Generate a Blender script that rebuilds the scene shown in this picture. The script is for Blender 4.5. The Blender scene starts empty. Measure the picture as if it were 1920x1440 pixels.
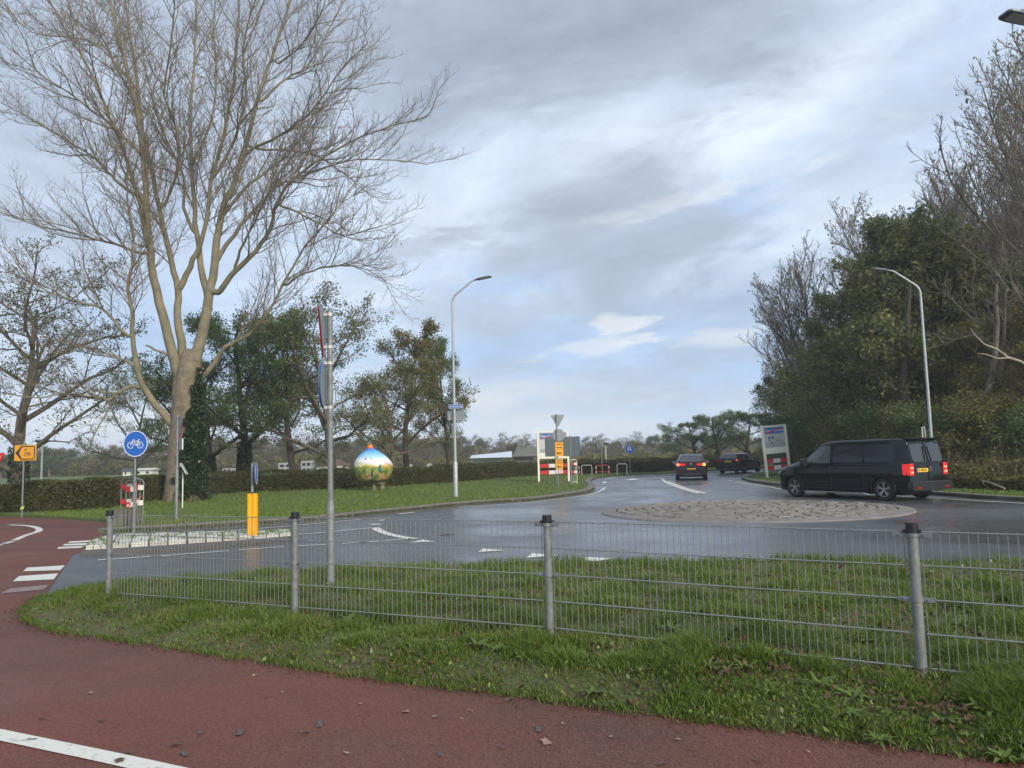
import bpy, bmesh, math, random
import numpy as np
from mathutils import Vector, Matrix
from mathutils.geometry import tessellate_polygon
R = math.radians
random.seed(7)
RNG = np.random.default_rng(11)
SC = bpy.context.scene
COL = SC.collection

# ------------------------------------------------------------------ camera
H = 1.65
FPX = 1442.0
PITCH = math.atan(133.0 / FPX)
ROLL = 0.026
_f = np.array([0, math.cos(PITCH), math.sin(PITCH)])
_r0 = np.array([1.0, 0, 0])
_u0 = np.array([0, -math.sin(PITCH), math.cos(PITCH)])
_r = math.cos(ROLL) * _r0 - math.sin(ROLL) * _u0
_u = math.sin(ROLL) * _r0 + math.cos(ROLL) * _u0
cam_d = bpy.data.cameras.new("camera")
cam = bpy.data.objects.new("camera", cam_d)
COL.objects.link(cam)
cam.matrix_world = Matrix(((_r[0], _u[0], -_f[0], 0), (_r[1], _u[1], -_f[1], 0), (_r[2], _u[2], -_f[2], H), (0, 0, 0, 1)))
cam_d.sensor_fit = 'HORIZONTAL'
cam_d.sensor_width = 36.0
cam_d.lens = 36.0 * FPX / 1920.0
cam_d.clip_start = 0.05
cam_d.clip_end = 6000
SC.camera = cam
SC.render.resolution_x = 1024
SC.render.resolution_y = 768

# ------------------------------------------------------------------ world, sun, exposure
SUN_EL, SUN_ROT = R(26), R(148)
world = bpy.data.worlds.new("World")
SC.world = world
world.use_nodes = True
wn, wl = world.node_tree.nodes, world.node_tree.links
wn.clear()


def N(nodes, typ, **kw):
    n = nodes.new(typ)
    for k, v in kw.items():
        setattr(n, k, v)
    return n


def wmath(op, a, b=None, c=None, clamp=False):
    n = N(wn, 'ShaderNodeMath', operation=op, use_clamp=clamp)
    for i, v in enumerate((a, b, c)):
        if v is None:
            continue
        if isinstance(v, (int, float)):
            n.inputs[i].default_value = v
        else:
            wl.new(v, n.inputs[i])
    return n.outputs[0]


def wmix(fac, a, b):
    n = N(wn, 'ShaderNodeMix', data_type='RGBA')
    for s, v in ((n.inputs[0], fac), (n.inputs[6], a), (n.inputs[7], b)):
        if isinstance(v, (int, float)):
            s.default_value = v
        elif isinstance(v, tuple):
            s.default_value = (*v, 1)
        else:
            wl.new(v, s)
    return n.outputs[2]


def wramp(v, lo, hi):
    n = N(wn, 'ShaderNodeMapRange', interpolation_type='SMOOTHSTEP')
    wl.new(v, n.inputs[0])
    n.inputs[1].default_value = lo
    n.inputs[2].default_value = hi
    return n.outputs[0]


def wnoise(vec, scale, detail=6, rough=0.55, dist=0.0):
    n = N(wn, 'ShaderNodeTexNoise')
    wl.new(vec, n.inputs['Vector'])
    n.inputs['Scale'].default_value = scale
    n.inputs['Detail'].default_value = detail
    n.inputs['Roughness'].default_value = rough
    n.inputs['Distortion'].default_value = dist
    return n.outputs[0]


tc = N(wn, 'ShaderNodeTexCoord')
sep = N(wn, 'ShaderNodeSeparateXYZ')
wl.new(tc.outputs['Generated'], sep.inputs[0])
dx, dy, dz = sep.outputs
zz = wmath('ADD', wmath('MAXIMUM', dz, 0.0), 0.20)
cx = wmath('DIVIDE', dx, zz)
cy = wmath('DIVIDE', dy, zz)
comb = N(wn, 'ShaderNodeCombineXYZ')
wl.new(cx, comb.inputs[0])
wl.new(cy, comb.inputs[1])
mp = N(wn, 'ShaderNodeMapping', vector_type='TEXTURE')
wl.new(comb.outputs[0], mp.inputs[0])
mp.inputs['Rotation'].default_value = (0, 0, R(128))
mp.inputs['Scale'].default_value = (1.5, 0.85, 1)
mp.inputs['Location'].default_value = (3.1, 1.7, 0)
plane = comb.outputs[0]
streak = mp.outputs[0]
sky = N(wn, 'ShaderNodeTexSky', sky_type='NISHITA')
sky.sun_disc = False
sky.sun_elevation = SUN_EL
sky.sun_rotation = SUN_ROT
sky.air_density = 1.0
sky.dust_density = 1.6
bg_sky = N(wn, 'ShaderNodeBackground')
wl.new(sky.outputs[0], bg_sky.inputs[0])
bg_sky.inputs[1].default_value = 0.09
# clouds: thin veil, diagonal streaks, big dark banks, small puffs low down
n_big = wnoise(plane, 0.55, 5, 0.5, 0.3)
n_str = wnoise(streak, 1.15, 8, 0.58, 0.35)
n_fine = wnoise(streak, 3.4, 8, 0.6, 0.2)
mp2 = N(wn, 'ShaderNodeMapping')
wl.new(tc.outputs['Generated'], mp2.inputs[0])
mp2.inputs['Scale'].default_value = (5.0, 5.0, 17.0)
mp2.inputs['Location'].default_value = (0.3, 0.8, 0.55)
n_low = wnoise(mp2.outputs[0], 1.0, 7, 0.52, 0.1)


def wlobe(d, lo, hi):
    """soft region of sky round a direction"""
    v = N(wn, 'ShaderNodeVectorMath', operation='DOT_PRODUCT')
    nrm = N(wn, 'ShaderNodeVectorMath', operation='NORMALIZE')
    wl.new(tc.outputs['Generated'], nrm.inputs[0])
    wl.new(nrm.outputs[0], v.inputs[0])
    d = Vector(d).normalized()
    v.inputs[1].default_value = d
    n = N(wn, 'ShaderNodeMapRange', interpolation_type='SMOOTHSTEP')
    wl.new(v.outputs['Value'], n.inputs[0])
    n.inputs[1].default_value = math.cos(R(lo))
    n.inputs[2].default_value = math.cos(R(hi))
    return n.outputs[0]


def ray(px, py):
    return _f + (px - 960) / FPX * _r + (720 - py) / FPX * _u


az = wmath('ARCTAN2', dx, dy)
el = wmath('ARCSINE', dz)
wob = wmath('SUBTRACT', wnoise(plane, 1.9, 10, 0.62, 0.6), 0.5)
wob2 = wmath('SUBTRACT', wnoise(mp2.outputs[0], 2.6, 10, 0.68, 0.3), 0.5)
flock = wmath('SUBTRACT', wnoise(streak, 3.2, 10, 0.66, 0.5), 0.5)


def cloud(px, py, rx, ry, tilt, soft, rag):
    """ragged elliptical patch of sky at a fixed azimuth and elevation"""
    d = ray(px, py)
    d = d / np.linalg.norm(d)
    a0, e0 = math.atan2(d[0], d[1]), math.asin(d[2])
    k = math.cos(e0)
    a = wmath('MULTIPLY', wmath('SUBTRACT', az, a0), k)
    e = wmath('SUBTRACT', el, e0)
    ct, st = math.cos(tilt), math.sin(tilt)
    u = wmath('MULTIPLY', wmath('ADD', wmath('MULTIPLY', a, ct), wmath('MULTIPLY', e, st)), FPX / rx)
    v = wmath('MULTIPLY', wmath('SUBTRACT', wmath('MULTIPLY', e, ct), wmath('MULTIPLY', a, st)), FPX / ry)
    r_ = wmath('SQRT', wmath('ADD', wmath('MULTIPLY', u, u), wmath('MULTIPLY', v, v)))
    r_ = wmath('ADD', r_, wmath('MULTIPLY', wob, rag * 2.0) if ry > 40 else wmath('MULTIPLY', wob2, rag * 2.6))
    return wramp(r_, 1.0 + soft, 1.0 - soft)


veil = wmix(wramp(n_str, 0.34, 0.66), (0.42, 0.52, 0.67), (0.55, 0.635, 0.765))
for c in ((960, 520, 190, 70, .1, .8, 2.0), (1150, 650, 300, 90, .1, .8, 2.0), (470, 620, 230, 90, 0, .8, 2.0), (1330, 420, 200, 70, .3, .8, 2.2), (1500, 680, 220, 60, 0, .8, 2.0)):
    veil = wmix(wmath('MULTIPLY', cloud(*c), 0.9), veil, (0.34, 0.485, 0.72))
for c in ((1420, 250, 420, 50, .42, .9, 3.6), (1150, 270, 120, 60, .35, .9, 3.0), (1560, 120, 300, 45, .38, .8, 3.0), (760, 430, 150, 80, .2, .9, 2.4), (1250, 350, 330, 40, .25, .8, 3.0), (1300, 470, 260, 40, .15, .9, 3.0), (560, 560, 200, 60, 0, .9, 2.4)):
    veil = wmix(wmath('MULTIPLY', cloud(*c), 0.46), veil, (0.68, 0.745, 0.84))
for c, k in (((900, 40, 520, 150, .08, .7, 2.2), .95), ((1250, 50, 460, 90, .2, .8, 2.4), .8), ((1140, 440, 220, 120, .1, .6, 1.8), .8), ((40, 330, 210, 130, 0, .8, 2.0), .55), ((1500, 330, 260, 50, .35, .9, 2.4), .35), ((1350, 560, 240, 60, .05, .9, 2.0), .35), ((250, 80, 300, 160, 0, .9, 2.0), .35)):
    veil = wmix(wmath('MULTIPLY', cloud(*c), k), veil, (0.315, 0.362, 0.445))
for c, k in (((790, 462, 75, 24, .2, .5, 2.0), .55), ((870, 440, 40, 12, .1, .6, 2.0), .5), ((900, 590, 170, 36, -.05, .7, 2.0), .55), ((940, 692, 90, 14, .1, .6, 1.6), .5), ((1150, 750, 260, 34, 0, .7, 1.6), .45), ((1380, 660, 160, 24, 0, .6, 1.8), .35), ((300, 800, 200, 30, 0, .8, 1.6), .3), ((1250, 700, 200, 26, .05, .6, 1.6), .35)):
    veil = wmix(wmath('MULTIPLY', cloud(*c), k), veil, (0.37, 0.42, 0.51))
for c, k in (((1165, 604, 62, 14, .05, .5, 2.2), .8), ((1120, 650, 110, 14, .12, .4, 1.8), .55), ((1210, 636, 50, 9, .1, .4, 1.8), .6), ((1370, 628, 90, 14, 0, .6, 2.2), .6), ((1290, 376, 120, 12, .18, .8, 2.8), .4), ((930, 740, 120, 18, .1, .6, 1.8), .45), ((230, 790, 130, 26, 0, .7, 1.6), .6), ((1000, 800, 260, 22, 0, .7, 1.6), .5), ((900, 760, 60, 16, 0, .6, 1.6), .4)):
    veil = wmix(wmath('MULTIPLY', cloud(*c), k * .9), veil, (0.72, 0.735, 0.745))
mott = wmath('ADD', wmath('MULTIPLY', flock, wmath('MULTIPLY', wramp(dz, 0.02, 0.30), 0.75)), wmath('MULTIPLY', wob2, 0.35))
gain = wmath('ADD', mott, 1.0)
gm_ = N(wn, 'ShaderNodeVectorMath', operation='SCALE')
wl.new(veil, gm_.inputs[0])
wl.new(gain, gm_.inputs[3])
veil = gm_.outputs[0]
horiz = wramp(dz, 0.13, 0.0)
veil = wmix(wmath('MULTIPLY', horiz, 0.5), veil, (0.53, 0.60, 0.70))
bg_cl = N(wn, 'ShaderNodeBackground')
wl.new(veil, bg_cl.inputs[0])
bg_cl.inputs[1].default_value = 0.90
mixs = N(wn, 'ShaderNodeMixShader')
mixs.inputs[0].default_value = 0.9
wl.new(bg_sky.outputs[0], mixs.inputs[1])
wl.new(bg_cl.outputs[0], mixs.inputs[2])
wo = N(wn, 'ShaderNodeOutputWorld')
wl.new(mixs.outputs[0], wo.inputs[0])

sun_d = bpy.data.lights.new("sun", 'SUN')
sun_d.energy = 2.2
sun_d.angle = R(14)
sun_d.color = (1.0, 0.90, 0.74)
sun = bpy.data.objects.new("sun", sun_d)
COL.objects.link(sun)
_sd = Vector((math.sin(SUN_ROT) * math.cos(SUN_EL), math.cos(SUN_ROT) * math.cos(SUN_EL), math.sin(SUN_EL)))
sun.rotation_euler = _sd.to_track_quat('Z', 'Y').to_euler()
sun.location = (0, 0, 40)
SC.view_settings.view_transform = 'Standard'
SC.view_settings.look = 'None'
SC.view_settings.exposure = 0.66
SC.view_settings.gamma = 1.0
SC.cycles.max_bounces = 6
SC.cycles.transparent_max_bounces = 6


# ------------------------------------------------------------------ pixel -> place
def G(px, py, z=0.0):
    d = ray(px, py)
    t = (z - H) / d[2]
    return Vector((d[0] * t, d[1] * t, z))


def D(px, py, Y):
    d = ray(px, py)
    t = Y / d[1]
    return Vector((d[0] * t, Y, H + d[2] * t))


# ------------------------------------------------------------------ materials
MATS = {}


def srgb(r, g, b):
    f = lambda c: (c / 255 / 12.92) if c / 255 <= 0.04045 else ((c / 255 + 0.055) / 1.055) ** 2.4
    return (f(r), f(g), f(b))


def mat(name, col, rough=0.6, metal=0.0, var=0.0, scale=6.0, bump=0.0, bscale=None, coat=0.0, emit=None, island=0.0, col2=None, trans=0.0, coords='Object', detail=5, spec=None):
    if name in MATS:
        return MATS[name]
    m = bpy.data.materials.new(name)
    m.use_nodes = True
    nt = m.node_tree
    b = nt.nodes['Principled BSDF']
    b.inputs['Roughness'].default_value = rough
    b.inputs['Metallic'].default_value = metal
    b.inputs['Coat Weight'].default_value = coat
    if spec is not None:
        b.inputs['Specular IOR Level'].default_value = spec
    b.inputs['Base Color'].default_value = (*col, 1)
    if emit:
        b.inputs['Emission Color'].default_value = (*emit[0], 1)
        b.inputs['Emission Strength'].default_value = emit[1]
    if col2 is None:
        col2 = tuple(c * (1 - var) for c in col)
    src = None
    tcn = nt.nodes.new('ShaderNodeTexCoord')
    if var > 0 or bump > 0:
        nz = nt.nodes.new('ShaderNodeTexNoise')
        nt.links.new(tcn.outputs[coords], nz.inputs['Vector'])
        nz.inputs['Scale'].default_value = scale
        nz.inputs['Detail'].default_value = detail
        nz.inputs['Roughness'].default_value = 0.6
    if var > 0:
        mr = nt.nodes.new('ShaderNodeMapRange')
        nt.links.new(nz.outputs[0], mr.inputs[0])
        mr.inputs[1].default_value = 0.35
        mr.inputs[2].default_value = 0.65
        mx = nt.nodes.new('ShaderNodeMix')
        mx.data_type = 'RGBA'
        nt.links.new(mr.outputs[0], mx.inputs[0])
        mx.inputs[6].default_value = (*col, 1)
        mx.inputs[7].default_value = (*col2, 1)
        src = mx.outputs[2]
    if island > 0:
        ge = nt.nodes.new('ShaderNodeNewGeometry')
        mr2 = nt.nodes.new('ShaderNodeMapRange')
        nt.links.new(ge.outputs['Random Per Island'], mr2.inputs[0])
        mr2.inputs[3].default_value = 1 - island
        mr2.inputs[4].default_value = 1 + island
        mx2 = nt.nodes.new('ShaderNodeMix')
        mx2.data_type = 'RGBA'
        mx2.blend_type = 'MULTIPLY'
        mx2.inputs[0].default_value = 1
        if src:
            nt.links.new(src, mx2.inputs[6])
        else:
            mx2.inputs[6].default_value = (*col, 1)
        nt.links.new(mr2.outputs[0], mx2.inputs[7])
        src = mx2.outputs[2]
    if src:
        nt.links.new(src, b.inputs['Base Color'])
    if bump > 0:
        nz2 = nt.nodes.new('ShaderNodeTexNoise')
        nt.links.new(tcn.outputs[coords], nz2.inputs['Vector'])
        nz2.inputs['Scale'].default_value = bscale or scale * 4
        nz2.inputs['Detail'].default_value = 4
        bp = nt.nodes.new('ShaderNodeBump')
        bp.inputs['Strength'].default_value = bump
        bp.inputs['Distance'].default_value = 0.02
        nt.links.new(nz2.outputs[0], bp.inputs['Height'])
        nt.links.new(bp.outputs[0], b.inputs['Normal'])
    if trans > 0:
        tb = nt.nodes.new('ShaderNodeBsdfTranslucent')
        if src:
            nt.links.new(src, tb.inputs[0])
        else:
            tb.inputs[0].default_value = (*col, 1)
        ms = nt.nodes.new('ShaderNodeMixShader')
        ms.inputs[0].default_value = trans
        nt.links.new(b.outputs[0], ms.inputs[1])
        nt.links.new(tb.outputs[0], ms.inputs[2])
        nt.links.new(ms.outputs[0], nt.nodes['Material Output'].inputs[0])
    MATS[name] = m
    return m


def leafmat(name, cols, rough=0.45, trans=0.34, jitter=0.35):
    """each leaf picks its own colour from a ramp"""
    if name in MATS:
        return MATS[name]
    m = bpy.data.materials.new(name)
    m.use_nodes = True
    nt = m.node_tree
    b = nt.nodes['Principled BSDF']
    b.inputs['Roughness'].default_value = rough
    b.inputs['Specular IOR Level'].default_value = 0.35
    ge = nt.nodes.new('ShaderNodeNewGeometry')
    cr = nt.nodes.new('ShaderNodeValToRGB')
    cr.color_ramp.interpolation = 'LINEAR'
    el = cr.color_ramp.elements
    el[0].position = 0
    el[0].color = (*cols[0], 1)
    el[1].position = 1
    el[1].color = (*cols[-1], 1)
    for i, c in enumerate(cols[1:-1]):
        e = el.new((i + 1) / (len(cols) - 1))
        e.color = (*c, 1)
    # clumps share a colour tendency
    tcn = nt.nodes.new('ShaderNodeTexCoord')
    nz = nt.nodes.new('ShaderNodeTexNoise')
    nt.links.new(tcn.outputs['Object'], nz.inputs['Vector'])
    nz.inputs['Scale'].default_value = 0.9
    nz.inputs['Detail'].default_value = 3
    ma = nt.nodes.new('ShaderNodeMath')
    ma.operation = 'MULTIPLY_ADD'
    nt.links.new(ge.outputs['Random Per Island'], ma.inputs[0])
    ma.inputs[1].default_value = 0.55
    mb_ = nt.nodes.new('ShaderNodeMapRange')
    nt.links.new(nz.outputs[0], mb_.inputs[0])
    mb_.inputs[1].default_value = 0.3
    mb_.inputs[2].default_value = 0.7
    mb_.inputs[3].default_value = 0.0
    mb_.inputs[4].default_value = 0.45
    nt.links.new(mb_.outputs[0], ma.inputs[2])
    nt.links.new(ma.outputs[0], cr.inputs[0])
    nt.links.new(cr.outputs[0], b.inputs['Base Color'])
    tb = nt.nodes.new('ShaderNodeBsdfTranslucent')
    nt.links.new(cr.outputs[0], tb.inputs[0])
    ms = nt.nodes.new('ShaderNodeMixShader')
    ms.inputs[0].default_value = trans
    nt.links.new(b.outputs[0], ms.inputs[1])
    nt.links.new(tb.outputs[0], ms.inputs[2])
    nt.links.new(ms.outputs[0], nt.nodes['Material Output'].inputs[0])
    MATS[name] = m
    return m


galv = mat('galvanised', (0.25, 0.265, 0.26), 0.55, 0.25, 0.35, 14, 0.05)
wire_m = mat('mesh_wire', (0.24, 0.25, 0.25), 0.45, 0.25, 0.2, 14)
galv_d = mat('galvanised_dull', (0.24, 0.26, 0.265), 0.6, 0.35, 0.3, 9)
lampgrey = mat('lamp_grey', (0.42, 0.44, 0.45), 0.45, 0.3, 0.15, 5)
lumgrey = mat('luminaire_grey', (0.10, 0.12, 0.14), 0.45, 0.2)
black = mat('black_plastic', (0.012, 0.013, 0.016), 0.45)
white = mat('white_paint', (0.74, 0.74, 0.68), 0.5, 0, 0.12, 8)
cream = mat('cream_frame', (0.80, 0.78, 0.66), 0.45, 0, 0.06, 4)
panelgrey = mat('panel_grey', (0.50, 0.50, 0.49), 0.5)
backgrey = mat('sign_back_grey', (0.28, 0.31, 0.32), 0.55, 0.2, 0.1, 6)
red = mat('sign_red', (0.50, 0.03, 0.03), 0.4)
orange = mat('fluo_orange', (0.75, 0.16, 0.06), 0.4)
blue = mat('sign_blue', (0.015, 0.115, 0.46), 0.35)
bluedk = mat('sign_blue_dark', (0.02, 0.07, 0.26), 0.4)
yellow = mat('sign_yellow', (0.78, 0.36, 0.02), 0.45)
bollyellow = mat('bollard_yellow', (0.86, 0.43, 0.005), 0.4, 0, 0.1, 3)
maroon = mat('sign_rim_red', (0.22, 0.02, 0.035), 0.45)
dark = mat('dark_ink', (0.04, 0.035, 0.03), 0.6)
concrete = mat('concrete', (0.19, 0.175, 0.15), 0.85, 0, 0.4, 5, 0.3, 40)
wood = mat('sawn_wood', (0.30, 0.26, 0.20), 0.8, 0, 0.4, 10)
bark_pop = mat('poplar_bark', (0.25, 0.215, 0.145), 0.9, 0, 0.5, 2.2, 0.6, 22, col2=(0.15, 0.14, 0.085))
bark_low = mat('furrowed_bark', (0.235, 0.19, 0.13), 0.9, 0, 0.5, 4.0, 0.9, 9, col2=(0.13, 0.11, 0.075))
bark_dk = mat('dark_bark', (0.075, 0.06, 0.045), 0.9, 0, 0.5, 6.0, 0.5, 20)
bark_gr = mat('grey_bark', (0.17, 0.145, 0.11), 0.9, 0, 0.5, 4.0, 0.4, 20)
twig_m = mat('twig_brown', (0.24, 0.20, 0.155), 0.85, 0, 0.3, 2)
L_oak = leafmat('oak_leaves', [(0.0691, 0.0971, 0.0305), (0.1283, 0.1536, 0.0479), (0.2171, 0.2185, 0.0762), (0.296, 0.2185, 0.098)])
L_dark = leafmat('dark_leaves', [(0.0415, 0.0831, 0.0284), (0.0833, 0.1382, 0.0405), (0.1331, 0.1845, 0.0607), (0.1831, 0.1845, 0.081)])
L_brown = leafmat('brown_leaves', [(0.0846, 0.117, 0.0388), (0.1481, 0.1652, 0.0554), (0.1904, 0.1789, 0.0832), (0.2327, 0.234, 0.1247)])
L_olive = leafmat('olive_leaves', [(0.0558, 0.0768, 0.0202), (0.1241, 0.128, 0.0358), (0.1861, 0.1536, 0.0504), (0.2978, 0.2112, 0.0432)])
L_ivy = leafmat('ivy_leaves', [(0.014, 0.030, 0.012), (0.028, 0.052, 0.018), (0.045, 0.075, 0.024)], 0.35, 0.1)
L_hedge = leafmat('hedge_leaves', [(0.0435, 0.0606, 0.0168), (0.0773, 0.0937, 0.0252), (0.1063, 0.0992, 0.0368), (0.1159, 0.0882, 0.0473)])
L_bramble = leafmat('bramble_leaves', [(0.0575, 0.0747, 0.0172), (0.115, 0.115, 0.0287), (0.1725, 0.1495, 0.046), (0.2185, 0.161, 0.069)])
L_far = leafmat('far_leaves', [(0.09, 0.0975, 0.0525), (0.15, 0.1425, 0.075), (0.21, 0.1725, 0.105), (0.225, 0.165, 0.105)])
L_grass = leafmat('grass_blades', [(0.06, 0.10, 0.014), (0.10, 0.155, 0.02), (0.14, 0.20, 0.03), (0.20, 0.19, 0.07)], 0.45, 0.3)
L_lawn = leafmat('lawn_blades', [(0.0862, 0.1437, 0.0207), (0.1265, 0.1898, 0.0299), (0.161, 0.2185, 0.0403), (0.1955, 0.207, 0.0575)], 0.5, 0.3)
L_weed = leafmat('weed_leaves', [(0.0828, 0.12, 0.0216), (0.1173, 0.168, 0.027), (0.1656, 0.216, 0.0378)], 0.4, 0.2)
L_thatch = leafmat('thatch_blades', [(0.07, 0.075, 0.025), (0.12, 0.11, 0.045), (0.17, 0.14, 0.07), (0.10, 0.07, 0.04)], 0.6, 0.2)
L_litter = leafmat('leaf_litter', [(0.0375, 0.0263, 0.015), (0.075, 0.0413, 0.0225), (0.1125, 0.06, 0.03), (0.195, 0.1425, 0.0825)], 0.7, 0.05)


def ground_mat(name, c1, c2, c3, s1, s2, bump=0.6, rough=0.9):
    m = bpy.data.materials.new(name)
    m.use_nodes = True
    nt = m.node_tree
    b = nt.nodes['Principled BSDF']
    b.inputs['Roughness'].default_value = rough
    tcn = nt.nodes.new('ShaderNodeTexCoord')
    outs = []
    for s, lo, hi in ((s1, .4, .6), (s2, .38, .62)):
        nz = nt.nodes.new('ShaderNodeTexNoise')
        nt.links.new(tcn.outputs['Object'], nz.inputs['Vector'])
        nz.inputs['Scale'].default_value = s
        nz.inputs['Detail'].default_value = 8
        nz.inputs['Roughness'].default_value = .65
        mr = nt.nodes.new('ShaderNodeMapRange')
        nt.links.new(nz.outputs[0], mr.inputs[0])
        mr.inputs[1].default_value = lo
        mr.inputs[2].default_value = hi
        outs.append((mr.outputs[0], nz.outputs[0]))
    a = nt.nodes.new('ShaderNodeMix'); a.data_type = 'RGBA'
    nt.links.new(outs[0][0], a.inputs[0])
    a.inputs[6].default_value = (*c1, 1); a.inputs[7].default_value = (*c2, 1)
    c = nt.nodes.new('ShaderNodeMix'); c.data_type = 'RGBA'
    nt.links.new(outs[1][0], c.inputs[0])
    nt.links.new(a.outputs[2], c.inputs[6]); c.inputs[7].default_value = (*c3, 1)
    nt.links.new(c.outputs[2], b.inputs['Base Color'])
    bp = nt.nodes.new('ShaderNodeBump')
    bp.inputs['Strength'].default_value = bump
    bp.inputs['Distance'].default_value = 0.04
    nt.links.new(outs[1][1], bp.inputs['Height'])
    nt.links.new(bp.outputs[0], b.inputs['Normal'])
    MATS[name] = m
    return m


soil = ground_mat('verge_soil', (0.085, 0.09, 0.03), (0.12, 0.09, 0.05), (0.07, 0.095, 0.022), 1.3, 14)
turf = ground_mat('turf', (0.085, 0.13, 0.022), (0.11, 0.155, 0.03), (0.07, 0.09, 0.022), 0.35, 9)
field = ground_mat('field', (0.07, 0.11, 0.03), (0.10, 0.10, 0.04), (0.05, 0.075, 0.02), 0.05, 1.2)


def paving(name, base, dark_c, light_c, rough_lo, rough_hi, agg=260, patch=0.5, bump=0.35, wetscale=0.25, pits=0.0):
    m = bpy.data.materials.new(name)
    m.use_nodes = True
    nt = m.node_tree
    nd, lk = nt.nodes, nt.links
    b = nd['Principled BSDF']
    tcn = nd.new('ShaderNodeTexCoord')

    def nz(s, d=4, r=.6, mapping=None):
        n = nd.new('ShaderNodeTexNoise')
        lk.new(mapping or tcn.outputs['Object'], n.inputs['Vector'])
        n.inputs['Scale'].default_value = s
        n.inputs['Detail'].default_value = d
        n.inputs['Roughness'].default_value = r
        return n.outputs[0]

    def mr(v, a, b_, c=0, d=1):
        n = nd.new('ShaderNodeMapRange')
        lk.new(v, n.inputs[0])
        for i, x in enumerate((a, b_, c, d)):
            n.inputs[i + 1].default_value = x
        return n.outputs[0]

    def mx(f, a, c, blend='MIX'):
        n = nd.new('ShaderNodeMix'); n.data_type = 'RGBA'; n.blend_type = blend
        for s, v in ((n.inputs[0], f), (n.inputs[6], a), (n.inputs[7], c)):
            if isinstance(v, tuple): s.default_value = (*v, 1)
            elif isinstance(v, float): s.default_value = v
            else: lk.new(v, s)
        return n.outputs[2]
    vor = nd.new('ShaderNodeTexVoronoi')
    lk.new(tcn.outputs['Object'], vor.inputs['Vector'])
    vor.inputs['Scale'].default_value = agg
    fine = nz(agg * .6, 2)
    c = mx(mr(nz(patch, 7, .6), .4, .62), base, dark_c)
    c = mx(mr(vor.outputs['Color'], 0.1, 0.9), c, mx(0.5, c, light_c))
    c = mx(mr(fine, .58, .7), c, dark_c)
    lk.new(c, b.inputs['Base Color'])
    rg = mr(nz(wetscale, 6, .62), .38, .62, rough_lo, rough_hi)
    lk.new(rg, b.inputs['Roughness'])
    bp = nd.new('ShaderNodeBump')
    bp.inputs['Strength'].default_value = bump
    bp.inputs['Distance'].default_value = 0.006
    lk.new(vor.outputs['Distance'], bp.inputs['Height'])
    lk.new(bp.outputs[0], b.inputs['Normal'])
    MATS[name] = m
    return m


asphalt = paving('wet_asphalt', (0.088, 0.092, 0.098), (0.056, 0.060, 0.066), (0.15, 0.155, 0.16), 0.16, 0.48, 120, 0.22, 0.14)
asphalt_dry = paving('worn_asphalt', (0.10, 0.088, 0.078), (0.06, 0.055, 0.05), (0.15, 0.14, 0.13), 0.7, 0.9, 120, 0.8, 0.3)
redpath = paving('red_asphalt', (0.15, 0.043, 0.026), (0.066, 0.034, 0.026), (0.25, 0.11, 0.085), 0.5, 0.92, 85, 0.30, 0.9)

redpath.node_tree.nodes['Principled BSDF'].inputs['Specular IOR Level'].default_value = 0.3


def marking_mat():
    m = bpy.data.materials.new('road_marking')
    m.use_nodes = True
    nt = m.node_tree
    b = nt.nodes['Principled BSDF']
    tcn = nt.nodes.new('ShaderNodeTexCoord')
    nz = nt.nodes.new('ShaderNodeTexNoise')
    nt.links.new(tcn.outputs['Object'], nz.inputs['Vector'])
    nz.inputs['Scale'].default_value = 14
    nz.inputs['Detail'].default_value = 8
    nz.inputs['Roughness'].default_value = .7
    mr = nt.nodes.new('ShaderNodeMapRange')
    nt.links.new(nz.outputs[0], mr.inputs[0])
    mr.inputs[1].default_value = .56
    mr.inputs[2].default_value = .66
    mx = nt.nodes.new('ShaderNodeMix'); mx.data_type = 'RGBA'
    nt.links.new(mr.outputs[0], mx.inputs[0])
    mx.inputs[6].default_value = (0.66, 0.65, 0.58, 1)
    mx.inputs[7].default_value = (0.36, 0.34, 0.31, 1)
    nt.links.new(mx.outputs[2], b.inputs['Base Color'])
    b.inputs['Roughness'].default_value = .55
    MATS['road_marking'] = m
    return m


marking = marking_mat()
marking_worn = mat('worn_marking', (0.30, 0.22, 0.21), 0.7, 0, 0.5, 12)
paint_black = mat('van_paint', (0.004, 0.007, 0.008), 0.1, 0.0, 0, spec=0.34)
paint_hatch = mat('hatch_paint', (0.016, 0.011, 0.014), 0.25, 0.0, 0, spec=0.35)
paint_wagon = mat('wagon_paint', (0.004, 0.005, 0.008), 0.22, 0.0, 0, spec=0.3)
glass = mat('dark_glass', (0.006, 0.008, 0.009), 0.04, 0, 0, spec=0.45)
glass_l = mat('clear_glass', (0.06, 0.08, 0.075), 0.06, 0, 0, spec=0.7)
rubber = mat('tyre_rubber', (0.010, 0.010, 0.011), 0.8)
alloy = mat('alloy_rim', (0.42, 0.42, 0.43), 0.35, 0.8)
alloy_d = mat('rim_dark', (0.02, 0.02, 0.022), 0.5, 0.4)
chrome = mat('chrome', (0.62, 0.62, 0.63), 0.2, 1.0)
lamp_on = mat('tail_lamp_lit', (0.6, 0.02, 0.02), 0.3, emit=((1.0, 0.03, 0.02), 0.2))
lamp_hot = mat('brake_lamp_core', (0.8, 0.2, 0.15), 0.3, emit=((1.0, 0.25, 0.15), 1.1))
lamp_red = mat('tail_lamp_red', (0.28, 0.012, 0.015), 0.2)
lamp_amber = mat('indicator_lit', (0.9, 0.45, 0.05), 0.3, emit=((1.0, 0.45, 0.08), 2.6))
headlamp = mat('headlamp', (0.75, 0.77, 0.8), 0.1, 0.2)
plate_y = mat('plate_yellow', (0.80, 0.48, 0.03), 0.4)


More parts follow.
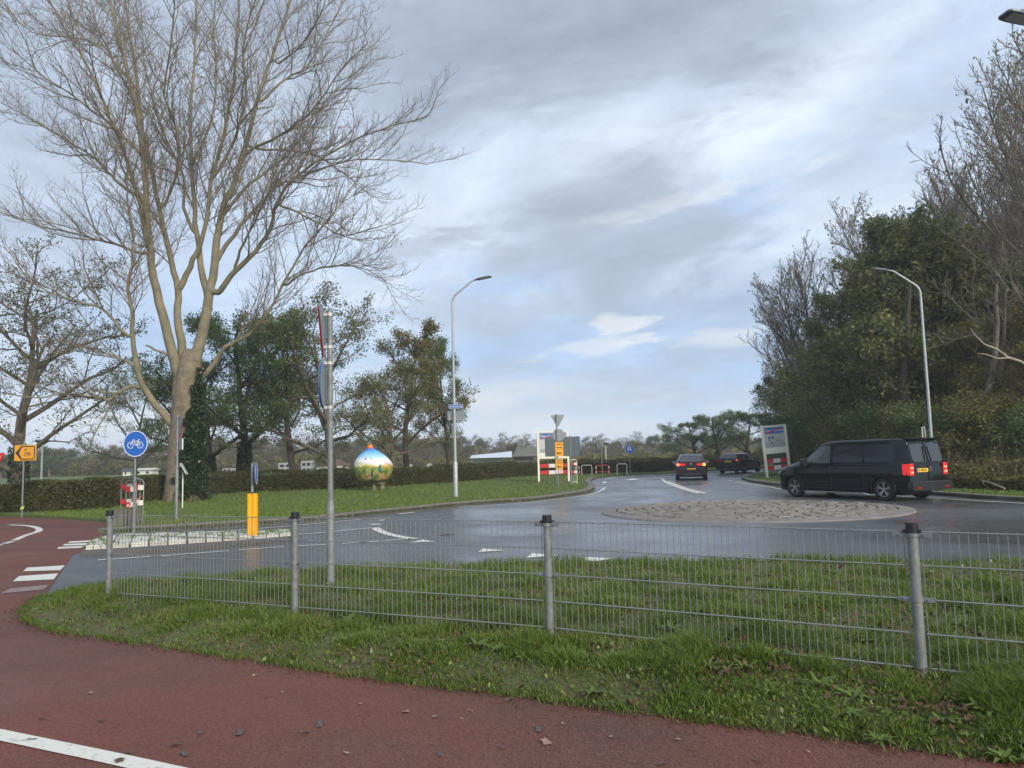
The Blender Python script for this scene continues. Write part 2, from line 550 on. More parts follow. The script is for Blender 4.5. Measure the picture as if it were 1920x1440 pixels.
# ------------------------------------------------------------------ mesh builder
class MB:
    def __init__(s):
        s.v, s.f, s.mi = [], [], []

    def add(s, verts, faces, mi=0):
        o = len(s.v)
        s.v += [tuple(p) for p in verts]
        s.f += [tuple(i + o for i in f) for f in faces]
        s.mi += [mi] * len(faces)
        return s

    def box(s, c, size, mi=0, M=None, rz=0):
        hx, hy, hz = size[0] / 2, size[1] / 2, size[2] / 2
        vs = [Vector((x, y, z)) for x in (-hx, hx) for y in (-hy, hy) for z in (-hz, hz)]
        if rz:
            rm = Matrix.Rotation(rz, 3, 'Z')
            vs = [rm @ v for v in vs]
        if M is not None:
            vs = [M @ (v + Vector(c)) for v in vs]
        else:
            vs = [v + Vector(c) for v in vs]
        return s.add(vs, [(0, 1, 3, 2), (4, 6, 7, 5), (0, 4, 5, 1), (2, 3, 7, 6), (0, 2, 6, 4), (1, 5, 7, 3)], mi)

    def tube(s, pts, rad, n=8, mi=0, cap=True, M=None):
        pts = [Vector(p) for p in pts]
        if M is not None:
            pts = [M @ p for p in pts]
        if not hasattr(rad, '__len__'):
            rad = [rad] * len(pts)
        rings = []
        prev = None
        for i, p in enumerate(pts):
            t = (pts[min(i + 1, len(pts) - 1)] - pts[max(i - 1, 0)])
            if t.length < 1e-9:
                t = Vector((0, 0, 1))
            t.normalize()
            if prev is None:
                a = Vector((0, 0, 1)) if abs(t.z) < .9 else Vector((0, 1, 0))
                u = t.cross(a).normalized()
            else:
                u = (prev - t * prev.dot(t)).normalized()
            prev = u
            w = t.cross(u)
            rings.append([p + (u * math.cos(2 * math.pi * k / n) + w * math.sin(2 * math.pi * k / n)) * rad[i] for k in range(n)])
        vs = [q for r_ in rings for q in r_]
        fs = []
        for i in range(len(pts) - 1):
            for k in range(n):
                a, b = i * n + k, i * n + (k + 1) % n
                fs.append((a, b, b + n, a + n))
        if cap:
            fs.append(tuple(range(n - 1, -1, -1)))
            fs.append(tuple(range((len(pts) - 1) * n, len(pts) * n)))
        return s.add(vs, fs, mi)

    def prism(s, outline, M, t, mi=0, mi_back=None, mi_side=None):
        """outline in the (u, v) plane of M, front at +w (t/2)"""
        n = len(outline)
        fr = [M @ Vector((u, v, t / 2)) for u, v in outline]
        bk = [M @ Vector((u, v, -t / 2)) for u, v in outline]
        tris = tessellate_polygon([[Vector((u, v, 0)) for u, v in outline]])
        o = len(s.v)
        s.v += [tuple(p) for p in fr + bk]
        for tr in tris:
            a, b, c = tr
            e1 = Vector(outline[b]) - Vector(outline[a]); e2 = Vector(outline[c]) - Vector(outline[a])
            if e1.x * e2.y - e1.y * e2.x < 0:
                a, c = c, a
            s.f.append((o + a, o + b, o + c)); s.mi.append(mi)
            s.f.append((o + n + c, o + n + b, o + n + a)); s.mi.append(mi if mi_back is None else mi_back)
        for i in range(n):
            j = (i + 1) % n
            s.f.append((o + i, o + n + i, o + n + j, o + j)); s.mi.append(mi if mi_side is None else mi_side)
        return s

    def build(s, name, mats, parent=None, smooth=False, local=False, angle=35):
        me = bpy.data.meshes.new(name)
        off = Vector((0, 0, 0))
        if parent is not None and not local:
            off = parent.location if parent.parent is None else parent.location + parent.parent.location
        me.from_pydata([(v[0] - off.x, v[1] - off.y, v[2] - off.z) for v in s.v], [], s.f)
        if not isinstance(mats, (list, tuple)):
            mats = [mats]
        for m in mats:
            me.materials.append(m)
        me.polygons.foreach_set('material_index', s.mi)
        me.validate()
        if smooth:
            me.polygons.foreach_set('use_smooth', [True] * len(me.polygons))
            me.set_sharp_from_angle(angle=R(angle))
        me.update()
        o = bpy.data.objects.new(name, me)
        COL.objects.link(o)
        if parent is not None:
            o.parent = parent
        return o


def tag(o, label=None, cat=None, group=None, kind=None):
    if label: o['label'] = label
    if cat: o['category'] = cat
    if group: o['group'] = group
    if kind: o['kind'] = kind
    return o


def thing(name, label, cat, loc=(0, 0, 0), group=None, rz=0, kind=None):
    o = bpy.data.objects.new(name, None)
    o.empty_display_size = 0.2
    COL.objects.link(o)
    o.location = loc
    o.rotation_euler = (0, 0, rz)
    return tag(o, label, cat, group, kind)


def dup(root, loc, rz=0, scale=1.0, label=None, group=None):
    r_ = root.copy()
    COL.objects.link(r_)
    r_.location = loc
    r_.rotation_euler = (0, 0, rz)
    r_.scale = (scale, scale, scale) if not hasattr(scale, '__len__') else scale
    if label: r_['label'] = label
    if group: r_['group'] = group
    for ch in list(root.children):
        c = ch.copy()
        COL.objects.link(c)
        c.parent = r_
        for g in list(ch.children):
            d = g.copy()
            COL.objects.link(d)
            d.parent = c
    return r_


def np_mesh(name, V, F, m, parent=None, smooth=False):
    """V (n,3), F (m,k) arrays, local coordinates"""
    me = bpy.data.meshes.new(name)
    k = F.shape[1]
    me.vertices.add(len(V))
    me.vertices.foreach_set('co', np.ascontiguousarray(V, dtype=np.float32).ravel())
    me.loops.add(F.size)
    me.loops.foreach_set('vertex_index', np.ascontiguousarray(F, dtype=np.int32).ravel())
    me.polygons.add(len(F))
    me.polygons.foreach_set('loop_start', np.arange(0, F.size, k, dtype=np.int32))
    me.polygons.foreach_set('loop_total', np.full(len(F), k, dtype=np.int32))
    if smooth:
        me.polygons.foreach_set('use_smooth', np.ones(len(F), dtype=bool))
    me.update(calc_edges=True)
    me.materials.append(m)
    o = bpy.data.objects.new(name, me)
    COL.objects.link(o)
    if parent is not None:
        o.parent = parent
    return o


def frame(c, n, up=(0, 0, 1)):
    """matrix with columns right, up, normal at c"""
    n = Vector(n).normalized()
    rt = Vector(up).cross(n).normalized()
    u2 = n.cross(rt)
    return Matrix(((rt.x, u2.x, n.x, c[0]), (rt.y, u2.y, n.y, c[1]), (rt.z, u2.z, n.z, c[2]), (0, 0, 0, 1)))


def circle(r_, n=32, cx_=0, cy_=0):
    return [(cx_ + r_ * math.cos(2 * math.pi * i / n), cy_ + r_ * math.sin(2 * math.pi * i / n)) for i in range(n)]


def rrect(w, h, r_, n=4, cx_=0, cy_=0):
    out = []
    for sx, sy, a0 in ((1, 1, 0), (-1, 1, 90), (-1, -1, 180), (1, -1, 270)):
        for i in range(n + 1):
            a = R(a0 + 90 * i / n)
            out.append((cx_ + sx * (w / 2 - r_) + r_ * math.cos(a), cy_ + sy * (h / 2 - r_) + r_ * math.sin(a)))
    return out


def ring2d(mb, M, ro, ri, t, mi=0, n=36):
    for i in range(n):
        a, b = 2 * math.pi * i / n, 2 * math.pi * (i + 1) / n
        mb.prism([(ri * math.cos(a), ri * math.sin(a)), (ro * math.cos(a), ro * math.sin(a)), (ro * math.cos(b), ro * math.sin(b)), (ri * math.cos(b), ri * math.sin(b))], M, t, mi)


def stroke(mb, M, pts, w, t, mi=0):
    for a, b in zip(pts[:-1], pts[1:]):
        a, b = Vector(a), Vector(b)
        d = (b - a)
        if d.length < 1e-6: continue
        d.normalize()
        q = Vector((-d.y, d.x)) * w / 2
        mb.prism([tuple(a - q), tuple(b - q), tuple(b + q), tuple(a + q)], M, t, mi)


def shift(M, w):
    return M @ Matrix.Translation((0, 0, w))


def text(s, parent, M, w, h, m, name='lettering', bold=0.0):
    cu = bpy.data.curves.new(name, 'FONT')
    cu.body = s
    cu.align_x = 'CENTER'
    cu.align_y = 'CENTER'
    cu.size = 1.0
    cu.extrude = 0.01
    cu.offset = bold
    cu.materials.append(m)
    o = bpy.data.objects.new(name, cu)
    COL.objects.link(o)
    bpy.context.view_layer.update()
    dx_, dy_ = max(o.dimensions.x, 1e-3), max(o.dimensions.y, 1e-3)
    loc = parent.location if parent.parent is None else parent.location + parent.parent.location
    o.parent = parent
    if parent.rotation_euler.z == 0 and parent.scale.x == 1:
        M = Matrix.Translation(-loc) @ M
    me = bpy.data.meshes.new_from_object(o.evaluated_get(bpy.context.evaluated_depsgraph_get()))
    me.materials.clear(); me.materials.append(m)
    q = bpy.data.objects.new(name, me)
    COL.objects.link(q)
    q.parent = parent
    q.matrix_local = M @ Matrix.Diagonal((w / dx_, h / dy_, 0.1, 1))
    bpy.data.objects.remove(o)
    return q


def GZ(x, y, z):
    p = G(x, y, 0)
    p.z = z
    return p


# ------------------------------------------------------------------ ground sheets
Z_PATH, Z_ROAD, Z_MARK, Z_VERGE = 0.006, 0.002, 0.012, 0.09


def poly_px(pts, z):
    return [G(x, y, z) for x, y in pts]


def sheet(name, pts3, m, kind='structure', thick=0.0):
    mb = MB()
    tris = tessellate_polygon([[Vector((p.x, p.y, 0)) for p in pts3]])
    fs = []
    for a, b, c in tris:
        e1, e2 = pts3[b] - pts3[a], pts3[c] - pts3[a]
        if e1.x * e2.y - e1.y * e2.x < 0:
            a, c = c, a
        fs.append((a, b, c))
    mb.add(pts3, fs)
    if thick:
        n = len(pts3)
        low = [Vector((p.x, p.y, p.z - thick)) for p in pts3]
        o = len(mb.v)
        mb.add(list(pts3) + low, [(i, (i + 1) % n, n + (i + 1) % n, n + i) for i in range(n)])
    o = mb.build(name, m)
    tag(o, kind=kind)
    return o


gm = MB()
gm.add([(-900, -30, -0.02), (900, -30, -0.02), (900, 1600, -0.02), (-900, 1600, -0.02)], [(0, 1, 2, 3)])
tag(gm.build('ground', field), kind='structure')


def smooth_line(pts, n=6):
    P = [np.array(p, float) for p in pts]
    out = []
    for i in range(len(P) - 1):
        p0, p1, p2, p3 = P[max(i - 1, 0)], P[i], P[i + 1], P[min(i + 2, len(P) - 1)]
        for k in range(n):
            t = k / n
            out.append(tuple(0.5 * ((2 * p1) + (-p0 + p2) * t + (2 * p0 - 5 * p1 + 4 * p2 - p3) * t * t + (-p0 + 3 * p1 - 3 * p2 + p3) * t ** 3)))
    out.append(tuple(P[-1]))
    return out


def jag(line, n, amp, seed):
    r_ = random.Random(seed)
    out = [line[0]]
    for a, b in zip(line[:-1], line[1:]):
        for k in range(1, n + 1):
            t = k / n
            m_ = amp * min(3.0, max(.4, (a[1] - 860) / 250))
            out.append((a[0] * (1 - t) + b[0] * t, a[1] * (1 - t) + b[1] * t + (r_.uniform(-m_, m_) if (b is not line[-1] or k < n) else 0)))
    return out


near_kerb = smooth_line([(85, 1117), (212, 1104), (400, 1086), (612, 1074), (800, 1065), (960, 1061), (1200, 1058), (1450, 1059), (1700, 1061), (1920, 1056), (2300, 1040), (2900, 1015)])
path_edge = smooth_line([(85, 1117), (60, 1132), (45, 1150), (55, 1165), (90, 1180), (150, 1191), (300, 1212), (500, 1243), (700, 1273), (960, 1305), (1210, 1340), (1460, 1371), (1710, 1403), (1920, 1432), (2500, 1512), (3400, 1640)])
path_edge = jag(path_edge, 4, 1.1, 3)
far_kerb = smooth_line([(196, 1001), (230, 998), (300, 995), (400, 989), (480, 984), (620, 974), (700, 965), (780, 957), (857, 949), (940, 942.5), (1007, 938), (1082, 927.5), (1107, 922), (1116, 914), (1108, 904), (1120, 897), (1150, 893), (1180, 891), (1267, 888), (1340, 883), (1430, 878), (1520, 873.5), (1700, 862)])
right_kerb = smooth_line([(3000, 985), (2300, 957), (1920, 940), (1754, 929), (1600, 921), (1480, 913), (1420, 906), (1396, 901), (1390, 898), (1400, 895.5), (1440, 895.5), (1480, 895.5)], 5)
asph_px = near_kerb + right_kerb + [(1520, 893), (1600, 888), (1700, 870)] + far_kerb[::-1] + [(162, 1034), (137, 1040)]
pts = poly_px(asph_px, Z_ROAD)
sheet('road', pts, asphalt)
red_px = [(85, 1117), (110, 1080), (137, 1040), (162, 1034), (196, 1001), (207, 988), (196, 979), (100, 973), (0, 968), (-400, 957)]
pts = [G(x, y, Z_PATH) for x, y in red_px] + [Vector((-60, 20, Z_PATH)), Vector((-60, -20, Z_PATH)), Vector((40, -20, Z_PATH))] + [G(x, y, Z_PATH) for x, y in path_edge[::-1]]
sheet('cycle_path', pts, redpath)

# near verge: gently uneven raised turf
verge_poly = [G(x, y, Z_PATH) for x, y in path_edge] + [G(x, y, Z_ROAD) for x, y in near_kerb[::-1]]
# drop the duplicate corner, outer ring lowered at the path side so that the soil meets the asphalt
verge_poly = verge_poly[:-1]


def in_poly(X, Y, poly):
    inside = np.zeros(X.shape, bool)
    n = len(poly)
    px_ = np.array([p[0] for p in poly]); py_ = np.array([p[1] for p in poly])
    j = n - 1
    for i in range(n):
        c = ((py_[i] > Y) != (py_[j] > Y)) & (X < (px_[j] - px_[i]) * (Y - py_[i]) / (py_[j] - py_[i] + 1e-12) + px_[i])
        inside ^= c
        j = i
    return inside


def dist_line(X, Y, line):
    d = np.full(X.shape, 1e9)
    for a, b in zip(line[:-1], line[1:]):
        ax, ay, bx, by = a[0], a[1], b[0], b[1]
        L2 = (bx - ax) ** 2 + (by - ay) ** 2 + 1e-12
        t = np.clip(((X - ax) * (bx - ax) + (Y - ay) * (by - ay)) / L2, 0, 1)
        d = np.minimum(d, np.hypot(X - ax - t * (bx - ax), Y - ay - t * (by - ay)))
    return d


edge3 = [G(x, y, Z_PATH) for x, y in path_edge]
kerb3 = [G(x, y, 0) for x, y in near_kerb]


def verge_h(X, Y):
    d = dist_line(X, Y, edge3)
    d2 = dist_line(X, Y, kerb3)
    base = 0.009 + (Z_VERGE - 0.009) * np.clip(d / 0.40, 0, 1) ** 0.8 * np.clip(d2 / 0.30, 0, 1) ** 0.7
    w = 0.018 * np.sin(X * 2.1 + 1.3 * np.sin(Y * 1.7)) + 0.014 * np.sin(Y * 3.3 + X) + 0.008 * np.sin(X * 7.1 + 2) * np.sin(Y * 6.3)
    return base + w * np.clip(d / 0.5, 0, 1) * np.clip(dist_line(X, Y, kerb3) / 0.3, 0, 1)


def verge_sheet():
    bm = bmesh.new()
    vs = [bm.verts.new((p.x, p.y, 0)) for p in verge_poly]
    bm.faces.new(vs)
    bmesh.ops.triangulate(bm, faces=bm.faces[:])
    xs = [p.x for p in verge_poly]; ys = [p.y for p in verge_poly]
    for ax, lo, hi in ((0, min(xs), max(xs)), (1, min(ys), max(ys))):
        t = lo + .2
        step = 0.2 if ax else 0.28
        while t < min(hi, 9.0 if ax == 0 else 14):
            no = (1, 0, 0) if ax == 0 else (0, 1, 0)
            co = (t, 0, 0) if ax == 0 else (0, t, 0)
            bmesh.ops.bisect_plane(bm, geom=bm.verts[:] + bm.edges[:] + bm.faces[:], plane_co=co, plane_no=no)
            t += step
    X = np.array([v.co.x for v in bm.verts]); Y = np.array([v.co.y for v in bm.verts])
    Zs = verge_h(X, Y)
    for v, z in zip(bm.verts, Zs):
        v.co.z = z
    bmesh.ops.recalc_face_normals(bm, faces=bm.faces[:])
    me = bpy.data.meshes.new('grass_verge')
    bm.to_mesh(me); bm.free()
    me.materials.append(soil)
    me.polygons.foreach_set('use_smooth', [True] * len(me.polygons))
    o = bpy.data.objects.new('grass_verge', me)
    COL.objects.link(o)
    tag(o, kind='structure')


verge_sheet()

hedge_px = smooth_line([(-500, 985), (-150, 972), (0, 966), (110, 963), (200, 958), (255, 949), (310, 940), (380, 933), (482, 925), (665, 918.5), (875, 905), (1007, 894), (1100, 890.5), (1230, 887), (1344, 877.5), (1440, 873), (1560, 868)])
# lawns (beyond the far kerb)
lawn_l = [GZ(x, y, Z_VERGE) for x, y in far_kerb] + [Vector((90, 260, Z_VERGE)), Vector((-190, 260, Z_VERGE))] + [GZ(x, y, Z_VERGE) for x, y in ((-400, 957), (0, 968), (100, 973), (196, 979), (207, 988))]
sheet('lawn', lawn_l, turf, thick=0.11)
lawn_r = [GZ(x, y, Z_VERGE) for x, y in right_kerb] + [GZ(1520, 893, Z_VERGE), GZ(1600, 888, Z_VERGE), GZ(1700, 873, Z_VERGE), Vector((150, 120, Z_VERGE)), Vector((150, 30, Z_VERGE))]
sheet('lawn', lawn_r, turf, thick=0.11)
wedge = [(1405, 890.5), (1420, 887.5), (1450, 885.5), (1500, 883), (1500, 889), (1440, 891.5)]
sheet('lawn', [GZ(x, y, Z_VERGE) for x, y in wedge], turf, thick=0.11)


def kerb(name, line_px, w, h, m, offset=0.0, z0=0.0):
    """a run of kerb along a pixel line; the stone sits on the left of the line direction"""
    P = [G(x, y, 0) for x, y in line_px]
    mb = MB()
    acc = 0
    seg = []
    for a, b in zip(P[:-1], P[1:]):
        d = b - a
        L = d.length
        k = max(1, int(round(L / 1.0)))
        for i in range(k):
            seg.append((a + d * (i / k), a + d * ((i + 1) / k)))
    for a, b in seg:
        d = (b - a)
        if d.length < 1e-4: continue
        L = d.length; d.normalize()
        n = Vector((-d.y, d.x, 0))
        a2, b2 = a + d * 0.006, b - d * 0.006
        j = random.uniform(-.004, .004)
        q = [a2 + n * offset, b2 + n * offset, b2 + n * (offset + w), a2 + n * (offset + w)]
        bev = 0.02
        lo = [Vector((p.x, p.y, z0 - .02)) for p in q]
        mid = [Vector((p.x, p.y, z0 + h - bev + j)) for p in q]
        ins = [q[0] + n * bev, q[1] + n * bev, q[2] - n * 0.005, q[3] - n * 0.005]
        top = [Vector((p.x, p.y, z0 + h + j)) for p in ins]
        mb.add(lo + mid + top, [(0, 1, 5, 4), (1, 2, 6, 5), (2, 3, 7, 6), (3, 0, 4, 7), (4, 5, 9, 8), (5, 6, 10, 9), (6, 7, 11, 10), (7, 4, 8, 11), (8, 9, 10, 11)])
    return tag(mb.build(name, m), kind='structure')


kerb('kerb', far_kerb[:90], 0.34, 0.125, concrete, 0.0)
kerb('kerb', right_kerb, 0.30, 0.12, concrete, -0.30)
# darker gutter strips of older asphalt along the far kerb
P = [G(x, y, 0.005) for x, y in far_kerb[:74]]
q = []
for i, p in enumerate(P):
    d = (P[min(i + 1, len(P) - 1)] - P[max(i - 1, 0)]).normalized()
    q.append(p + Vector((d.y, -d.x, 0)) * 0.55)
sheet('gutter', P + q[::-1], asphalt_dry)

# ------------------------------------------------------------------ markings


def strip_mesh(mb, px, w, z=Z_MARK, mi=0):
    P = [G(x, y, z) for x, y in px]
    L, Rr = [], []
    for i, p in enumerate(P):
        d = (P[min(i + 1, len(P) - 1)] - P[max(i - 1, 0)])
        d.normalize()
        n = Vector((-d.y, d.x, 0)) * w / 2
        L.append(p + n); Rr.append(p - n)
    n = len(P)
    mb.add(Rr + L, [(i, i + 1, n + i + 1, n + i) for i in range(n - 1)], mi)


def markings():
    mb = MB()
    S = lambda pts, w, k=4: strip_mesh(mb, smooth_line(pts, k), w)
    S([(-160, 1342), (0, 1377), (120, 1402), (220, 1423), (400, 1463)], 0.13)
    S([(18, 984), (50, 985.5), (68, 989), (74, 993), (70, 997), (60, 1000)], 0.16)
    S([(60, 1000), (45, 1005), (27, 1013)], 0.14)
    S([(24, 1015), (8, 1019)], 0.14, 1)
    S([(2, 1021), (-20, 1026)], 0.14, 1)
    for i in range(6):
        t0, t1 = i / 6 + .01, (i + 1) / 6 - .012
        A = smooth_line([(183, 1050), (300, 1042), (447, 1031), (545, 1024), (640, 1019), (720, 1013.5), (778, 1009)], 8)
        n = len(A) - 1
        S([A[int(round(t0 * n))], A[int(round((t0 + t1) / 2 * n))], A[int(round(t1 * n))]], 0.10)
    S([(222, 1011), (300, 1004.5), (400, 997), (545, 985.5), (680, 973.5)], 0.10)
    S([(558, 1001.5), (610, 998), (660, 993), (702, 989)], 0.10)
    S([(703, 989), (712, 995), (730, 1001.5), (755, 1007), (780, 1010)], 0.2)
    S([(702, 984), (706, 982)], 0.25, 1)
    S([(713, 976), (724, 973)], 0.14, 1)
    S([(748, 963.5), (778, 960.5)], 0.16, 1)
    S([(860, 950.5), (960, 944.5), (1030, 937.5), (1082, 931), (1112, 925.5), (1128, 919.5), (1134, 914)], 0.12)
    S([(1133, 906), (1134, 903)], 0.2, 1)
    S([(1136, 898.5), (1152, 895.5)], 0.12, 1)
    for a, b in (((1120, 931), (1140, 930.6)), ((1168, 928.6), (1187, 928.6)), ((1217, 926.4), (1233, 926.4)), ((1265, 925), (1282, 925))):
        S([a, b], 0.13, 1)
    S([(1120, 940), (1145, 938.3), (1166, 937.6)], 0.08)
    S([(1241, 897), (1247, 903), (1262, 910), (1285, 918), (1310, 925)], 0.17)
    S([(1253, 903), (1266, 908), (1288, 916), (1322, 925)], 0.17)
    S([(1356, 896), (1360, 898)], 0.12, 1)
    S([(1364, 900), (1375, 902)], 0.12, 1)
    S([(1379, 903.5), (1400, 907), (1440, 912.5), (1479, 918), (1600, 925), (1684, 930), (1754, 934), (1920, 943.5), (2200, 957)], 0.11)
    for T in ([(768, 1017), (793, 1011.5), (816, 1015.5)], [(896, 1035), (906, 1028.5), (948, 1032)], [(987, 1046), (997, 1037), (1048, 1041)], [(1094, 1044), (1095, 1055), (1152, 1047)],
              [(1170, 900.3), (1186, 896.8), (1199, 899.6)]):
        P_ = [G(x, y, Z_MARK) for x, y in T]
        mb.add(P_, [(0, 1, 2)])
    for T in ([(51, 1064), (122, 1060), (113, 1069), (43, 1071)], [(36, 1080), (109, 1075), (101, 1086), (24, 1090)],
              [(131, 1015), (175, 1013), (171, 1016), (127, 1018)], [(121, 1020), (167, 1018), (162, 1022), (117, 1023)], [(110, 1025.5), (158, 1023.5), (152, 1027), (107, 1029)]):
        mb.add([G(x, y, Z_MARK) for x, y in T], [(0, 1, 2, 3)])
    mb.add([G(x, y, Z_MARK) for x, y in [(20, 1103), (92, 1096), (82, 1105), (0, 1113)]], [(0, 1, 2, 3)], 1)
    bm = bmesh.new()
    o = mb.build('road_markings', [marking, marking_worn])
    bm.from_mesh(o.data)
    for f in bm.faces:
        if f.normal.z < 0:
            f.normal_flip()
    bm.to_mesh(o.data); bm.free()
    tag(o, kind='structure')


markings()


# ------------------------------------------------------------------ traffic islands
def center_island():
    c = (G(1120, 957, 0) + G(1750, 958, 0)) / 2
    yf, yn = G(1435, 941, 0).y, G(1435, 981.5, 0).y
    xl, xr = G(1118, 957, 0).x, G(1750, 958, 0).x
    cxx, cyy = (xl + xr) / 2, (yf + yn) / 2
    ry, rx = (yf - yn) / 2 + .25, (xr - xl) / 2
    cyy += .25
    apron = mat('apron_concrete', (0.225, 0.205, 0.185), 0.8, 0, 0.3, 3, 0.3, 60)
    stone = mat('cobble_stone', (0.235, 0.205, 0.175), 0.75, 0, 0.3, 9, 0.3, 40, island=0.22)
    joint = mat('cobble_joint', (0.06, 0.055, 0.035), 0.95, 0, 0.3, 9)
    mb = MB()

    def P_(r_, a, z):
        return Vector((cxx + rx * r_ * math.cos(a), cyy + ry * r_ * math.sin(a), z))
    hz = lambda r_: 0.03 + 0.11 * (1 - r_ ** 2)
    n = 96
    rings = [(1.0, 0.0), (0.995, 0.03), (0.90, 0.062)]
    for i in range(n):
        a, b = 2 * math.pi * i / n, 2 * math.pi * (i + 1) / n
        for (r1, z1), (r2, z2) in zip(rings[:-1], rings[1:]):
            mb.add([P_(r1, a, z1), P_(r1, b, z1), P_(r2, b, z2), P_(r2, a, z2)], [(0, 1, 2, 3)])
        prev = (0.90, 0.03)
        for r2 in (0.7, 0.5, 0.3, 0.1):
            mb.add([P_(prev[0], a, prev[1]), P_(prev[0], b, prev[1]), P_(r2, b, hz(r2)), P_(r2, a, hz(r2))], [(0, 1, 2, 3)], 1)
            prev = (r2, hz(r2))
    o = mb.build('roundabout_island', [apron, joint])
    tag(o, kind='structure')
    mb = MB()
    nr = 15
    for k in range(nr):
        r1, r2 = 0.895 - k * 0.895 / nr, 0.895 - (k + 1) * 0.895 / nr
        m = max(4, int(2 * math.pi * (r1 + r2) / 2 * 4 / 0.36))
        ph = random.random()
        for i in range(m):
            a, b = 2 * math.pi * (i + ph) / m, 2 * math.pi * (i + 1 + ph) / m
            g = 0.018 / max(r1, .1) / 4
            ja, jb = g * random.uniform(.4, 2.2), g * random.uniform(.4, 2.2)
            q1, q2 = r1 - random.uniform(.002, .007), max(r2, .004) + random.uniform(.002, .007)
            z = random.uniform(.008, .03)
            am, bm_ = a + ja + .5 * g, b - jb - .5 * g
            vs = [P_(q1, a + ja, hz(q1) - .02), P_(q1, b - jb, hz(q1) - .02), P_(q2, b - jb, hz(q2) - .02), P_(q2, a + ja, hz(q2) - .02),
                  P_(q1 - .004, am, hz(q1) + z), P_(q1 - .004, bm_, hz(q1) + z), P_(q2 + .004, bm_, hz(q2) + z), P_(q2 + .004, am, hz(q2) + z)]
            mb.add(vs, [(0, 1, 5, 4), (1, 2, 6, 5), (2, 3, 7, 6), (3, 0, 4, 7), (4, 5, 6, 7)])
    c2 = mb.build('cobbles', stone)
    c2.parent = o
    return o


center_island()


def splitter_island():
    near = [(160, 1036), (200, 1033.5), (300, 1027.5), (400, 1020.5), (480, 1015), (547, 1009)]
    far = [(176, 1021), (217, 1011.5), (300, 1008.5), (400, 1006), (480, 1004), (542, 1003)]
    kp = [(150, 1043), (200, 1041.5), (300, 1036), (400, 1029), (480, 1022.5), (560, 1011), (548, 1000), (480, 1001.5), (300, 1006), (205, 1009), (168, 1020)]
    apr = sheet('traffic_island', [GZ(x, y, 0.05) for x, y in kp], asphalt_dry, thick=0.06)
    st = mat('white_paver', (0.60, 0.585, 0.53), 0.7, 0, 0.25, 12, 0.2, 60, island=0.12)
    # rows of blocks laid across the island
    mb = MB()
    A = [G(x, y, 0) for x, y in near]
    B = [G(x, y, 0) for x, y in far]

    def lerpline(Pl, t):
        n = len(Pl) - 1
        i = min(int(t * n), n - 1)
        return Pl[i].lerp(Pl[i + 1], t * n - i)
    L = (A[-1] - A[0]).length
    nr = int(L / 0.26)
    for i in range(nr):
        t0, t1 = i / nr, (i + 1) / nr
        a0, a1, b0, b1 = lerpline(A, t0), lerpline(A, t1), lerpline(B, t0), lerpline(B, t1)
        W = (b0 - a0).length
        m = max(2, int(W / 0.42))
        off = (i % 2) * .5
        for j in range(-1, m + 1):
            s0, s1 = (j + off) / m, (j + 1 + off) / m
            s0, s1 = max(0, s0), min(1, s1)
            if s1 - s0 < .04: continue
            e = .008 / W
            qq = []
            for (t, sgn) in ((t0, 1), (t1, -1)):
                aa = lerpline(A, t + sgn * .008 / L * 1.5); bb = lerpline(B, t + sgn * .008 / L * 1.5)
                qq.append((aa.lerp(bb, s0 + e), aa.lerp(bb, s1 - e)))
            z = 0.12 + random.uniform(-.01, .012)
            q_ = [qq[0][0], qq[1][0], qq[1][1], qq[0][1]]
            lo = [Vector((p.x, p.y, .04)) for p in q_]
            hi = [Vector((p.x, p.y, z)) for p in q_]
            mb.add(lo + hi, [(0, 1, 5, 4), (1, 2, 6, 5), (2, 3, 7, 6), (3, 0, 4, 7), (4, 5, 6, 7)])
    b = mb.build('paving_blocks', st)
    b.parent = apr
    sheetp = [GZ(x, y, 0.095) for x, y in near + far[::-1]]
    s = sheet('joints', sheetp, soil)
    s.parent = apr
    del s['kind']
    return A, B


ISL_A, ISL_B = splitter_island()


# ------------------------------------------------------------------ vegetation tools
def tubes_mesh(polys, sides):
    """polys: list of (pts (N,3), rad (N,)); same-N ones are batched"""
    byn = {}
    for p, r_ in polys:
        byn.setdefault(len(p), []).append((p, r_))
    Vs, Fs, off = [], [], 0
    for n, lst in byn.items():
        P = np.array([p for p, _ in lst]); Rr = np.array([r_ for _, r_ in lst])
        T = np.gradient(P, axis=1)
        T /= np.linalg.norm(T, axis=2, keepdims=True) + 1e-9
        ref = np.array([0.31, 0.93, 0.17])
        ref2 = np.array([0.9, -0.2, 0.37])
        use2 = (np.abs((T[:, :1] * ref).sum(2, keepdims=True)) > 0.85)
        rf = np.where(use2, ref2, ref)
        U = np.cross(T, np.broadcast_to(rf, T.shape))
        U /= np.linalg.norm(U, axis=2, keepdims=True) + 1e-9
        W = np.cross(T, U)
        a = np.arange(sides) * 2 * np.pi / sides
        V = P[:, :, None, :] + Rr[:, :, None, None] * (np.cos(a)[None, None, :, None] * U[:, :, None, :] + np.sin(a)[None, None, :, None] * W[:, :, None, :])
        B = len(lst)
        Vs.append(V.reshape(-1, 3))
        b = np.arange(B)[:, None, None] * (n * sides); i = np.arange(n - 1)[None, :, None] * sides; k = np.arange(sides)[None, None, :]
        k2 = (k + 1) % sides
        F = np.stack([b + i + k, b + i + k2, b + i + sides + k2, b + i + sides + k], -1).reshape(-1, 4) + off
        Fs.append(F)
        off += B * n * sides
    return np.concatenate(Vs), np.concatenate(Fs)


def rand_dirs(n, rng):
    v = rng.normal(size=(n, 3))
    return v / np.linalg.norm(v, axis=1, keepdims=True)


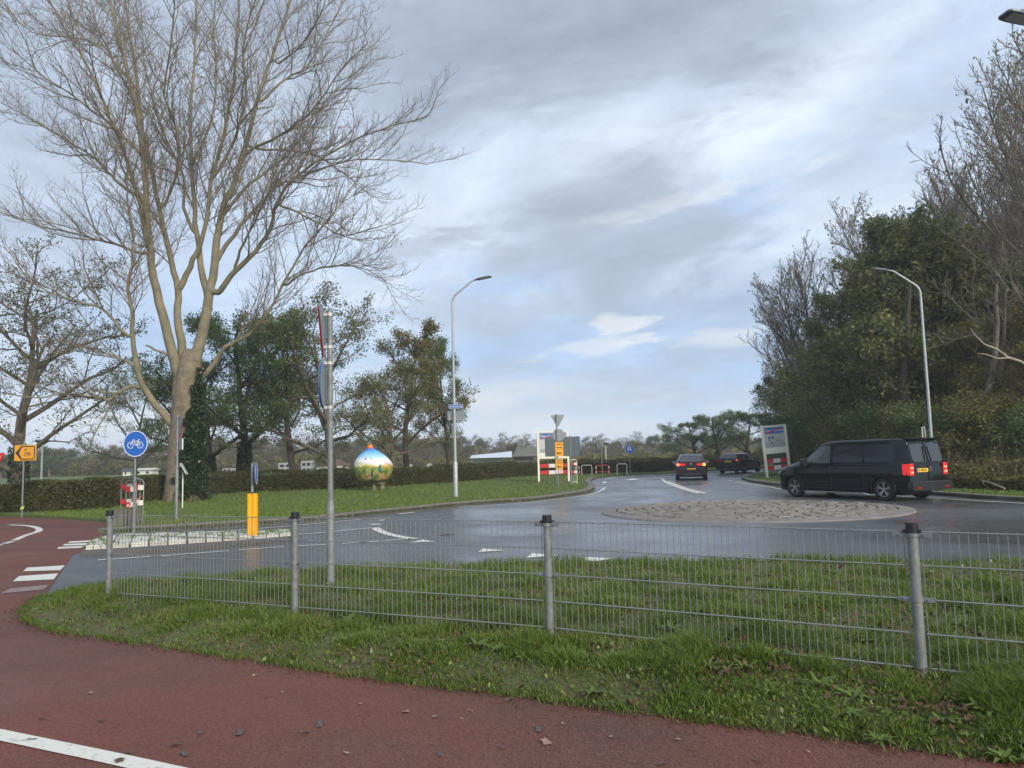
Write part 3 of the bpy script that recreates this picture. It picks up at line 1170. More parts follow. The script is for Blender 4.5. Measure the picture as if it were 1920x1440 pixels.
def leaves_mesh(P, size, rng, up_bias=0.3, droop=0.0, aspect=0.55):
    n = len(P)
    A = rand_dirs(n, rng)
    A[:, 2] -= droop
    A /= np.linalg.norm(A, axis=1, keepdims=True)
    nn = rand_dirs(n, rng)
    nn[:, 2] += up_bias
    B = np.cross(A, nn)
    B /= np.linalg.norm(B, axis=1, keepdims=True) + 1e-9
    C = np.cross(A, B)
    s = (size * rng.uniform(.6, 1.3, n))[:, None]
    V = np.stack([P - A * s * .5, P + B * s * aspect * .5 + C * s * .08, P + A * s * .5, P - B * s * aspect * .5 + C * s * .08], 1).reshape(-1, 3)
    F = np.arange(n * 4).reshape(-1, 4)
    return V, F


def norm(v):
    return v / (np.linalg.norm(v) + 1e-9)


def branch_poly(rng, p, d, L, n, wob, trop, r0, r1):
    pts = [p]
    d = norm(d)
    st = L / (n - 1)
    for _ in range(n - 1):
        d = norm(d + rng.normal(size=3) * wob + np.array([0, 0, trop]))
        p = p + d * st
        pts.append(p)
    return np.array(pts), np.linspace(r0, r1, n)


def perp(d, rng):
    v = rng.normal(size=3)
    v -= d * v.dot(d)
    return norm(v)


def spawn(rng, parent, spec, lev, out, Lpar):
    """children of a polyline, recursively"""
    s = spec[lev]
    pts, rad = parent
    n = len(pts)
    k = s['k'] if not callable(s['k']) else s['k'](Lpar)
    k = int(k)
    ts = np.linspace(s['t0'], 1.0, k) if k > 1 else np.array([.8])
    az = rng.uniform(0, 6.28)
    for t in ts:
        t = min(1, max(s['t0'] * .8, t + rng.uniform(-.5, .5) * (1 - s['t0']) / max(k, 1)))
        f = t * (n - 1)
        i = min(int(f), n - 2)
        p = pts[i] * (1 - f + i) + pts[i + 1] * (f - i)
        d = norm(pts[i + 1] - pts[i])
        az += 2.4 + rng.uniform(-.5, .5)
        a = np.array([math.cos(az), math.sin(az), 0.15])
        side = a - d * a.dot(d)
        side = norm(side)
        ang = R(s['ang'] * rng.uniform(.75, 1.25))
        cd = d * math.cos(ang) + side * math.sin(ang)
        shp = s['shape'](t) if 'shape' in s else (1.15 - .6 * t)
        L = Lpar * s['lr'] * shp * rng.uniform(.7, 1.2) if 'len' not in s else s['len'] * shp * rng.uniform(.6, 1.3)
        rp = rad[i] * (1 - f + i) + rad[i + 1] * (f - i)
        r0 = min(rp * .75, s['r'] * L if 'r' in s else rp * .6)
        r0 = max(r0, s['rmin'])
        c = branch_poly(rng, p, cd, L, s['n'], s['wob'], s['trop'], r0, max(r0 * .35, s['rmin'] * .6))
        out[lev].append(c)
        if lev + 1 < len(spec):
            spawn(rng, c, spec, lev + 1, out, L)


def tree_proto(name, label, cat, seed, hgt, tr, spec, barkm, twigm, leafm=None, nleaf=0, lsize=.12, lean=(0, 0), sides=(9, 6, 4, 3), spread=0.12, twig_lev=2, group=None, hide_leaf=0.0, trunk_top=.15, forks=1, ivy=0, trunk_n=10):
    rng = np.random.default_rng(seed)
    root = thing(name, label, cat, (0, 0, 0), group)
    out = {i: [] for i in range(len(spec))}
    trunks = []
    for q_ in range(forks):
        d0 = np.array([lean[0], lean[1], 1.0]) + (rng.normal(size=3) * .16 if forks > 1 else 0)
        t = branch_poly(rng, np.array([0, 0, -0.2]) + (rng.normal(size=3) * np.array([.15, .15, 0]) if forks > 1 else 0), d0, hgt * .92 * (rng.uniform(.75, 1) if q_ else 1), trunk_n, .07, .06, tr * (1 if forks == 1 else .7), tr * trunk_top)
        t[1][0] *= 1.3
        trunks.append(t)
        spawn(rng, t, spec, 0, out, hgt)
    Vs, Fs = tubes_mesh(trunks, 10)
    off = len(Vs)
    allV, allF = [Vs], [Fs]
    for lev in range(min(twig_lev, len(spec))):
        if out[lev]:
            V, F = tubes_mesh(out[lev], sides[min(lev, 3)])
            allV.append(V); allF.append(F + off); off += len(V)
    np_mesh('trunk', np.concatenate(allV), np.concatenate(allF), barkm, root, True)
    fine = [b for lev in range(twig_lev, len(spec)) for b in out[lev]]
    if fine:
        V, F = tubes_mesh(fine, 3)
        np_mesh('twigs', V, F, twigm, root)
    if leafm and nleaf:
        last = out[len(spec) - 1] + out[max(len(spec) - 2, 0)][::2]
        idx = rng.integers(0, len(last), nleaf)
        Pt = np.array([last[i][0][rng.integers(max(0, len(last[i][0]) // 2), len(last[i][0]))] for i in idx])
        Pt = Pt + rng.normal(size=Pt.shape) * spread
        V, F = leaves_mesh(Pt, lsize, rng)
        np_mesh('crown', V, F, leafm, root)
    if ivy:
        ivy_on(root, trunks[0], ivy, rng)
    return root


def ivy_on(root, trunk, n, rng, tmax=.3, rr=.1):
    pts, rad = trunk
    m = len(pts)
    t = rng.uniform(0.02, tmax, n) * (m - 1)
    i = t.astype(int); f = (t - i)[:, None]
    P = pts[i] * (1 - f) + pts[i + 1] * f
    ra = rad[i] + rr * (.5 + rng.random(n))
    a = rng.uniform(0, 6.28, n)
    P = P + np.stack([np.cos(a) * ra, np.sin(a) * ra, rng.normal(size=n) * .05], 1)
    V, F = leaves_mesh(P, .11, rng)
    return np_mesh('ivy', V, F, L_ivy, root)


# ---- the big bare poplar, its limbs laid out one by one
def big_tree():
    rng = np.random.default_rng(3)
    base = G(352, 938, Z_VERGE)
    Yb = base.y
    root = thing('poplar_tree', 'huge bare multi-stemmed tree with an ivy-clad trunk towering behind the hedge', 'tree', base)
    b0 = np.array(base)

    def P3(x, y, dyy):
        return np.array(D(x, y, Yb + dyy)) - b0

    limbs = [
        # (pixels, depth at the end, r0, r1)
        ([(348, 938), (346, 870), (347, 800), (351, 740), (355, 690), (357, 655)], 0.0, .66, .50),
        ([(338, 720), (328, 670), (305, 590), (288, 520), (280, 450), (275, 380), (268, 290), (250, 180), (222, 70), (195, -40), (180, -120)], -2.5, .34, .05),
        ([(281, 470), (262, 380), (238, 300), (205, 220), (165, 130), (120, 50), (70, -30)], -3.5, .15, .03),
        ([(349, 690), (340, 640), (333, 590), (336, 545), (322, 490), (305, 420), (285, 330), (268, 250), (258, 170), (248, 90), (235, 0), (228, -90)], 2.2, .27, .05),
        ([(338, 540), (356, 500), (375, 460), (386, 420), (397, 340), (420, 250), (436, 160), (445, 60), (450, -50)], -1.6, .18, .05),
        ([(360, 700), (375, 640), (388, 580), (398, 520), (406, 450), (418, 390), (440, 340), (462, 270), (482, 190), (508, 110), (545, 0), (570, -70)], 1.0, .36, .05),
        ([(390, 560), (378, 500), (368, 440), (363, 370), (357, 280), (360, 170), (367, 65), (370, -60)], 3.0, .22, .04),
        ([(368, 445), (345, 390), (345, 330), (315, 270), (290, 200), (270, 110), (265, 20)], 4.0, .11, .03),
        ([(396, 545), (415, 330 + 215), (440, 508), (480, 470), (506, 430), (520, 380), (545, 340), (590, 305), (650, 270), (710, 245), (800, 218)], -3.0, .20, .025),
        ([(405, 490), (440, 440), (475, 395), (520, 350), (565, 330), (630, 308), (700, 298), (800, 308)], 3.0, .14, .022),
        ([(372, 715), (395, 690), (425, 650), (455, 635), (485, 610), (512, 570), (530, 535), (560, 480), (600, 430), (640, 380), (680, 320)], -2.0, .17, .02),
        ([(528, 540), (570, 512), (620, 500), (670, 500), (725, 525)], -3.0, .07, .018),
        ([(340, 850), (330, 806), (294, 762), (270, 727), (257, 687), (248, 631), (248, 587), (240, 544), (246, 500), (250, 440), (240, 380), (235, 320)], -2.0, .26, .03),
        ([(268, 727), (240, 725), (215, 740), (203, 750), (170, 744), (120, 740), (60, 745), (0, 735)], -3.0, .12, .02),
        ([(248, 637), (220, 610), (195, 580), (150, 568), (110, 555), (60, 530), (0, 500)], -3.0, .11, .02),
        ([(257, 690), (225, 672), (195, 660), (150, 650), (100, 662)], -1.0, .08, .02),
        ([(279, 480), (245, 468), (200, 455), (150, 440), (80, 425), (0, 400)], -4.0, .10, .02),
        ([(277, 380), (230, 350), (200, 320), (170, 290), (120, 260), (60, 225), (0, 190)], 3.0, .11, .02),
        ([(268, 290), (215, 240), (150, 190), (90, 150), (20, 90)], -5.0, .09, .02),
        ([(240, 150), (190, 90), (140, 70), (60, 60), (10, 10)], 2.0, .07, .02),
        ([(460, 285), (510, 262), (560, 230), (600, 190), (640, 130), (690, 80)], -3.0, .10, .02),
        ([(480, 200), (530, 150), (580, 120), (620, 50), (650, -20)], 3.0, .09, .02),
        ([(460, 275), (520, 282), (590, 290), (650, 330), (700, 370)], 4.5, .08, .02),
        ([(418, 400), (470, 345), (530, 300), (570, 250), (620, 180), (700, 110)], 3.0, .11, .02),
        ([(520, 385), (560, 400), (600, 420), (640, 440), (700, 430)], -4.0, .07, .02),
        ([(440, 510), (450, 470), (475, 420), (495, 380), (520, 330), (560, 280)], -4.0, .09, .02),
        ([(325, 668), (305, 660), (285, 652), (272, 648)], -.6, .09, .04),
        ([(300, 400), (330, 330), (335, 260), (310, 180), (318, 90), (330, -20)], -4.5, .09, .03),
        ([(400, 340), (440, 260), (460, 180), (455, 90), (480, 0)], -4.0, .10, .03),
        ([(365, 300), (395, 230), (405, 140), (400, 40), (410, -40)], 5.0, .09, .03),
        ([(250, 180), (215, 120), (180, 40), (160, -40)], 4.0, .08, .03),
        ([(506, 125), (560, 90), (600, 30), (620, -40)], -2.0, .07, .02),
    ]
    main = []
    for px, dend, r0, r1 in limbs:
        line = smooth_line(px, 3)
        n = len(line)
        # depth starts at the parent's depth
        start = P3(*px[0], 0)
        d0 = 0.0
        if main:
            best = min(((np.hypot(*(np.array(q_[3][k]) - np.array(px[0]))), q_[4][k]) for q_ in main for k in range(len(q_[3]))), key=lambda a: a[0])
            d0 = best[1]
        ds = [d0 + (dend - d0) * (i / (n - 1)) ** 1.2 for i in range(n)]
        pts_ = np.array([P3(x, y, d) for (x, y), d in zip(line, ds)])
        pts_ += rng.normal(size=pts_.shape) * .025 * (0 if not main else 1)
        rad = (r0 + (r1 - r0) * np.linspace(0, 1, n) ** .6) * .84
        if main and px[0] != (340, 850):
            cand = [(np.linalg.norm(q_[0][k] - pts_[0]), q_, k) for q_ in main for k in range(len(q_[0]))]
            dd_, q_, k_ = min(cand, key=lambda a: a[0])
            if dd_ < 1.6:
                pts_[0] = q_[0][k_]
                rad = np.minimum(rad, q_[1][k_] * 1.0)
        if not main:
            rad = np.interp(np.linspace(0, 1, n), [0, .15, .4, .8, 1], [.95, .74, .60, .50, .26])
        main.append((pts_, rad, px, line, ds))
    mb = MB()
    for pts_, rad, *_ in main[:1]:
        mb.tube(pts_, list(rad), 20, 0, True)
    # fluted lower trunk: stems fused below the fork
    for dxx, rr_ in ((-.42, .30), (.30, .30), (.48, .2), (-.1, .3)):
        mb.tube([np.array([dxx * 1.25, -.05, 0.0]), np.array([dxx, -.12, 1.6]), np.array([dxx * .9, -.15, 3.2]), np.array([dxx * .9, -.1, 5.0]), np.array([dxx * .6, 0, 6.0])], [rr_ * 1.25, rr_, rr_ * .9, rr_ * .9, .06], 12, 0)
    mb.build('trunk', bark_low, root, True, local=True, angle=60)
    V, F = tubes_mesh([(p, r_) for p, r_, *_ in main[1:]], 9)
    np_mesh('limbs', V, F, bark_pop, root, True)
    spec = [
        dict(k=lambda L: max(4, L / .37), t0=.24, ang=38, len=2.7, r=.011, rmin=.012, n=8, wob=.12, trop=.07, shape=lambda t: 1.15 - .45 * t),
        dict(k=lambda L: max(3, L / .23), t0=.15, ang=38, lr=.42, r=.010, rmin=.0072, n=6, wob=.15, trop=.07),
        dict(k=lambda L: max(2, L / .15), t0=.15, ang=40, len=.36, r=.02, rmin=.0058, n=4, wob=.2, trop=.12),
    ]
    out = {0: [], 1: [], 2: []}
    for j, (pts_, rad, px, line, ds) in enumerate(main[1:]):
        L = float(np.linalg.norm(np.diff(pts_, axis=0), axis=1).sum())
        sp0 = dict(spec[0])
        if j in (0, 2, 3, 4, 5): sp0['t0'] = .35
        if j == 25: continue
        if j in (11,): sp0['t0'] = .5
        spawn(rng, (pts_, rad), [sp0] + spec[1:], 0, out, L)
    V, F = tubes_mesh(out[0], 5)
    V2, F2 = tubes_mesh(out[1] + out[2], 3)
    np_mesh('branches', V, F, bark_pop, root, True)
    np_mesh('crown', V2, F2, twig_m, root)
    # a few last leaves
    lst = out[2]
    idx = rng.integers(0, len(lst), 900)
    Pt = np.array([lst[i][0][-1] for i in idx]) + rng.normal(size=(900, 3)) * .04
    V, F = leaves_mesh(Pt, .09, rng)
    np_mesh('last_leaves', V, F, L_brown, root)
    # ivy on the right side of the trunk
    n = 12000
    z = rng.uniform(0, 1, n) ** .85 * 5.6
    a = rng.uniform(-2.1, .25, n)
    edge = np.interp(z, [0, 1.5, 3.0, 4.2, 5.6], [.0, .15, .35, .7, 1.0]) + .12 * np.sin(z * 5) + .08 * np.sin(z * 13)
    kp = (a > -1.9 + edge * 1.2) & (a < .35 - edge * .5)
    z, a = z[kp], a[kp]
    n = len(z)
    wdt = np.interp(z, [0, 1.5, 3, 5.6], [.74, .62, .56, .46]) * (1 + .10 * np.sin(z * 7 + 3 * a) + .08 * np.sin(z * 3.1 - a * 5))
    rr_ = wdt + rng.exponential(.07, n)
    Pt = np.stack([np.interp(z, [0, 5.6], [.0, .12]) + rr_ * np.cos(a), -.18 + rr_ * np.sin(a), z], 1)
    V, F = leaves_mesh(Pt, .13, rng)
    np_mesh('ivy', V, F, L_ivy, root)
    return root


big_tree()

# ---- tree kinds
rd = lambda t: .55 + .75 * math.sin(math.pi * min(1, .12 + .85 * t))
S_LEAFY = [
    dict(k=15, t0=.22, ang=58, lr=.42, r=.02, rmin=.03, n=8, wob=.14, trop=.06, shape=lambda t: 1.15 - .75 * t),
    dict(k=9, t0=.22, ang=50, lr=.48, r=.016, rmin=.013, n=6, wob=.17, trop=.04),
    dict(k=7, t0=.2, ang=50, lr=.5, r=.012, rmin=.008, n=5, wob=.2, trop=.03),
]
S_SPREAD = [
    dict(k=12, t0=.2, ang=66, lr=.62, r=.022, rmin=.03, n=9, wob=.13, trop=.045, shape=lambda t: 1.15 - .7 * t),
    dict(k=9, t0=.25, ang=48, lr=.42, r=.015, rmin=.012, n=6, wob=.17, trop=.03),
    dict(k=8, t0=.15, ang=50, lr=.45, r=.012, rmin=.008, n=5, wob=.2, trop=.02),
]
S_WIDE = [
    dict(k=15, t0=.16, ang=52, lr=.62, r=.022, rmin=.03, n=9, wob=.13, trop=.07, shape=lambda t: 1.15 - .6 * t),
    dict(k=10, t0=.2, ang=48, lr=.45, r=.015, rmin=.012, n=6, wob=.17, trop=.04),
    dict(k=9, t0=.15, ang=50, lr=.45, r=.012, rmin=.009, n=5, wob=.2, trop=.02),
]
S_BARE = [
    dict(k=22, t0=.18, ang=42, lr=.42, r=.013, rmin=.018, n=9, wob=.12, trop=.07, shape=lambda t: 1.2 - .75 * t),
    dict(k=9, t0=.2, ang=36, lr=.42, r=.012, rmin=.010, n=6, wob=.13, trop=.08),
    dict(k=7, t0=.15, ang=36, lr=.42, r=.012, rmin=.0075, n=5, wob=.16, trop=.06),
    dict(k=4, t0=.2, ang=38, lr=.45, r=.012, rmin=.006, n=4, wob=.18, trop=.06),
]
S_SHRUB = [
    dict(k=9, t0=.1, ang=45, lr=.5, r=.014, rmin=.015, n=6, wob=.16, trop=.05),
    dict(k=7, t0=.2, ang=48, lr=.5, r=.012, rmin=.009, n=5, wob=.2, trop=.03),
    dict(k=5, t0=.2, ang=48, lr=.5, r=.012, rmin=.007, n=4, wob=.2, trop=.02),
]
S_FAR = [
    dict(k=12, t0=.15, ang=50, lr=.42, r=.015, rmin=.03, n=6, wob=.14, trop=.05, shape=lambda t: 1.2 - .75 * t),
    dict(k=7, t0=.2, ang=45, lr=.5, r=.013, rmin=.02, n=5, wob=.16, trop=.05),
]


def at(px, Y, z=Z_VERGE):
    d = D(px, 850, Y)
    return Vector((d.x, Y, z))


def hgt_for(py, px, Y):
    return D(px, py, Y).z - Z_VERGE


protos = {}
FAR_AWAY = (0, -400, 0)


def P(kind, *a, **k):
    protos[kind] = tree_proto(*a, **k)
    return protos[kind]


used = set()


def place(kind, px, Y, py_top, label, rz=None, proto_h=10.0, group=None, wide=1.0, z=Z_VERGE):
    pr = protos[kind]
    s = hgt_for(py_top, px, Y) / proto_h
    rz = random.uniform(0, 6.28) if rz is None else rz
    loc = at(px, Y, z)
    if kind not in used:
        used.add(kind)
        pr.location = loc
        pr.rotation_euler = (0, 0, rz)
        pr.scale = (s * wide, s * wide, s)
        pr['label'] = label
        if group: pr['group'] = group
        elif 'group' in pr: del pr['group']
        return pr
    o = dup(pr, loc, rz, (s * wide, s * wide, s), label, group)
    if not group and 'group' in o: del o['group']
    return o


P('oak', 'leafy_tree', 'x', 'tree', 21, 10, .26, S_LEAFY, bark_dk, twig_m, L_oak, 24000, .15, spread=.15, ivy=0)
P('oak2', 'leafy_tree', 'x', 'tree', 22, 10, .24, S_LEAFY, bark_dk, twig_m, L_dark, 22000, .14, spread=.16)
P('dark', 'leafy_tree', 'x', 'tree', 23, 10, .28, S_SPREAD, bark_dk, twig_m, L_dark, 21000, .14, spread=.16, ivy=3500)
P('open', 'spreading_tree', 'x', 'tree', 24, 10, .25, S_SPREAD, bark_gr, twig_m, L_brown, 13000, .14, spread=.16)
P('brown', 'leafy_tree', 'x', 'tree', 25, 10, .22, S_LEAFY, bark_dk, twig_m, L_olive, 19000, .14, spread=.16)
P('sparse', 'half_bare_tree', 'x', 'tree', 26, 10, .30, S_WIDE, bark_gr, bark_dk, L_brown, 11000, .12, spread=.12, ivy=1600)
P('bare', 'bare_tree', 'x', 'tree', 27, 10, .13, S_BARE, bark_gr, twig_m, L_brown, 900, .11, spread=.06, twig_lev=2)
P('bare2', 'bare_tree', 'x', 'tree', 28, 10, .12, S_BARE, bark_gr, twig_m, L_brown, 500, .11, spread=.06, forks=2, twig_lev=2)
P('shrub', 'bush', 'x', 'bush', 29, 10, .16, S_SHRUB, bark_dk, twig_m, L_olive, 15000, .30, spread=.45, forks=5, trunk_n=7)
P('shrub2', 'bush', 'x', 'bush', 30, 10, .16, S_SHRUB, bark_dk, twig_m, L_dark, 15000, .30, spread=.45, forks=5, trunk_n=7)
P('far1', 'far_tree', 'x', 'tree', 31, 10, .2, S_FAR, bark_gr, bark_gr, L_far, 5200, .32, spread=.42, sides=(4, 3, 3, 3), trunk_n=6)
P('far2', 'far_tree', 'x', 'tree', 32, 10, .2, S_FAR, bark_gr, bark_gr, L_dark, 5200, .32, spread=.42, sides=(4, 3, 3, 3), trunk_n=6)
P('far3', 'far_tree', 'x', 'tree', 33, 10, .2, S_FAR, bark_gr, bark_gr, L_far, 1200, .3, spread=.3, sides=(4, 3, 3, 3), trunk_n=6, forks=2)

# individual trees beyond the hedge, left to right
place('sparse', 42, 36, 545, 'half-bare spreading tree with a dark ivy-covered foot behind the yellow arrow sign', 0.6, wide=1.12)
place('open', 255, 52, 715, 'low thin-leaved tree between the round bicycle sign and the huge bare tree', 2.2)
place('dark', 398, 43, 655, 'dark evergreen-looking tree close to the right side of the huge bare tree', 1.0)
place('dark', 458, 44, 575, 'tall dark green tree with an ivy-wrapped trunk behind the yellow bollard', 2.6)
place('oak2', 553, 46, 600, 'green-crowned tree with a bare forking trunk just left of the tall sign pole', 0.4)
place('open', 625, 46, 590, 'wide tree with thin browning leaves behind the tall sign pole', 4.1, wide=1.1)
place('brown', 762, 50, 610, 'olive-brown tree directly behind the painted bulb', 0.9, wide=1.0)
place('open', 735, 48, 700, 'low browning tree leaning out over the painted bulb', 5.2)
place('oak2', 838, 54, 650, 'small dark tree behind the street lamp with the street name plate', 1.7, wide=.75)
place('dark', 1305, 78, 785, 'dark windswept tree behind the two cars on the road', 0.3, wide=1.5)
place('dark', 1345, 76, 772, 'dark windswept tree between the diamond sign and the estate car', 2.0, wide=1.4)
place('dark', 1398, 74, 768, 'dark windswept tree just left of the leaning white town sign', 3.3, wide=1.5)
# the wood on the right
wood = 'trees of the wood on the right'
W = [('oak2', 1485, 52, 700, 'low dark tree at the left tip of the wood above the leaning town sign', 1.25),
     ('oak2', 1530, 47, 690, 'low dark tree above the nose of the black van', 1.1),
     ('bare', 1515, 55, 545, 'bare twiggy tree rising at the left end of the wood', .95),
     ('bare2', 1570, 52, 470, 'bare double-stemmed tree left of the tall leafy oak', .85),
     ('bare', 1620, 50, 425, 'bare tree peeping over the left shoulder of the tall oak', .85),
     ('oak', 1655, 38, 470, 'leafy tree left of the lamp post, second in size in the wood', 1.15),
     ('oak', 1722, 36, 405, 'tall full oak directly behind the lamp post', 1.1),
     ('brown', 1600, 40, 640, 'mid-sized brownish tree above the roof of the black van', 1.0),
     ('oak', 1790, 37, 450, 'green oak just right of the lamp post', 1.0),
     ('brown', 1850, 33, 600, 'yellow-brown tree above the bramble bank', 1.05),
     ('oak2', 1900, 35, 520, 'dark tree at the right edge of the photograph', 1.05),
     ('bare', 1700, 46, 360, 'tall bare tree standing behind the full oak', .8),
     ('bare2', 1760, 44, 320, 'tall bare forked tree behind and right of the full oak', .8),
     ('bare', 1820, 42, 270, 'tall bare tree above the pale dead branches', .85),
     ('bare2', 1880, 40, 210, 'tall bare tree near the right edge of the photograph', .85),
     ('bare', 1935, 38, 130, 'tallest bare tree at the right edge, partly out of the picture', .9),
     ('bare2', 2110, 31, 60, 'nearest bare tree, its branches reaching in at the upper right corner', .8),
     ('brown', 1940, 30, 560, 'yellow-brown tree at the far right behind the brambles', 1.0),
     ('oak2', 1980, 44, 400, 'dark tree beyond the right edge, half in view', 1.0),
     ('bare', 1680, 45, 395, 'thin bare tree showing just over the top of the tall oak', 1.0),
     ('bare2', 1735, 43, 350, 'bare forked tree showing over the right shoulder of the tall oak', 1.0),
     ('bare', 1545, 53, 505, 'bare tree between the two leftmost bare trees of the wood', 1.0),
     ('bare', 1600, 48, 450, 'bare tree close behind the left edge of the tall oak', 1.0),
     ('oak', 1620, 42, 560, 'leafy green tree above the middle of the van roof', 1.15),
     ('oak2', 1740, 50, 600, 'dark tree deep in the wood behind the lamp post', 1.2),
     ('brown', 1830, 48, 560, 'brownish tree deep in the wood above the brambles', 1.2),
     ('oak2', 1640, 56, 640, 'dark tree deep in the wood above the roof of the van', 1.2),
     ('oak', 1900, 52, 480, 'green tree deep in the wood at the right edge', 1.2),
     ('brown', 1560, 60, 720, 'brownish tree deep at the left end of the wood', 1.2),
     ]
for i, (k, px, Y, pt, lb, wd) in enumerate(W):
    place(k, px, Y, pt, lb, group=wood, wide=wd)
U = [(1500, 46, 800), (1560, 42, 790), (1600, 38, 780), (1650, 36, 770), (1690, 34, 780), (1730, 33, 760), (1780, 31, 765), (1820, 30, 760), (1865, 30, 750), (1910, 29, 770), (1955, 29, 760),
     (1480, 60, 815), (1540, 58, 800), (1610, 56, 760), (1680, 52, 740), (1750, 50, 740), (1830, 46, 720), (1900, 44, 720), (1980, 42, 720), (1450, 64, 825), (1590, 66, 780), (1720, 64, 760), (1860, 60, 740), (1980, 58, 720), (2060, 32, 700), (2080, 45, 650)]
for i, (px, Y, pt) in enumerate(U):
    place('shrub' if i % 3 else 'shrub2', px, Y, pt, 'bushy undergrowth shrub standing among the trees of the wood on the right', group='shrubs under the wood', wide=1.3)
# thick trunks seen in the wood's edge
tw = [(1710, 34, .26, 9), (1838, 31, .2, 8), (1865, 32, .16, 8), (1770, 34, .18, 8)]
for i, (px, Y, r_, h_) in enumerate(tw):
    b_ = at(px, Y)
    t = thing('tree_stem', ('thick brown trunk behind the roof of the van', 'pale brown trunk above the brambles, left one of the close pair', 'pale brown trunk above the brambles, right one of the close pair', 'ivy-wrapped trunk just right of the lamp post')[i], 'tree', b_)
    rng = np.random.default_rng(60 + i)
    tr_ = branch_poly(rng, np.array([0, 0, -.1]), np.array([0, 0, 1.]), h_, 12, .06, .05, r_, r_ * .25)
    out = {0: [], 1: []}
    spawn(rng, tr_, [dict(k=9, t0=.35, ang=60, len=1.6, r=.02, rmin=.015, n=6, wob=.16, trop=.08), dict(k=6, t0=.2, ang=45, lr=.5, r=.02, rmin=.008, n=4, wob=.2, trop=.05)], 0, out, h_)
    V, F = tubes_mesh([tr_], 10)
    V2, F2 = tubes_mesh(out[0] + out[1], 4)
    np_mesh('trunk', np.concatenate([V, V2]), np.concatenate([F, F2 + len(V)]), bark_gr if i in (1, 2) else bark_dk, t, True)
    if i == 3:
        ivy_on(t, tr_, 3500, rng, .9, .22)
# pale dead branches reaching in from the right
b_ = at(1990, 24)
t = thing('dead_tree', 'pale dead leaning stem whose bare branches cross the wood at the right edge', 'tree', b_)
mb = MB()
q0 = lambda x, y, Y: D(x, y, Y)
mb.tube([q0(1985, 925, 24), q0(1990, 860, 24), q0(1975, 760, 24), q0(1945, 700, 24), q0(1915, 678, 24)], [.10, .09, .075, .06, .04], 8)
mb.tube([q0(1915, 678, 24), q0(1890, 670, 23.8), q0(1870, 655, 23.6), q0(1845, 645, 23.5), q0(1828, 628, 23.4), q0(1820, 615, 23.4)], [.04, .032, .028, .02, .014, .008], 6)
mb.tube([q0(1895, 671, 23.8), q0(1870, 672, 23.7), q0(1850, 665, 23.6), q0(1833, 662, 23.5)], [.024, .02, .014, .007], 6)
mb.build('trunk', mat('dead_wood', (0.42, 0.37, 0.28), .8, 0, .3, 5), t, True)

# far treeline
rng = random.Random(5)
farl = 'far trees along the skyline'
cnt = 0
tops = [(-60, 862), (0, 862), (80, 856), (200, 852), (330, 846), (420, 838), (520, 836), (640, 838), (720, 832), (800, 832), (880, 836), (960, 836), (1060, 838), (1140, 838), (1220, 832), (1300, 828), (1400, 830), (1500, 825)]
x = -60.0
while x < 1500:
    Y = rng.uniform(120, 210)
    top = np.interp(x, [a for a, _ in tops], [b for _, b in tops]) + rng.uniform(-5, 8) - 10
    k = rng.choice(['far1', 'far2', 'far3', 'far1', 'far3'])
    if rng.random() < .12: top -= 8; k = 'far3'
    place(k, x, Y, top, {'far1': 'brown-leaved tree standing far off on the skyline', 'far2': 'dark green tree standing far off on the skyline', 'far3': 'thin bare tree standing far off on the skyline'}[k], group=farl, wide=1.6)
    x += rng.uniform(7, 15)
    cnt += 1


# distant scrub and wood that reads as one mass
def far_mass(name, x0, x1, Ys, tops_, n, size, m, seed, z0=0.0, flat=1.0):
    r_ = np.random.default_rng(seed)
    px_ = r_.uniform(x0, x1, n)
    Y = r_.uniform(Ys[0], Ys[1], n)
    hp = np.interp(px_, [a for a, _ in tops_], [b for _, b in tops_])
    ang_x = (px_ - 960) / FPX
    hor = 853 - ROLL * (px_ - 960)
    hmax = H + (hor - hp) / FPX * Y * 1.03
    lump = .72 + .28 * np.sin(px_ * .11 + 2 * np.sin(px_ * .037) + Y * .05)
    z = z0 + r_.random(n) ** .8 * hmax * lump
    X = np.array([D(a, 850, 100).x for a in px_]) * Y / 100
    V, F = leaves_mesh(np.stack([X, Y, z], 1), size, r_)
    o = np_mesh(name, V, F, m)
    tag(o, {'scrub': 'dense brown scrub filling the land in front of the skyline', 'far_wood': 'far-off wood reading as one brown mass along the skyline'}[name], 'scrub' if name == 'scrub' else 'wood', kind='stuff')


far_mass('far_wood', -150, 1550, (150, 230), [(a, b + 2) for a, b in tops], 90000, .8, L_far, 4)
far_mass('scrub', -150, 1000, (122, 150), [(-150, 880), (0, 874), (200, 864), (330, 858), (500, 852), (700, 850), (880, 856), (1000, 858)], 46000, .5, L_bramble, 6)
far_mass('scrub', 1000, 1560, (100, 140), [(1000, 856), (1200, 848), (1400, 840), (1560, 830)], 30000, .5, L_olive, 8)


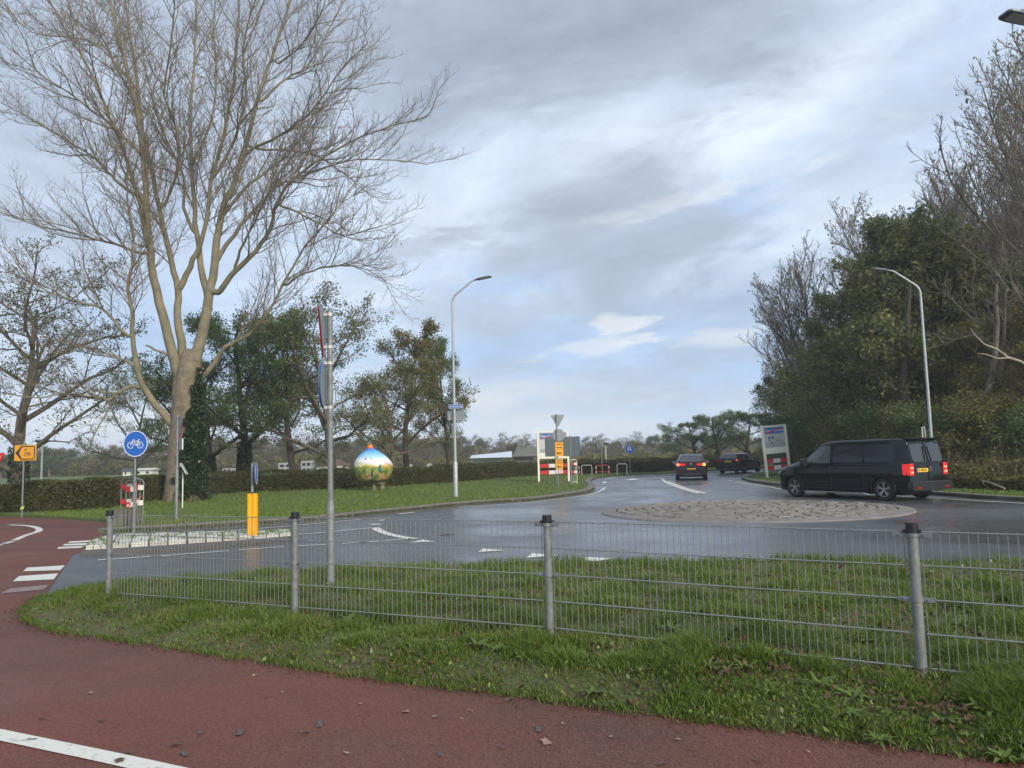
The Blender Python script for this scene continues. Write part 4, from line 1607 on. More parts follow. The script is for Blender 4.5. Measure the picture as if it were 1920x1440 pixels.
# ---- hedge
def hedge():
    rng = np.random.default_rng(9)
    line = np.array([[*G(x, y, 0)][:2] for x, y in hedge_px])
    seg = np.linalg.norm(np.diff(line, axis=0), axis=1)
    cum = np.concatenate([[0], np.cumsum(seg)])
    tot = cum[-1]
    o = thing('hedge', 'long clipped hedge running behind the lawn and the painted bulb', 'hedge', (0, 0, 0))
    n = 190000
    s = rng.uniform(0, tot, n * 2)
    i = np.clip(np.searchsorted(cum, s) - 1, 0, len(seg) - 1)
    f = (s - cum[i]) / seg[i]
    Pm = line[i] * (1 - f)[:, None] + line[i + 1] * f[:, None]
    w = 1.0 / np.maximum(15, Pm[:, 1]) ** 1.3
    keep = rng.random(n * 2) < w / w.max() * 1.0
    s, i, f, Pm = s[keep][:n], i[keep][:n], f[keep][:n], Pm[keep][:n]
    n = len(s)
    d = (line[i + 1] - line[i]) / seg[i][:, None]
    nn = np.stack([-d[:, 1], d[:, 0]], 1)
    hh = 1.02 + .08 * np.sin(s * .7) * np.sin(s * .23) + .04 * np.sin(s * 2.3) + .03 * np.sin(s * 5.1)
    wd = 1.0
    # most leaves near the shell
    face = rng.random(n)
    a = rng.random(n); z = rng.random(n)
    front = face < .6
    top = (face >= .6) & (face < .85)
    u = np.where(front, rng.exponential(.07, n) - .03, a * wd)
    zz_ = np.where(top, hh - rng.exponential(.05, n) + .02, z * hh)
    u = u + (1 - zz_ / hh) * -.03 + .05 * np.sin(s * 1.7 + zz_ * 4)
    # direction away from the camera is +normal
    sg = np.sign((nn * Pm).sum(1))[:, None]
    XY = Pm + nn * sg * u[:, None]
    V, F = leaves_mesh(np.stack([XY[:, 0], XY[:, 1], zz_ + Z_VERGE], 1), .085, rng)
    sz = np.repeat(1.0, n)
    np_mesh('foliage', V, F, L_hedge, o)
    # dark woody core
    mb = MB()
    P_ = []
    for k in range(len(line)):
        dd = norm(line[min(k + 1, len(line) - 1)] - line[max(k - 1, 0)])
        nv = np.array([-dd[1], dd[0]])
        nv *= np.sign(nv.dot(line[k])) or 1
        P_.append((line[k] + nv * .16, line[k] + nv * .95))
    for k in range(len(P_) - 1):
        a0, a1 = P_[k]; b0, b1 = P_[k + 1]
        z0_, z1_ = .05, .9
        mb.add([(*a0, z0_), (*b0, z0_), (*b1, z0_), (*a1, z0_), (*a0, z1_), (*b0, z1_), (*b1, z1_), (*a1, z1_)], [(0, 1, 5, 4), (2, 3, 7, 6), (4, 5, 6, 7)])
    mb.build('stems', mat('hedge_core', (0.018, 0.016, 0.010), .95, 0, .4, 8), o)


hedge()


# ---- bramble bank at the right, tall dry grass
def bramble():
    rng = np.random.default_rng(12)
    n = 42000
    px_ = rng.uniform(1640, 2200, n)
    t = rng.random(n)
    Y = np.interp(px_, [1640, 1780, 1920, 2200], [29.5, 27.0, 24.2, 20.5]) + t * 4
    X = np.array([D(a, 850, 25).x / 25 for a in px_]) * Y
    h = (0.45 + 0.62 * np.minimum(1, t * 2.2)) * (.8 + .25 * np.sin(X * 1.3) * np.sin(Y * 1.9) + .15 * np.sin(X * 3.7))
    z = Z_VERGE + h * rng.random(n) ** .6
    V, F = leaves_mesh(np.stack([X, Y, z], 1), .13, rng)
    o = np_mesh('bramble', V, F, L_bramble)
    tag(o, 'tangled yellow-green bramble bank between the verge and the wood', 'bramble', kind='stuff')
    # tall dry stems
    polys = []
    for _ in range(420):
        x_ = rng.uniform(1760, 2100); tt = rng.random()
        y_ = np.interp(x_, [1640, 1780, 1920, 2200], [29.5, 27.0, 24.2, 20.5]) + .3 + tt * 4
        p = np.array([D(x_, 850, 25).x / 25 * y_, y_, Z_VERGE])
        polys.append(branch_poly(rng, p, np.array([rng.normal() * .25, rng.normal() * .25, 1]), rng.uniform(.8, 1.5), 5, .12, -.05, .006, .003))
    V, F = tubes_mesh(polys, 3)
    tag(np_mesh('dry_stems', V, F, mat('dry_grass', (0.30, 0.24, 0.12), .9, 0, .3, 2)), 'tall dry grass stems standing in the bramble bank', 'dry grass', kind='stuff')


bramble()
mb = MB()
b_ = D(1842, 901, 24.6)
bb = D(1884, 916, 23.2)
mb.tube([b_, b_.lerp(bb, .5) + Vector((0, 0, .02)), bb], [.012, .02, .025], 6)
mb.tube([b_, b_ + Vector((.03, 0, -.12))], [.012, .008], 6)
tag(mb.build('fallen_branch', MATS['dead_wood'], None, True), 'pale stick poking out of the brambles over the verge grass', 'branch')


# ---- grass
def blades(name, X, Y, Zb, hgt, wid, m, rng, lab, lean=.5):
    n = len(X)
    a = rng.uniform(0, 6.28, n)
    h = hgt * rng.uniform(.5, 1.35, n)
    w = wid * rng.uniform(.7, 1.3, n)
    la = rng.uniform(0, 6.28, n)
    ln = lean * rng.uniform(.15, 1.3, n)
    B = np.stack([X, Y, Zb], 1)
    s = np.stack([np.cos(a), np.sin(a), np.zeros(n)], 1) * w[:, None] * .5
    l = np.stack([np.cos(la), np.sin(la), np.zeros(n)], 1) * (ln * h)[:, None]
    up = np.array([0, 0, 1.0])
    m1 = B + l * .35 + up * (h * .6)[:, None]
    tp = B + l + up * (h * (1 - .25 * ln))[:, None]
    V = np.stack([B - s, B + s, m1 + s * .8, tp, m1 - s * .8], 1).reshape(-1, 3)
    F1 = np.arange(n)[:, None] * 5 + np.array([[0, 1, 2, 4]])
    F2 = np.arange(n)[:, None] * 5 + np.array([[4, 2, 3, 3]])
    # triangles as degenerate quads are avoided: build two meshes' faces as tris
    b = np.arange(n)[:, None] * 5
    F = np.concatenate([b + np.array([[0, 1, 2]]), b + np.array([[0, 2, 4]]), b + np.array([[4, 2, 3]])], 0)
    o = np_mesh(name, V, F, m)
    tag(o, lab, 'grass', kind='stuff')
    return o


def near_grass():
    rng = np.random.default_rng(14)
    n = 1150000
    px_ = np.where(rng.random(n) < .8, rng.uniform(20, 2000, n), rng.uniform(2000, 2900, n))
    py_ = rng.uniform(1050, 1470, n) + rng.normal(size=n) * 2
    hor = 853 - ROLL * (px_ - 960)
    # ground points, vectorised
    dx_ = (px_ - 960) / FPX; dy_ = (720 - py_) / FPX
    d = _f[None] + dx_[:, None] * _r[None] + dy_[:, None] * _u[None]
    t = (Z_VERGE - H) / d[:, 2]
    X, Y = d[:, 0] * t, d[:, 1] * t
    ok = in_poly(X, Y, verge_poly)
    X, Y = X[ok], Y[ok]
    clump = np.sin(X * 3.1 + 2 * np.sin(Y * 2.3)) * np.sin(Y * 4.1 + 1.7 * np.sin(X * 2.9)) + .6 * np.sin(X * 9 + Y * 3) * np.sin(Y * 8 - X * 4)
    ed = dist_line(X, Y, edge3)
    ed2 = dist_line(X, Y, kerb3)
    # thin towards the path, bare patches
    pr = np.clip(.52 + .48 * clump, .20, 1) * np.clip(.35 + ed / .4, 0, 1)
    # keep the far part as visible tufts
    keep = rng.random(len(X)) < pr * .55
    X, Y, ed, clump = X[keep], Y[keep], ed[keep], clump[keep]
    Zb = verge_h(X, Y) - .005
    h = (.05 + .075 * np.clip(.4 + clump * .7, 0, 1.3)) * np.clip(.4 + ed / 1.0, .45, 1)
    # longer tussocks along the fence foot
    post = [G(203, 1122, Z_VERGE), G(553, 1151, Z_VERGE), G(1032, 1192, Z_VERGE), G(1730, 1272, Z_VERGE), G(2400, 1390, Z_VERGE)]
    fd = dist_line(X, Y, post)
    h = h * (1 + .55 * np.exp(-(fd / .25) ** 2))
    blades('grass', X, Y, Zb, h, .0068, L_grass, rng, 'short rough grass covering the verge between the path and the road', .9)
    # short dead thatch under and between the green blades
    n = 420000
    px_ = rng.uniform(20, 2400, n); py_ = rng.uniform(1052, 1500, n)
    dx_ = (px_ - 960) / FPX; dy_ = (720 - py_) / FPX
    d = _f[None] + dx_[:, None] * _r[None] + dy_[:, None] * _u[None]
    t = (Z_VERGE - H) / d[:, 2]
    x2, y2 = d[:, 0] * t, d[:, 1] * t
    ok = in_poly(x2, y2, verge_poly)
    x2, y2 = x2[ok], y2[ok]
    sel = rng.random(len(x2)) < .16
    x2, y2 = x2[sel], y2[sel]
    blades('thatch', x2, y2, verge_h(x2, y2) - .003, .032, .006, L_thatch, rng, 'short dead and yellowing thatch at the foot of the verge grass', 1.5)
    # broad low leaves between the blades
    n = 15000
    k = rng.integers(0, len(X), n)
    P_ = np.stack([X[k] + rng.normal(size=n) * .05, Y[k] + rng.normal(size=n) * .05, Zb[k] + rng.uniform(.01, .05, n)], 1)
    V, F = leaves_mesh(P_, .038, rng, 1.6, 0, .6)
    tag(np_mesh('clover', V, F, L_weed), 'low broad-leaved ground cover in the verge grass', 'ground cover', kind='stuff')
    # leaf litter
    n = 20000
    px_ = rng.uniform(20, 2500, n); py_ = rng.uniform(1060, 1470, n)
    dx_ = (px_ - 960) / FPX; dy_ = (720 - py_) / FPX
    d = _f[None] + dx_[:, None] * _r[None] + dy_[:, None] * _u[None]
    t = (Z_VERGE - H) / d[:, 2]
    X, Y = d[:, 0] * t, d[:, 1] * t
    ok = in_poly(X, Y, verge_poly)
    X, Y = X[ok], Y[ok]
    lc = np.sin(X * 2.3 + 1.3) * np.sin(Y * 3.0 + .8 * np.sin(X * 2)) + rng.normal(size=len(X)) * .4
    ok = lc > .05
    X, Y = X[ok], Y[ok]
    V, F = leaves_mesh(np.stack([X, Y, verge_h(X, Y) + rng.uniform(.02, .06, len(X))], 1), .042, rng, 2.5, 0, .7)
    tag(np_mesh('leaf_litter', V, F, L_litter), 'scattered brown leaf litter lying in the verge grass', 'leaf litter', kind='stuff')


near_grass()


def edge_debris():
    rng = np.random.default_rng(77)
    E = np.array([[p.x, p.y] for p in edge3])
    seg = np.linalg.norm(np.diff(E, axis=0), axis=1)
    cum = np.concatenate([[0], np.cumsum(seg)])
    n = 9000
    s_ = rng.uniform(0, cum[-1], n)
    i = np.clip(np.searchsorted(cum, s_) - 1, 0, len(seg) - 1)
    f = ((s_ - cum[i]) / seg[i])[:, None]
    P_ = E[i] * (1 - f) + E[i + 1] * f + rng.normal(size=(n, 2)) * .05 * (1 + 1.2 * np.sin(s_ * 3)[:, None] ** 2)
    k = P_[:, 1] < 14
    P_ = P_[k]
    V, F = leaves_mesh(np.column_stack([P_, np.full(len(P_), .012) + rng.random(len(P_)) * .008]), .018, rng, 4.0, 0, .6)
    tag(np_mesh('edge_litter', V, F, L_litter), 'crumbs of soil and leaf gathered along the edge of the red path', 'leaf litter', kind='stuff')
    # sprigs of grass growing out over the path
    n = 7000
    s_ = rng.uniform(0, cum[-1], n)
    i = np.clip(np.searchsorted(cum, s_) - 1, 0, len(seg) - 1)
    f = ((s_ - cum[i]) / seg[i])[:, None]
    P_ = E[i] * (1 - f) + E[i + 1] * f + rng.normal(size=(n, 2)) * .035
    keep = (np.sin(s_ * 5.1) + np.sin(s_ * 13.7 + 1) > -.6) & (P_[:, 1] < 14)
    P_ = P_[keep]
    blades('grass', P_[:, 0], P_[:, 1], np.full(len(P_), .008), .045, .007, L_grass, rng, 'sparse grass sprigs hanging over the edge of the red path', 1.2)


edge_debris()


def lawn_grass():
    rng = np.random.default_rng(15)
    n = 300000
    px_ = rng.uniform(60, 2150, n)
    py_ = rng.uniform(868, 1006, n)
    dx_ = (px_ - 960) / FPX; dy_ = (720 - py_) / FPX
    d = _f[None] + dx_[:, None] * _r[None] + dy_[:, None] * _u[None]
    t = (Z_VERGE - H) / d[:, 2]
    ok = (t > 0) & (t < 90)
    X, Y = (d[:, 0] * t)[ok], (d[:, 1] * t)[ok]
    fk = dist_line(X, Y, [G(x, y, 0) for x, y in far_kerb[:90:2]])
    rk = dist_line(X, Y, [G(x, y, 0) for x, y in right_kerb[::2]])
    sel = (fk > .36 + rng.random(len(X)) * .15) & (rk > .34 + rng.random(len(X)) * .12)
    X, Y = X[sel], Y[sel]
    hl = [G(x, y, 0) for x, y in hedge_px]
    for poly in (lawn_l, lawn_r):
        k = in_poly(X, Y, poly)
        x_, y_ = X[k], Y[k]
        cl = np.sin(x_ * .9 + 2 * np.sin(y_ * .3)) * np.sin(y_ * .7 + x_ * .3)
        sel = rng.random(len(x_)) < .62 + .2 * cl
        x_, y_ = x_[sel], y_[sel]
        # skip what lies behind the hedge
        if poly is lawn_l:
            hy = np.interp(np.arctan2(x_, y_), [math.atan2(p.x, p.y) for p in hl], [p.y for p in hl])
            s2 = y_ < hy + .4
            x_, y_ = x_[s2], y_[s2]
        blades('grass', x_, y_, np.full(len(x_), Z_VERGE - .01), .055 + .002 * np.minimum(y_, 50) * .5, .010 + .0006 * y_, L_lawn, rng,
               'bright green mown grass of the lawn in front of the hedge' if poly is lawn_l else 'bright green grass strip along the right kerb', .6)
    # tufts in the joints of the paved traffic island
    n = 1700
    tt = rng.random(n); ss = rng.random(n)
    cl = np.sin(tt * 40) * np.sin(ss * 9) + rng.normal(size=n) * .3
    ok = cl > 0
    A = np.array([[*p] for p in ISL_A]); B = np.array([[*p] for p in ISL_B])
    q = np.linspace(0, 1, len(A))
    f = lambda arr, t_: np.stack([np.interp(t_, q, arr[:, 0]), np.interp(t_, q, arr[:, 1])], 1)
    XY = f(A, tt) * (1 - ss)[:, None] + f(B, tt) * ss[:, None]
    XY = XY[ok]
    blades('grass', XY[:, 0], XY[:, 1], np.full(len(XY), .10), .075, .02, L_grass, rng, 'grass tufts growing in the joints of the white paved island', .8)


lawn_grass()


# individual weeds on the near verge
def weed(name, seed, nl, L, w, m):
    rng = np.random.default_rng(seed)
    V, F = [], []
    for i in range(nl):
        a = i * 2.4 + rng.uniform(-.3, .3)
        l = L * rng.uniform(.6, 1.15)
        el = rng.uniform(.35, 1.15)
        dr = np.array([math.cos(a), math.sin(a), 0])
        sd = np.array([-math.sin(a), math.cos(a), 0])
        prof = [(0, .12), (.25, .8), (.5, 1), (.78, .7), (1, .03)]
        o = len(V)
        for t, ww in prof:
            p = dr * l * t * math.cos(el * (1 - .5 * t)) + np.array([0, 0, l * (math.sin(el) * t - .45 * t * t)]) + np.array([0, 0, .01])
            p[2] += .012 * math.sin(t * 9 + i)
            V += [p - sd * w * ww * .5 + np.array([0, 0, w * .12 * ww]), p, p + sd * w * ww * .5 + np.array([0, 0, w * .12 * ww])]
        for k in range(4):
            for j in (0, 1):
                F.append((o + 3 * k + j, o + 3 * k + j + 1, o + 3 * k + j + 4, o + 3 * k + j + 3))
    me = np_mesh(name, np.array(V), np.array(F), m, None, True)
    return me


w1 = weed('weed', 1, 16, .20, .028, L_weed)
w2 = weed('weed', 2, 11, .15, .045, L_weed)
w3 = weed('dock', 3, 8, .19, .075, L_weed)
spots = [(900, 1218, 0), (935, 1225, 0), (985, 1235, 0), (800, 1190, 0), (830, 1208, 1), (1330, 1262, 0), (1365, 1268, 0), (1395, 1262, 0), (1440, 1300, 0), (1540, 1290, 0), (1600, 1310, 1), (1580, 1335, 1),
         (1110, 1290, 1), (1200, 1270, 1), (1490, 1340, 1), (1650, 1372, 0), (1880, 1400, 1), (1905, 1385, 0), (1850, 1340, 1), (720, 1180, 1), (660, 1165, 0), (350, 1170, 1), (1260, 1190, 0), (1500, 1130, 0), (1620, 1200, 1),
         (1800, 1180, 0), (1850, 1130, 0), (1100, 1130, 0), (760, 1085, 1), (870, 1075, 0), (1330, 1090, 1), (1560, 1080, 0), (1130, 1215, 1), (480, 1120, 1), (1690, 1310, 0), (1770, 1350, 1)]
dock_spots = [(1285, 1228), (1455, 1248), (1085, 1215), (1320, 1235)]
dl = ['broad dock leaves right of the third fence post, in front of the wire', 'pair of upright dock leaves halfway between the two right-hand fence posts', 'pale single dock rosette just right of the third fence post foot', 'right-hand neighbour of the broad dock plant in front of the wire']
base_w = [w1, w2]
firstw = {0: True, 1: True}
for i, (x_, y_, k) in enumerate(spots):
    p = G(x_, y_, Z_VERGE)
    z_ = float(verge_h(np.array([p.x]), np.array([p.y]))[0])
    o = base_w[k] if firstw[k] else base_w[k].copy()
    if not firstw[k]: COL.objects.link(o)
    firstw[k] = False
    s = random.uniform(.5, .95)
    o.location = (p.x, p.y, z_); o.rotation_euler = (0, 0, random.uniform(0, 6.28)); o.scale = (s, s, s)
    tag(o, 'narrow-leaved green weed rosette in the verge grass' if k == 0 else 'low rounded-leaf green weed in the verge grass', 'weed', 'weeds growing in the near verge')
for i, (x_, y_) in enumerate(dock_spots):
    p = G(x_, y_, Z_VERGE)
    z_ = float(verge_h(np.array([p.x]), np.array([p.y]))[0])
    o = w3 if i == 0 else w3.copy()
    if i: COL.objects.link(o)
    s = (1.0, .9, .6, .8)[i]
    o.location = (p.x, p.y, z_); o.rotation_euler = (0, 0, i * 1.9 + .5); o.scale = (s, s, s * (1.7 if i == 1 else 1))
    tag(o, dl[i], 'weed', 'dock plants in the near verge')


# fallen leaves on the red path
def leaf_shape(seed, kind):
    rng = random.Random(seed)
    n = 20
    out = []
    for i in range(n):
        a = 2 * math.pi * i / n
        if kind == 0:
            r_ = .5 + .25 * math.cos(2 * a) + rng.uniform(-.05, .05)
        else:
            r_ = .42 + .28 * abs(math.cos(2.5 * a)) + rng.uniform(-.06, .06) - (.15 if i % 2 else 0)
        out.append((r_ * math.cos(a), r_ * math.sin(a) * .8))
    mb = MB()
    vs = [(u, v, .09 * math.sin(u * 4 + seed) + .07 * v * v) for u, v in out]
    mb.add([(0, 0, .0)] + vs, [(0, 1 + i, 1 + (i + 1) % n) for i in range(n)])
    return mb


lm = [mat('leaf_yellow', (0.42, 0.28, 0.12), .7, 0, .3, 9), mat('leaf_brown', (0.10, 0.06, 0.035), .7, 0, .3, 9), mat('leaf_grey', (0.10, 0.09, 0.085), .75, 0, .3, 9), mat('leaf_pale', (0.30, 0.20, 0.16), .7, 0, .3, 9)]
names_c = ['yellow', 'dark brown', 'grey', 'pale']
lp = [leaf_shape(i + 1, i % 2).build('fallen_leaf', lm[i]) for i in range(4)]
ls = [(478, 1265, 0, .05), (955, 1310, 2, .07), (1725, 1405, 2, .05), (1870, 1416, 0, .09), (1838, 1345, 0, .03), (1010, 1366, 2, .08), (600, 1356, 2, .09), (450, 1372, 2, .09), (375, 1372, 2, .06), (572, 1371, 2, .06),
      (520, 1393, 1, .03), (190, 1350, 1, .05), (78, 1346, 1, .05), (330, 1395, 1, .07), (760, 1333, 3, .07), (675, 1318, 3, .04), (530, 1297, 3, .03), (170, 1298, 3, .05), (735, 1395, 2, .04), (825, 1413, 2, .05), (940, 1400, 2, .04),
      (880, 1330, 0, .025), (865, 1347, 0, .025), (815, 1342, 3, .05), (1300, 1405, 1, .03), (1145, 1380, 3, .04), (1270, 1385, 3, .05), (1515, 1408, 0, .03), (1240, 1430, 2, .05), (1025, 1390, 3, .09), (885, 1332, 0, .02), (240, 1410, 1, .06), (100, 1290, 1, .03),
      (420, 1330, 1, .025), (345, 1412, 2, .07), (1055, 1355, 3, .03), (650, 1410, 3, .05), (300, 1250, 1, .03), (500, 1305, 1, .03), (1420, 1424, 1, .05), (60, 1385, 2, .05), (225, 1425, 1, .07)]
seen = set()
for i, (x_, y_, k, s) in enumerate(ls):
    p = G(x_, y_, Z_PATH + .012)
    o = lp[k] if k not in seen else lp[k].copy()
    if k in seen: COL.objects.link(o)
    seen.add(k)
    o.location = p; o.rotation_euler = (random.uniform(-.1, .1), random.uniform(-.1, .1), random.uniform(0, 6.28)); o.scale = (s * .8, s * .8, s * .8)
    tag(o, f'{names_c[k]} fallen leaf lying flat on the red cycle path', 'leaf', 'fallen leaves on the red path')
    if i == 3: o['label'] = 'large curled oak leaf on the red path at the bottom right corner'
    if i == 0: o['label'] = 'single yellow leaf on the red path left of centre, nearest the verge'


# ------------------------------------------------------------------ fence
def fence():
    bases = [(203, 1122), (553, 1151), (1032, 1192), (1730, 1272)]
    B = [G(x, y, Z_VERGE) for x, y in bases]
    B.append(B[-1] + (B[-1] - B[-2]))
    root = thing('mesh_fence', 'low galvanised wire mesh fence with black-capped round posts across the verge', 'fence', B[0])
    zs = [.07 + .225 * i for i in range(5)]
    for i, b in enumerate(B):
        z0 = b.z
        d = (B[min(i + 1, len(B) - 1)] - B[max(i - 1, 0)]).normalized()
        n = Vector((-d.y, d.x, 0))
        if n.y > 0: n = -n   # towards the camera
        post = MB().tube([b + Vector((0, 0, -.15)), b + Vector((0, 0, .965))], .034, 16).build('post', galv, root, True)
        mb = MB()
        mb.tube([b + Vector((0, 0, .962)), b + Vector((0, 0, 1.03))], .041, 16)
        mb.box((0, 0, 0), (.115, .05, .018), 0, Matrix.Translation(b + Vector((0, 0, .975))) @ Matrix.Rotation(math.atan2(d.y, d.x), 4, 'Z'))
        mb.build('cap', black, post, True)
        for zc, w_ in ((.95, .24), (.52, .22)):
            mb = MB()
            Mz = Matrix.Translation(b + Vector((0, 0, zc))) @ Matrix.Rotation(math.atan2(d.y, d.x), 4, 'Z')
            for sx in (-1, 1):
                if i == 0 and sx < 0: continue
                mb.box((sx * (.037 + (w_ / 2 - .037) / 2), -.012, 0), (w_ / 2 - .037, .006, .032), 0, Mz)
                mb.tube([(sx * .075, -.03, 0), (sx * .075, .02, 0)], .008, 6, 0, True, Mz)
            ring = [(math.cos(a) * .041, math.sin(a) * .041, 0) for a in np.linspace(0, 2 * math.pi, 17)]
            mb.box((0, 0, 0), (.001, .001, .001), 0, Mz)
            mb.tube([(0, 0, -.016), (0, 0, .016)], .0405, 16, 0, True, Mz)
            mb.build('clamp', galv_d, post, True)
    rng = random.Random(2)
    for i in range(len(B) - 1):
        a, b = B[i], B[i + 1]
        d = (b - a); L = d.length; d.normalize()
        n = Vector((-d.y, d.x, 0))
        if n.y > 0: n = -n
        mb = MB()
        s0, s1 = .045, L - .045
        for z in zs:
            sag = rng.uniform(-.004, .004)
            for off in (-.007, .007):
                mb.tube([a + d * s0 + n * off + Vector((0, 0, z)), a + d * (L / 2) + n * off + Vector((0, 0, z + sag)), a + d * s1 + n * off + Vector((0, 0, z))], .0042, 6)
        k = 50
        for j in range(k + 1):
            s = s0 + .01 + (s1 - s0 - .02) * j / k
            p = a + d * s
            w = rng.uniform(-.002, .002)
            mb.tube([p + Vector((0, 0, -.01)), p + d * w + Vector((0, 0, .5)), p + Vector((0, 0, zs[-1] + .012))], .0029, 5)
        mb.build('mesh_panel', wire_m, root)


fence()


# ------------------------------------------------------------------ lamp posts
def lamp(name, label, base, hgt, armdir, arm=1.35, group='tall street lamps'):
    t = thing('street_lamp', label, 'street lamp', base, group)
    d = Vector(armdir).normalized()
    b = Vector(base)
    MB().tube([b + Vector((0, 0, -.1)), b + Vector((0, 0, 1.3)), b + Vector((0, 0, 1.36))], [.088, .088, .06], 16).build('base_sleeve', lampgrey, t, True)
    pts_ = [b + Vector((0, 0, 1.36)), b + Vector((0, 0, 3)), b + Vector((0, 0, hgt - 1.25))]
    rad = [.058, .055, .042]
    top = b + Vector((0, 0, hgt - 1.25))
    for i in range(1, 7):
        a = i / 6 * R(52)
        rr_ = .45
        pts_.append(top + d * (rr_ * (1 - math.cos(a))) + Vector((0, 0, rr_ * math.sin(a)))); rad.append(.04)
    q = pts_[-1]
    a = R(90 - 52)
    e = q + (d * math.cos(a) + Vector((0, 0, math.sin(a)))) * (arm * .62)
    pts_.append(e); rad.append(.033)
    for i in range(1, 4):
        a2 = a * (1 - i / 3) + R(10)
        e = e + (d * math.cos(a2) + Vector((0, 0, math.sin(a2)))) * .07
        pts_.append(e); rad.append(.03)
    MB().tube(pts_, rad, 12).build('pole', lampgrey, t, True)
    # luminaire: flat wedge head
    s = Vector((-d.y, d.x, 0))
    u = (d * math.cos(R(10)) + Vector((0, 0, math.sin(R(10))))).normalized()
    w = u.cross(s) * -1
    if w.z < 0: w = -w
    M = Matrix(((u.x, s.x, w.x, e.x), (u.y, s.y, w.y, e.y), (u.z, s.z, w.z, e.z), (0, 0, 0, 1)))
    mb = MB()
    st = [(-.02, .035, .03), (.08, .05, .045), (.16, .12, .05), (.50, .14, .045), (.62, .13, .02), (.66, .10, .008)]
    rings = []
    for x_, hw, hh in st:
        rings.append([M @ Vector((x_, y_, z_)) for y_, z_ in ((-hw, -.022), (hw, -.022), (hw, hh * .3), (hw * .7, hh), (-hw * .7, hh), (-hw, hh * .3))])
    vs = [p for r_ in rings for p in r_]
    fs = [(i * 6 + k, i * 6 + (k + 1) % 6, (i + 1) * 6 + (k + 1) % 6, (i + 1) * 6 + k) for i in range(5) for k in range(6)] + [tuple(range(5, -1, -1)), tuple(range(30, 36))]
    mb.add(vs, fs)
    lum = mb.build('luminaire', lumgrey, t, False)
    MB().box((.38, 0, -.026), (.36, .2, .008), 0, M).build('lens', mat('lamp_lens', (.35, .37, .38), .2), lum)
    return t


L1b = G(855, 932, Z_VERGE)
lamp('a', 'grey street lamp on the lawn carrying the blue street name plate', L1b, D(853, 517, L1b.y).z - Z_VERGE + .16, (1, -.1, 0), 1.15)
L2b = at(1748.5, 28.6)
lamp('b', 'grey street lamp rising behind the black van in front of the wood', L2b, D(1730, 492, 28.6).z - Z_VERGE + .05, (-1, 0.15, 0), 1.35)
# near lamp, out of frame except for its head
hd = D(1880, 34, 11.2)
L3b = Vector((hd.x + 1.48, 11.2, Z_VERGE))
lamp('c', 'street lamp whose head alone reaches in at the top right corner', L3b, hd.z - Z_VERGE + .14, (-1, -.15, 0), 1.3)


# ------------------------------------------------------------------ signs
def pole(t, b, top_z, r_=.03, m=galv, sleeve=0):
    b = Vector(b)
    mb = MB().tube([b + Vector((0, 0, -.1)), Vector((b.x, b.y, top_z))], r_, 12)
    o = mb.build('pole', m, t, True)
    if sleeve:
        MB().tube([b + Vector((0, 0, -.1)), b + Vector((0, 0, sleeve)), b + Vector((0, 0, sleeve + .05))], [r_ * 1.35, r_ * 1.35, r_], 12).build('sleeve', m, t, True)
    return o


def tri_out(s, down=True):
    h_ = s * math.sqrt(3) / 2
    c = .06
    P_ = [(-s / 2, h_ / 2), (s / 2, h_ / 2), (0, -h_ / 2)]
    out = []
    for i in range(3):
        a, p, b = Vector(P_[i - 1]), Vector(P_[i]), Vector(P_[(i + 1) % 3])
        out += [tuple(p + (a - p).normalized() * c), tuple(p + (b - p).normalized() * c)]
    return out[::-1]


def tri_sign(t, M, s=.75):
    mb = MB()
    mb.prism(tri_out(s), M, .025, 0, 1, 2)
    mb.prism(tri_out(s * .70), shift(M @ Matrix.Translation((0, s * .035, 0)), .015), .004, 3)
    return mb.build('give_way_plate', [red, backgrey, maroon, white], t)


def disc_sign(t, M, r_=.3, face=blue, rim=white, name='round_plate', side=bluedk):
    mb = MB()
    mb.prism(circle(r_, 40), M, .025, 0, 1, 2)
    o = mb.build(name, [face, backgrey, side], t)
    if rim:
        mb = MB()
        ring2d(mb, shift(M, .014), r_ * .98, r_ * .92, .004)
        mb.build('rim', rim, o)
    return o


def bike_symbol(parent, M, s, m=white):
    mb = MB()
    M = shift(M, .016)
    for cx_ in (-.42, .42):
        ring2d(mb, M @ Matrix.Translation((cx_ * s, -.12 * s, 0)), .27 * s, .22 * s, .004, 0, 24)
    w = .055 * s
    K = lambda *p: stroke(mb, M, [(a * s, b * s) for a, b in p], w, .004)
    K((.42, -.12), (.05, -.14), (-.13, .2), (.26, .22), (.42, -.12))
    K((.05, -.14), (.26, .22), (.30, .32))
    K((-.42, -.12), (-.19, .32), (-.08, .34))
    K((-.13, .2), (-.22, .22)); K((.22, .32), (.38, .33))
    return mb.build('bicycle_symbol', m, parent)


# A round bicycle sign
b = G(251, 992, Z_VERGE)
t = thing('cycle_path_sign', 'round blue sign with a white bicycle on a grey pole', 'road sign', b)
tz = D(253, 806, b.y).z
pole(t, b, tz - .04, .03)
c = D(254.5, 832, b.y - .06)
M = frame(c, (-.1, -1, 0))
o = disc_sign(t, M, .325)
bike_symbol(o, M, .30)
MB().box(c + Vector((0, .04, 0)), (.12, .03, .05)).build('bracket', galv_d, t)

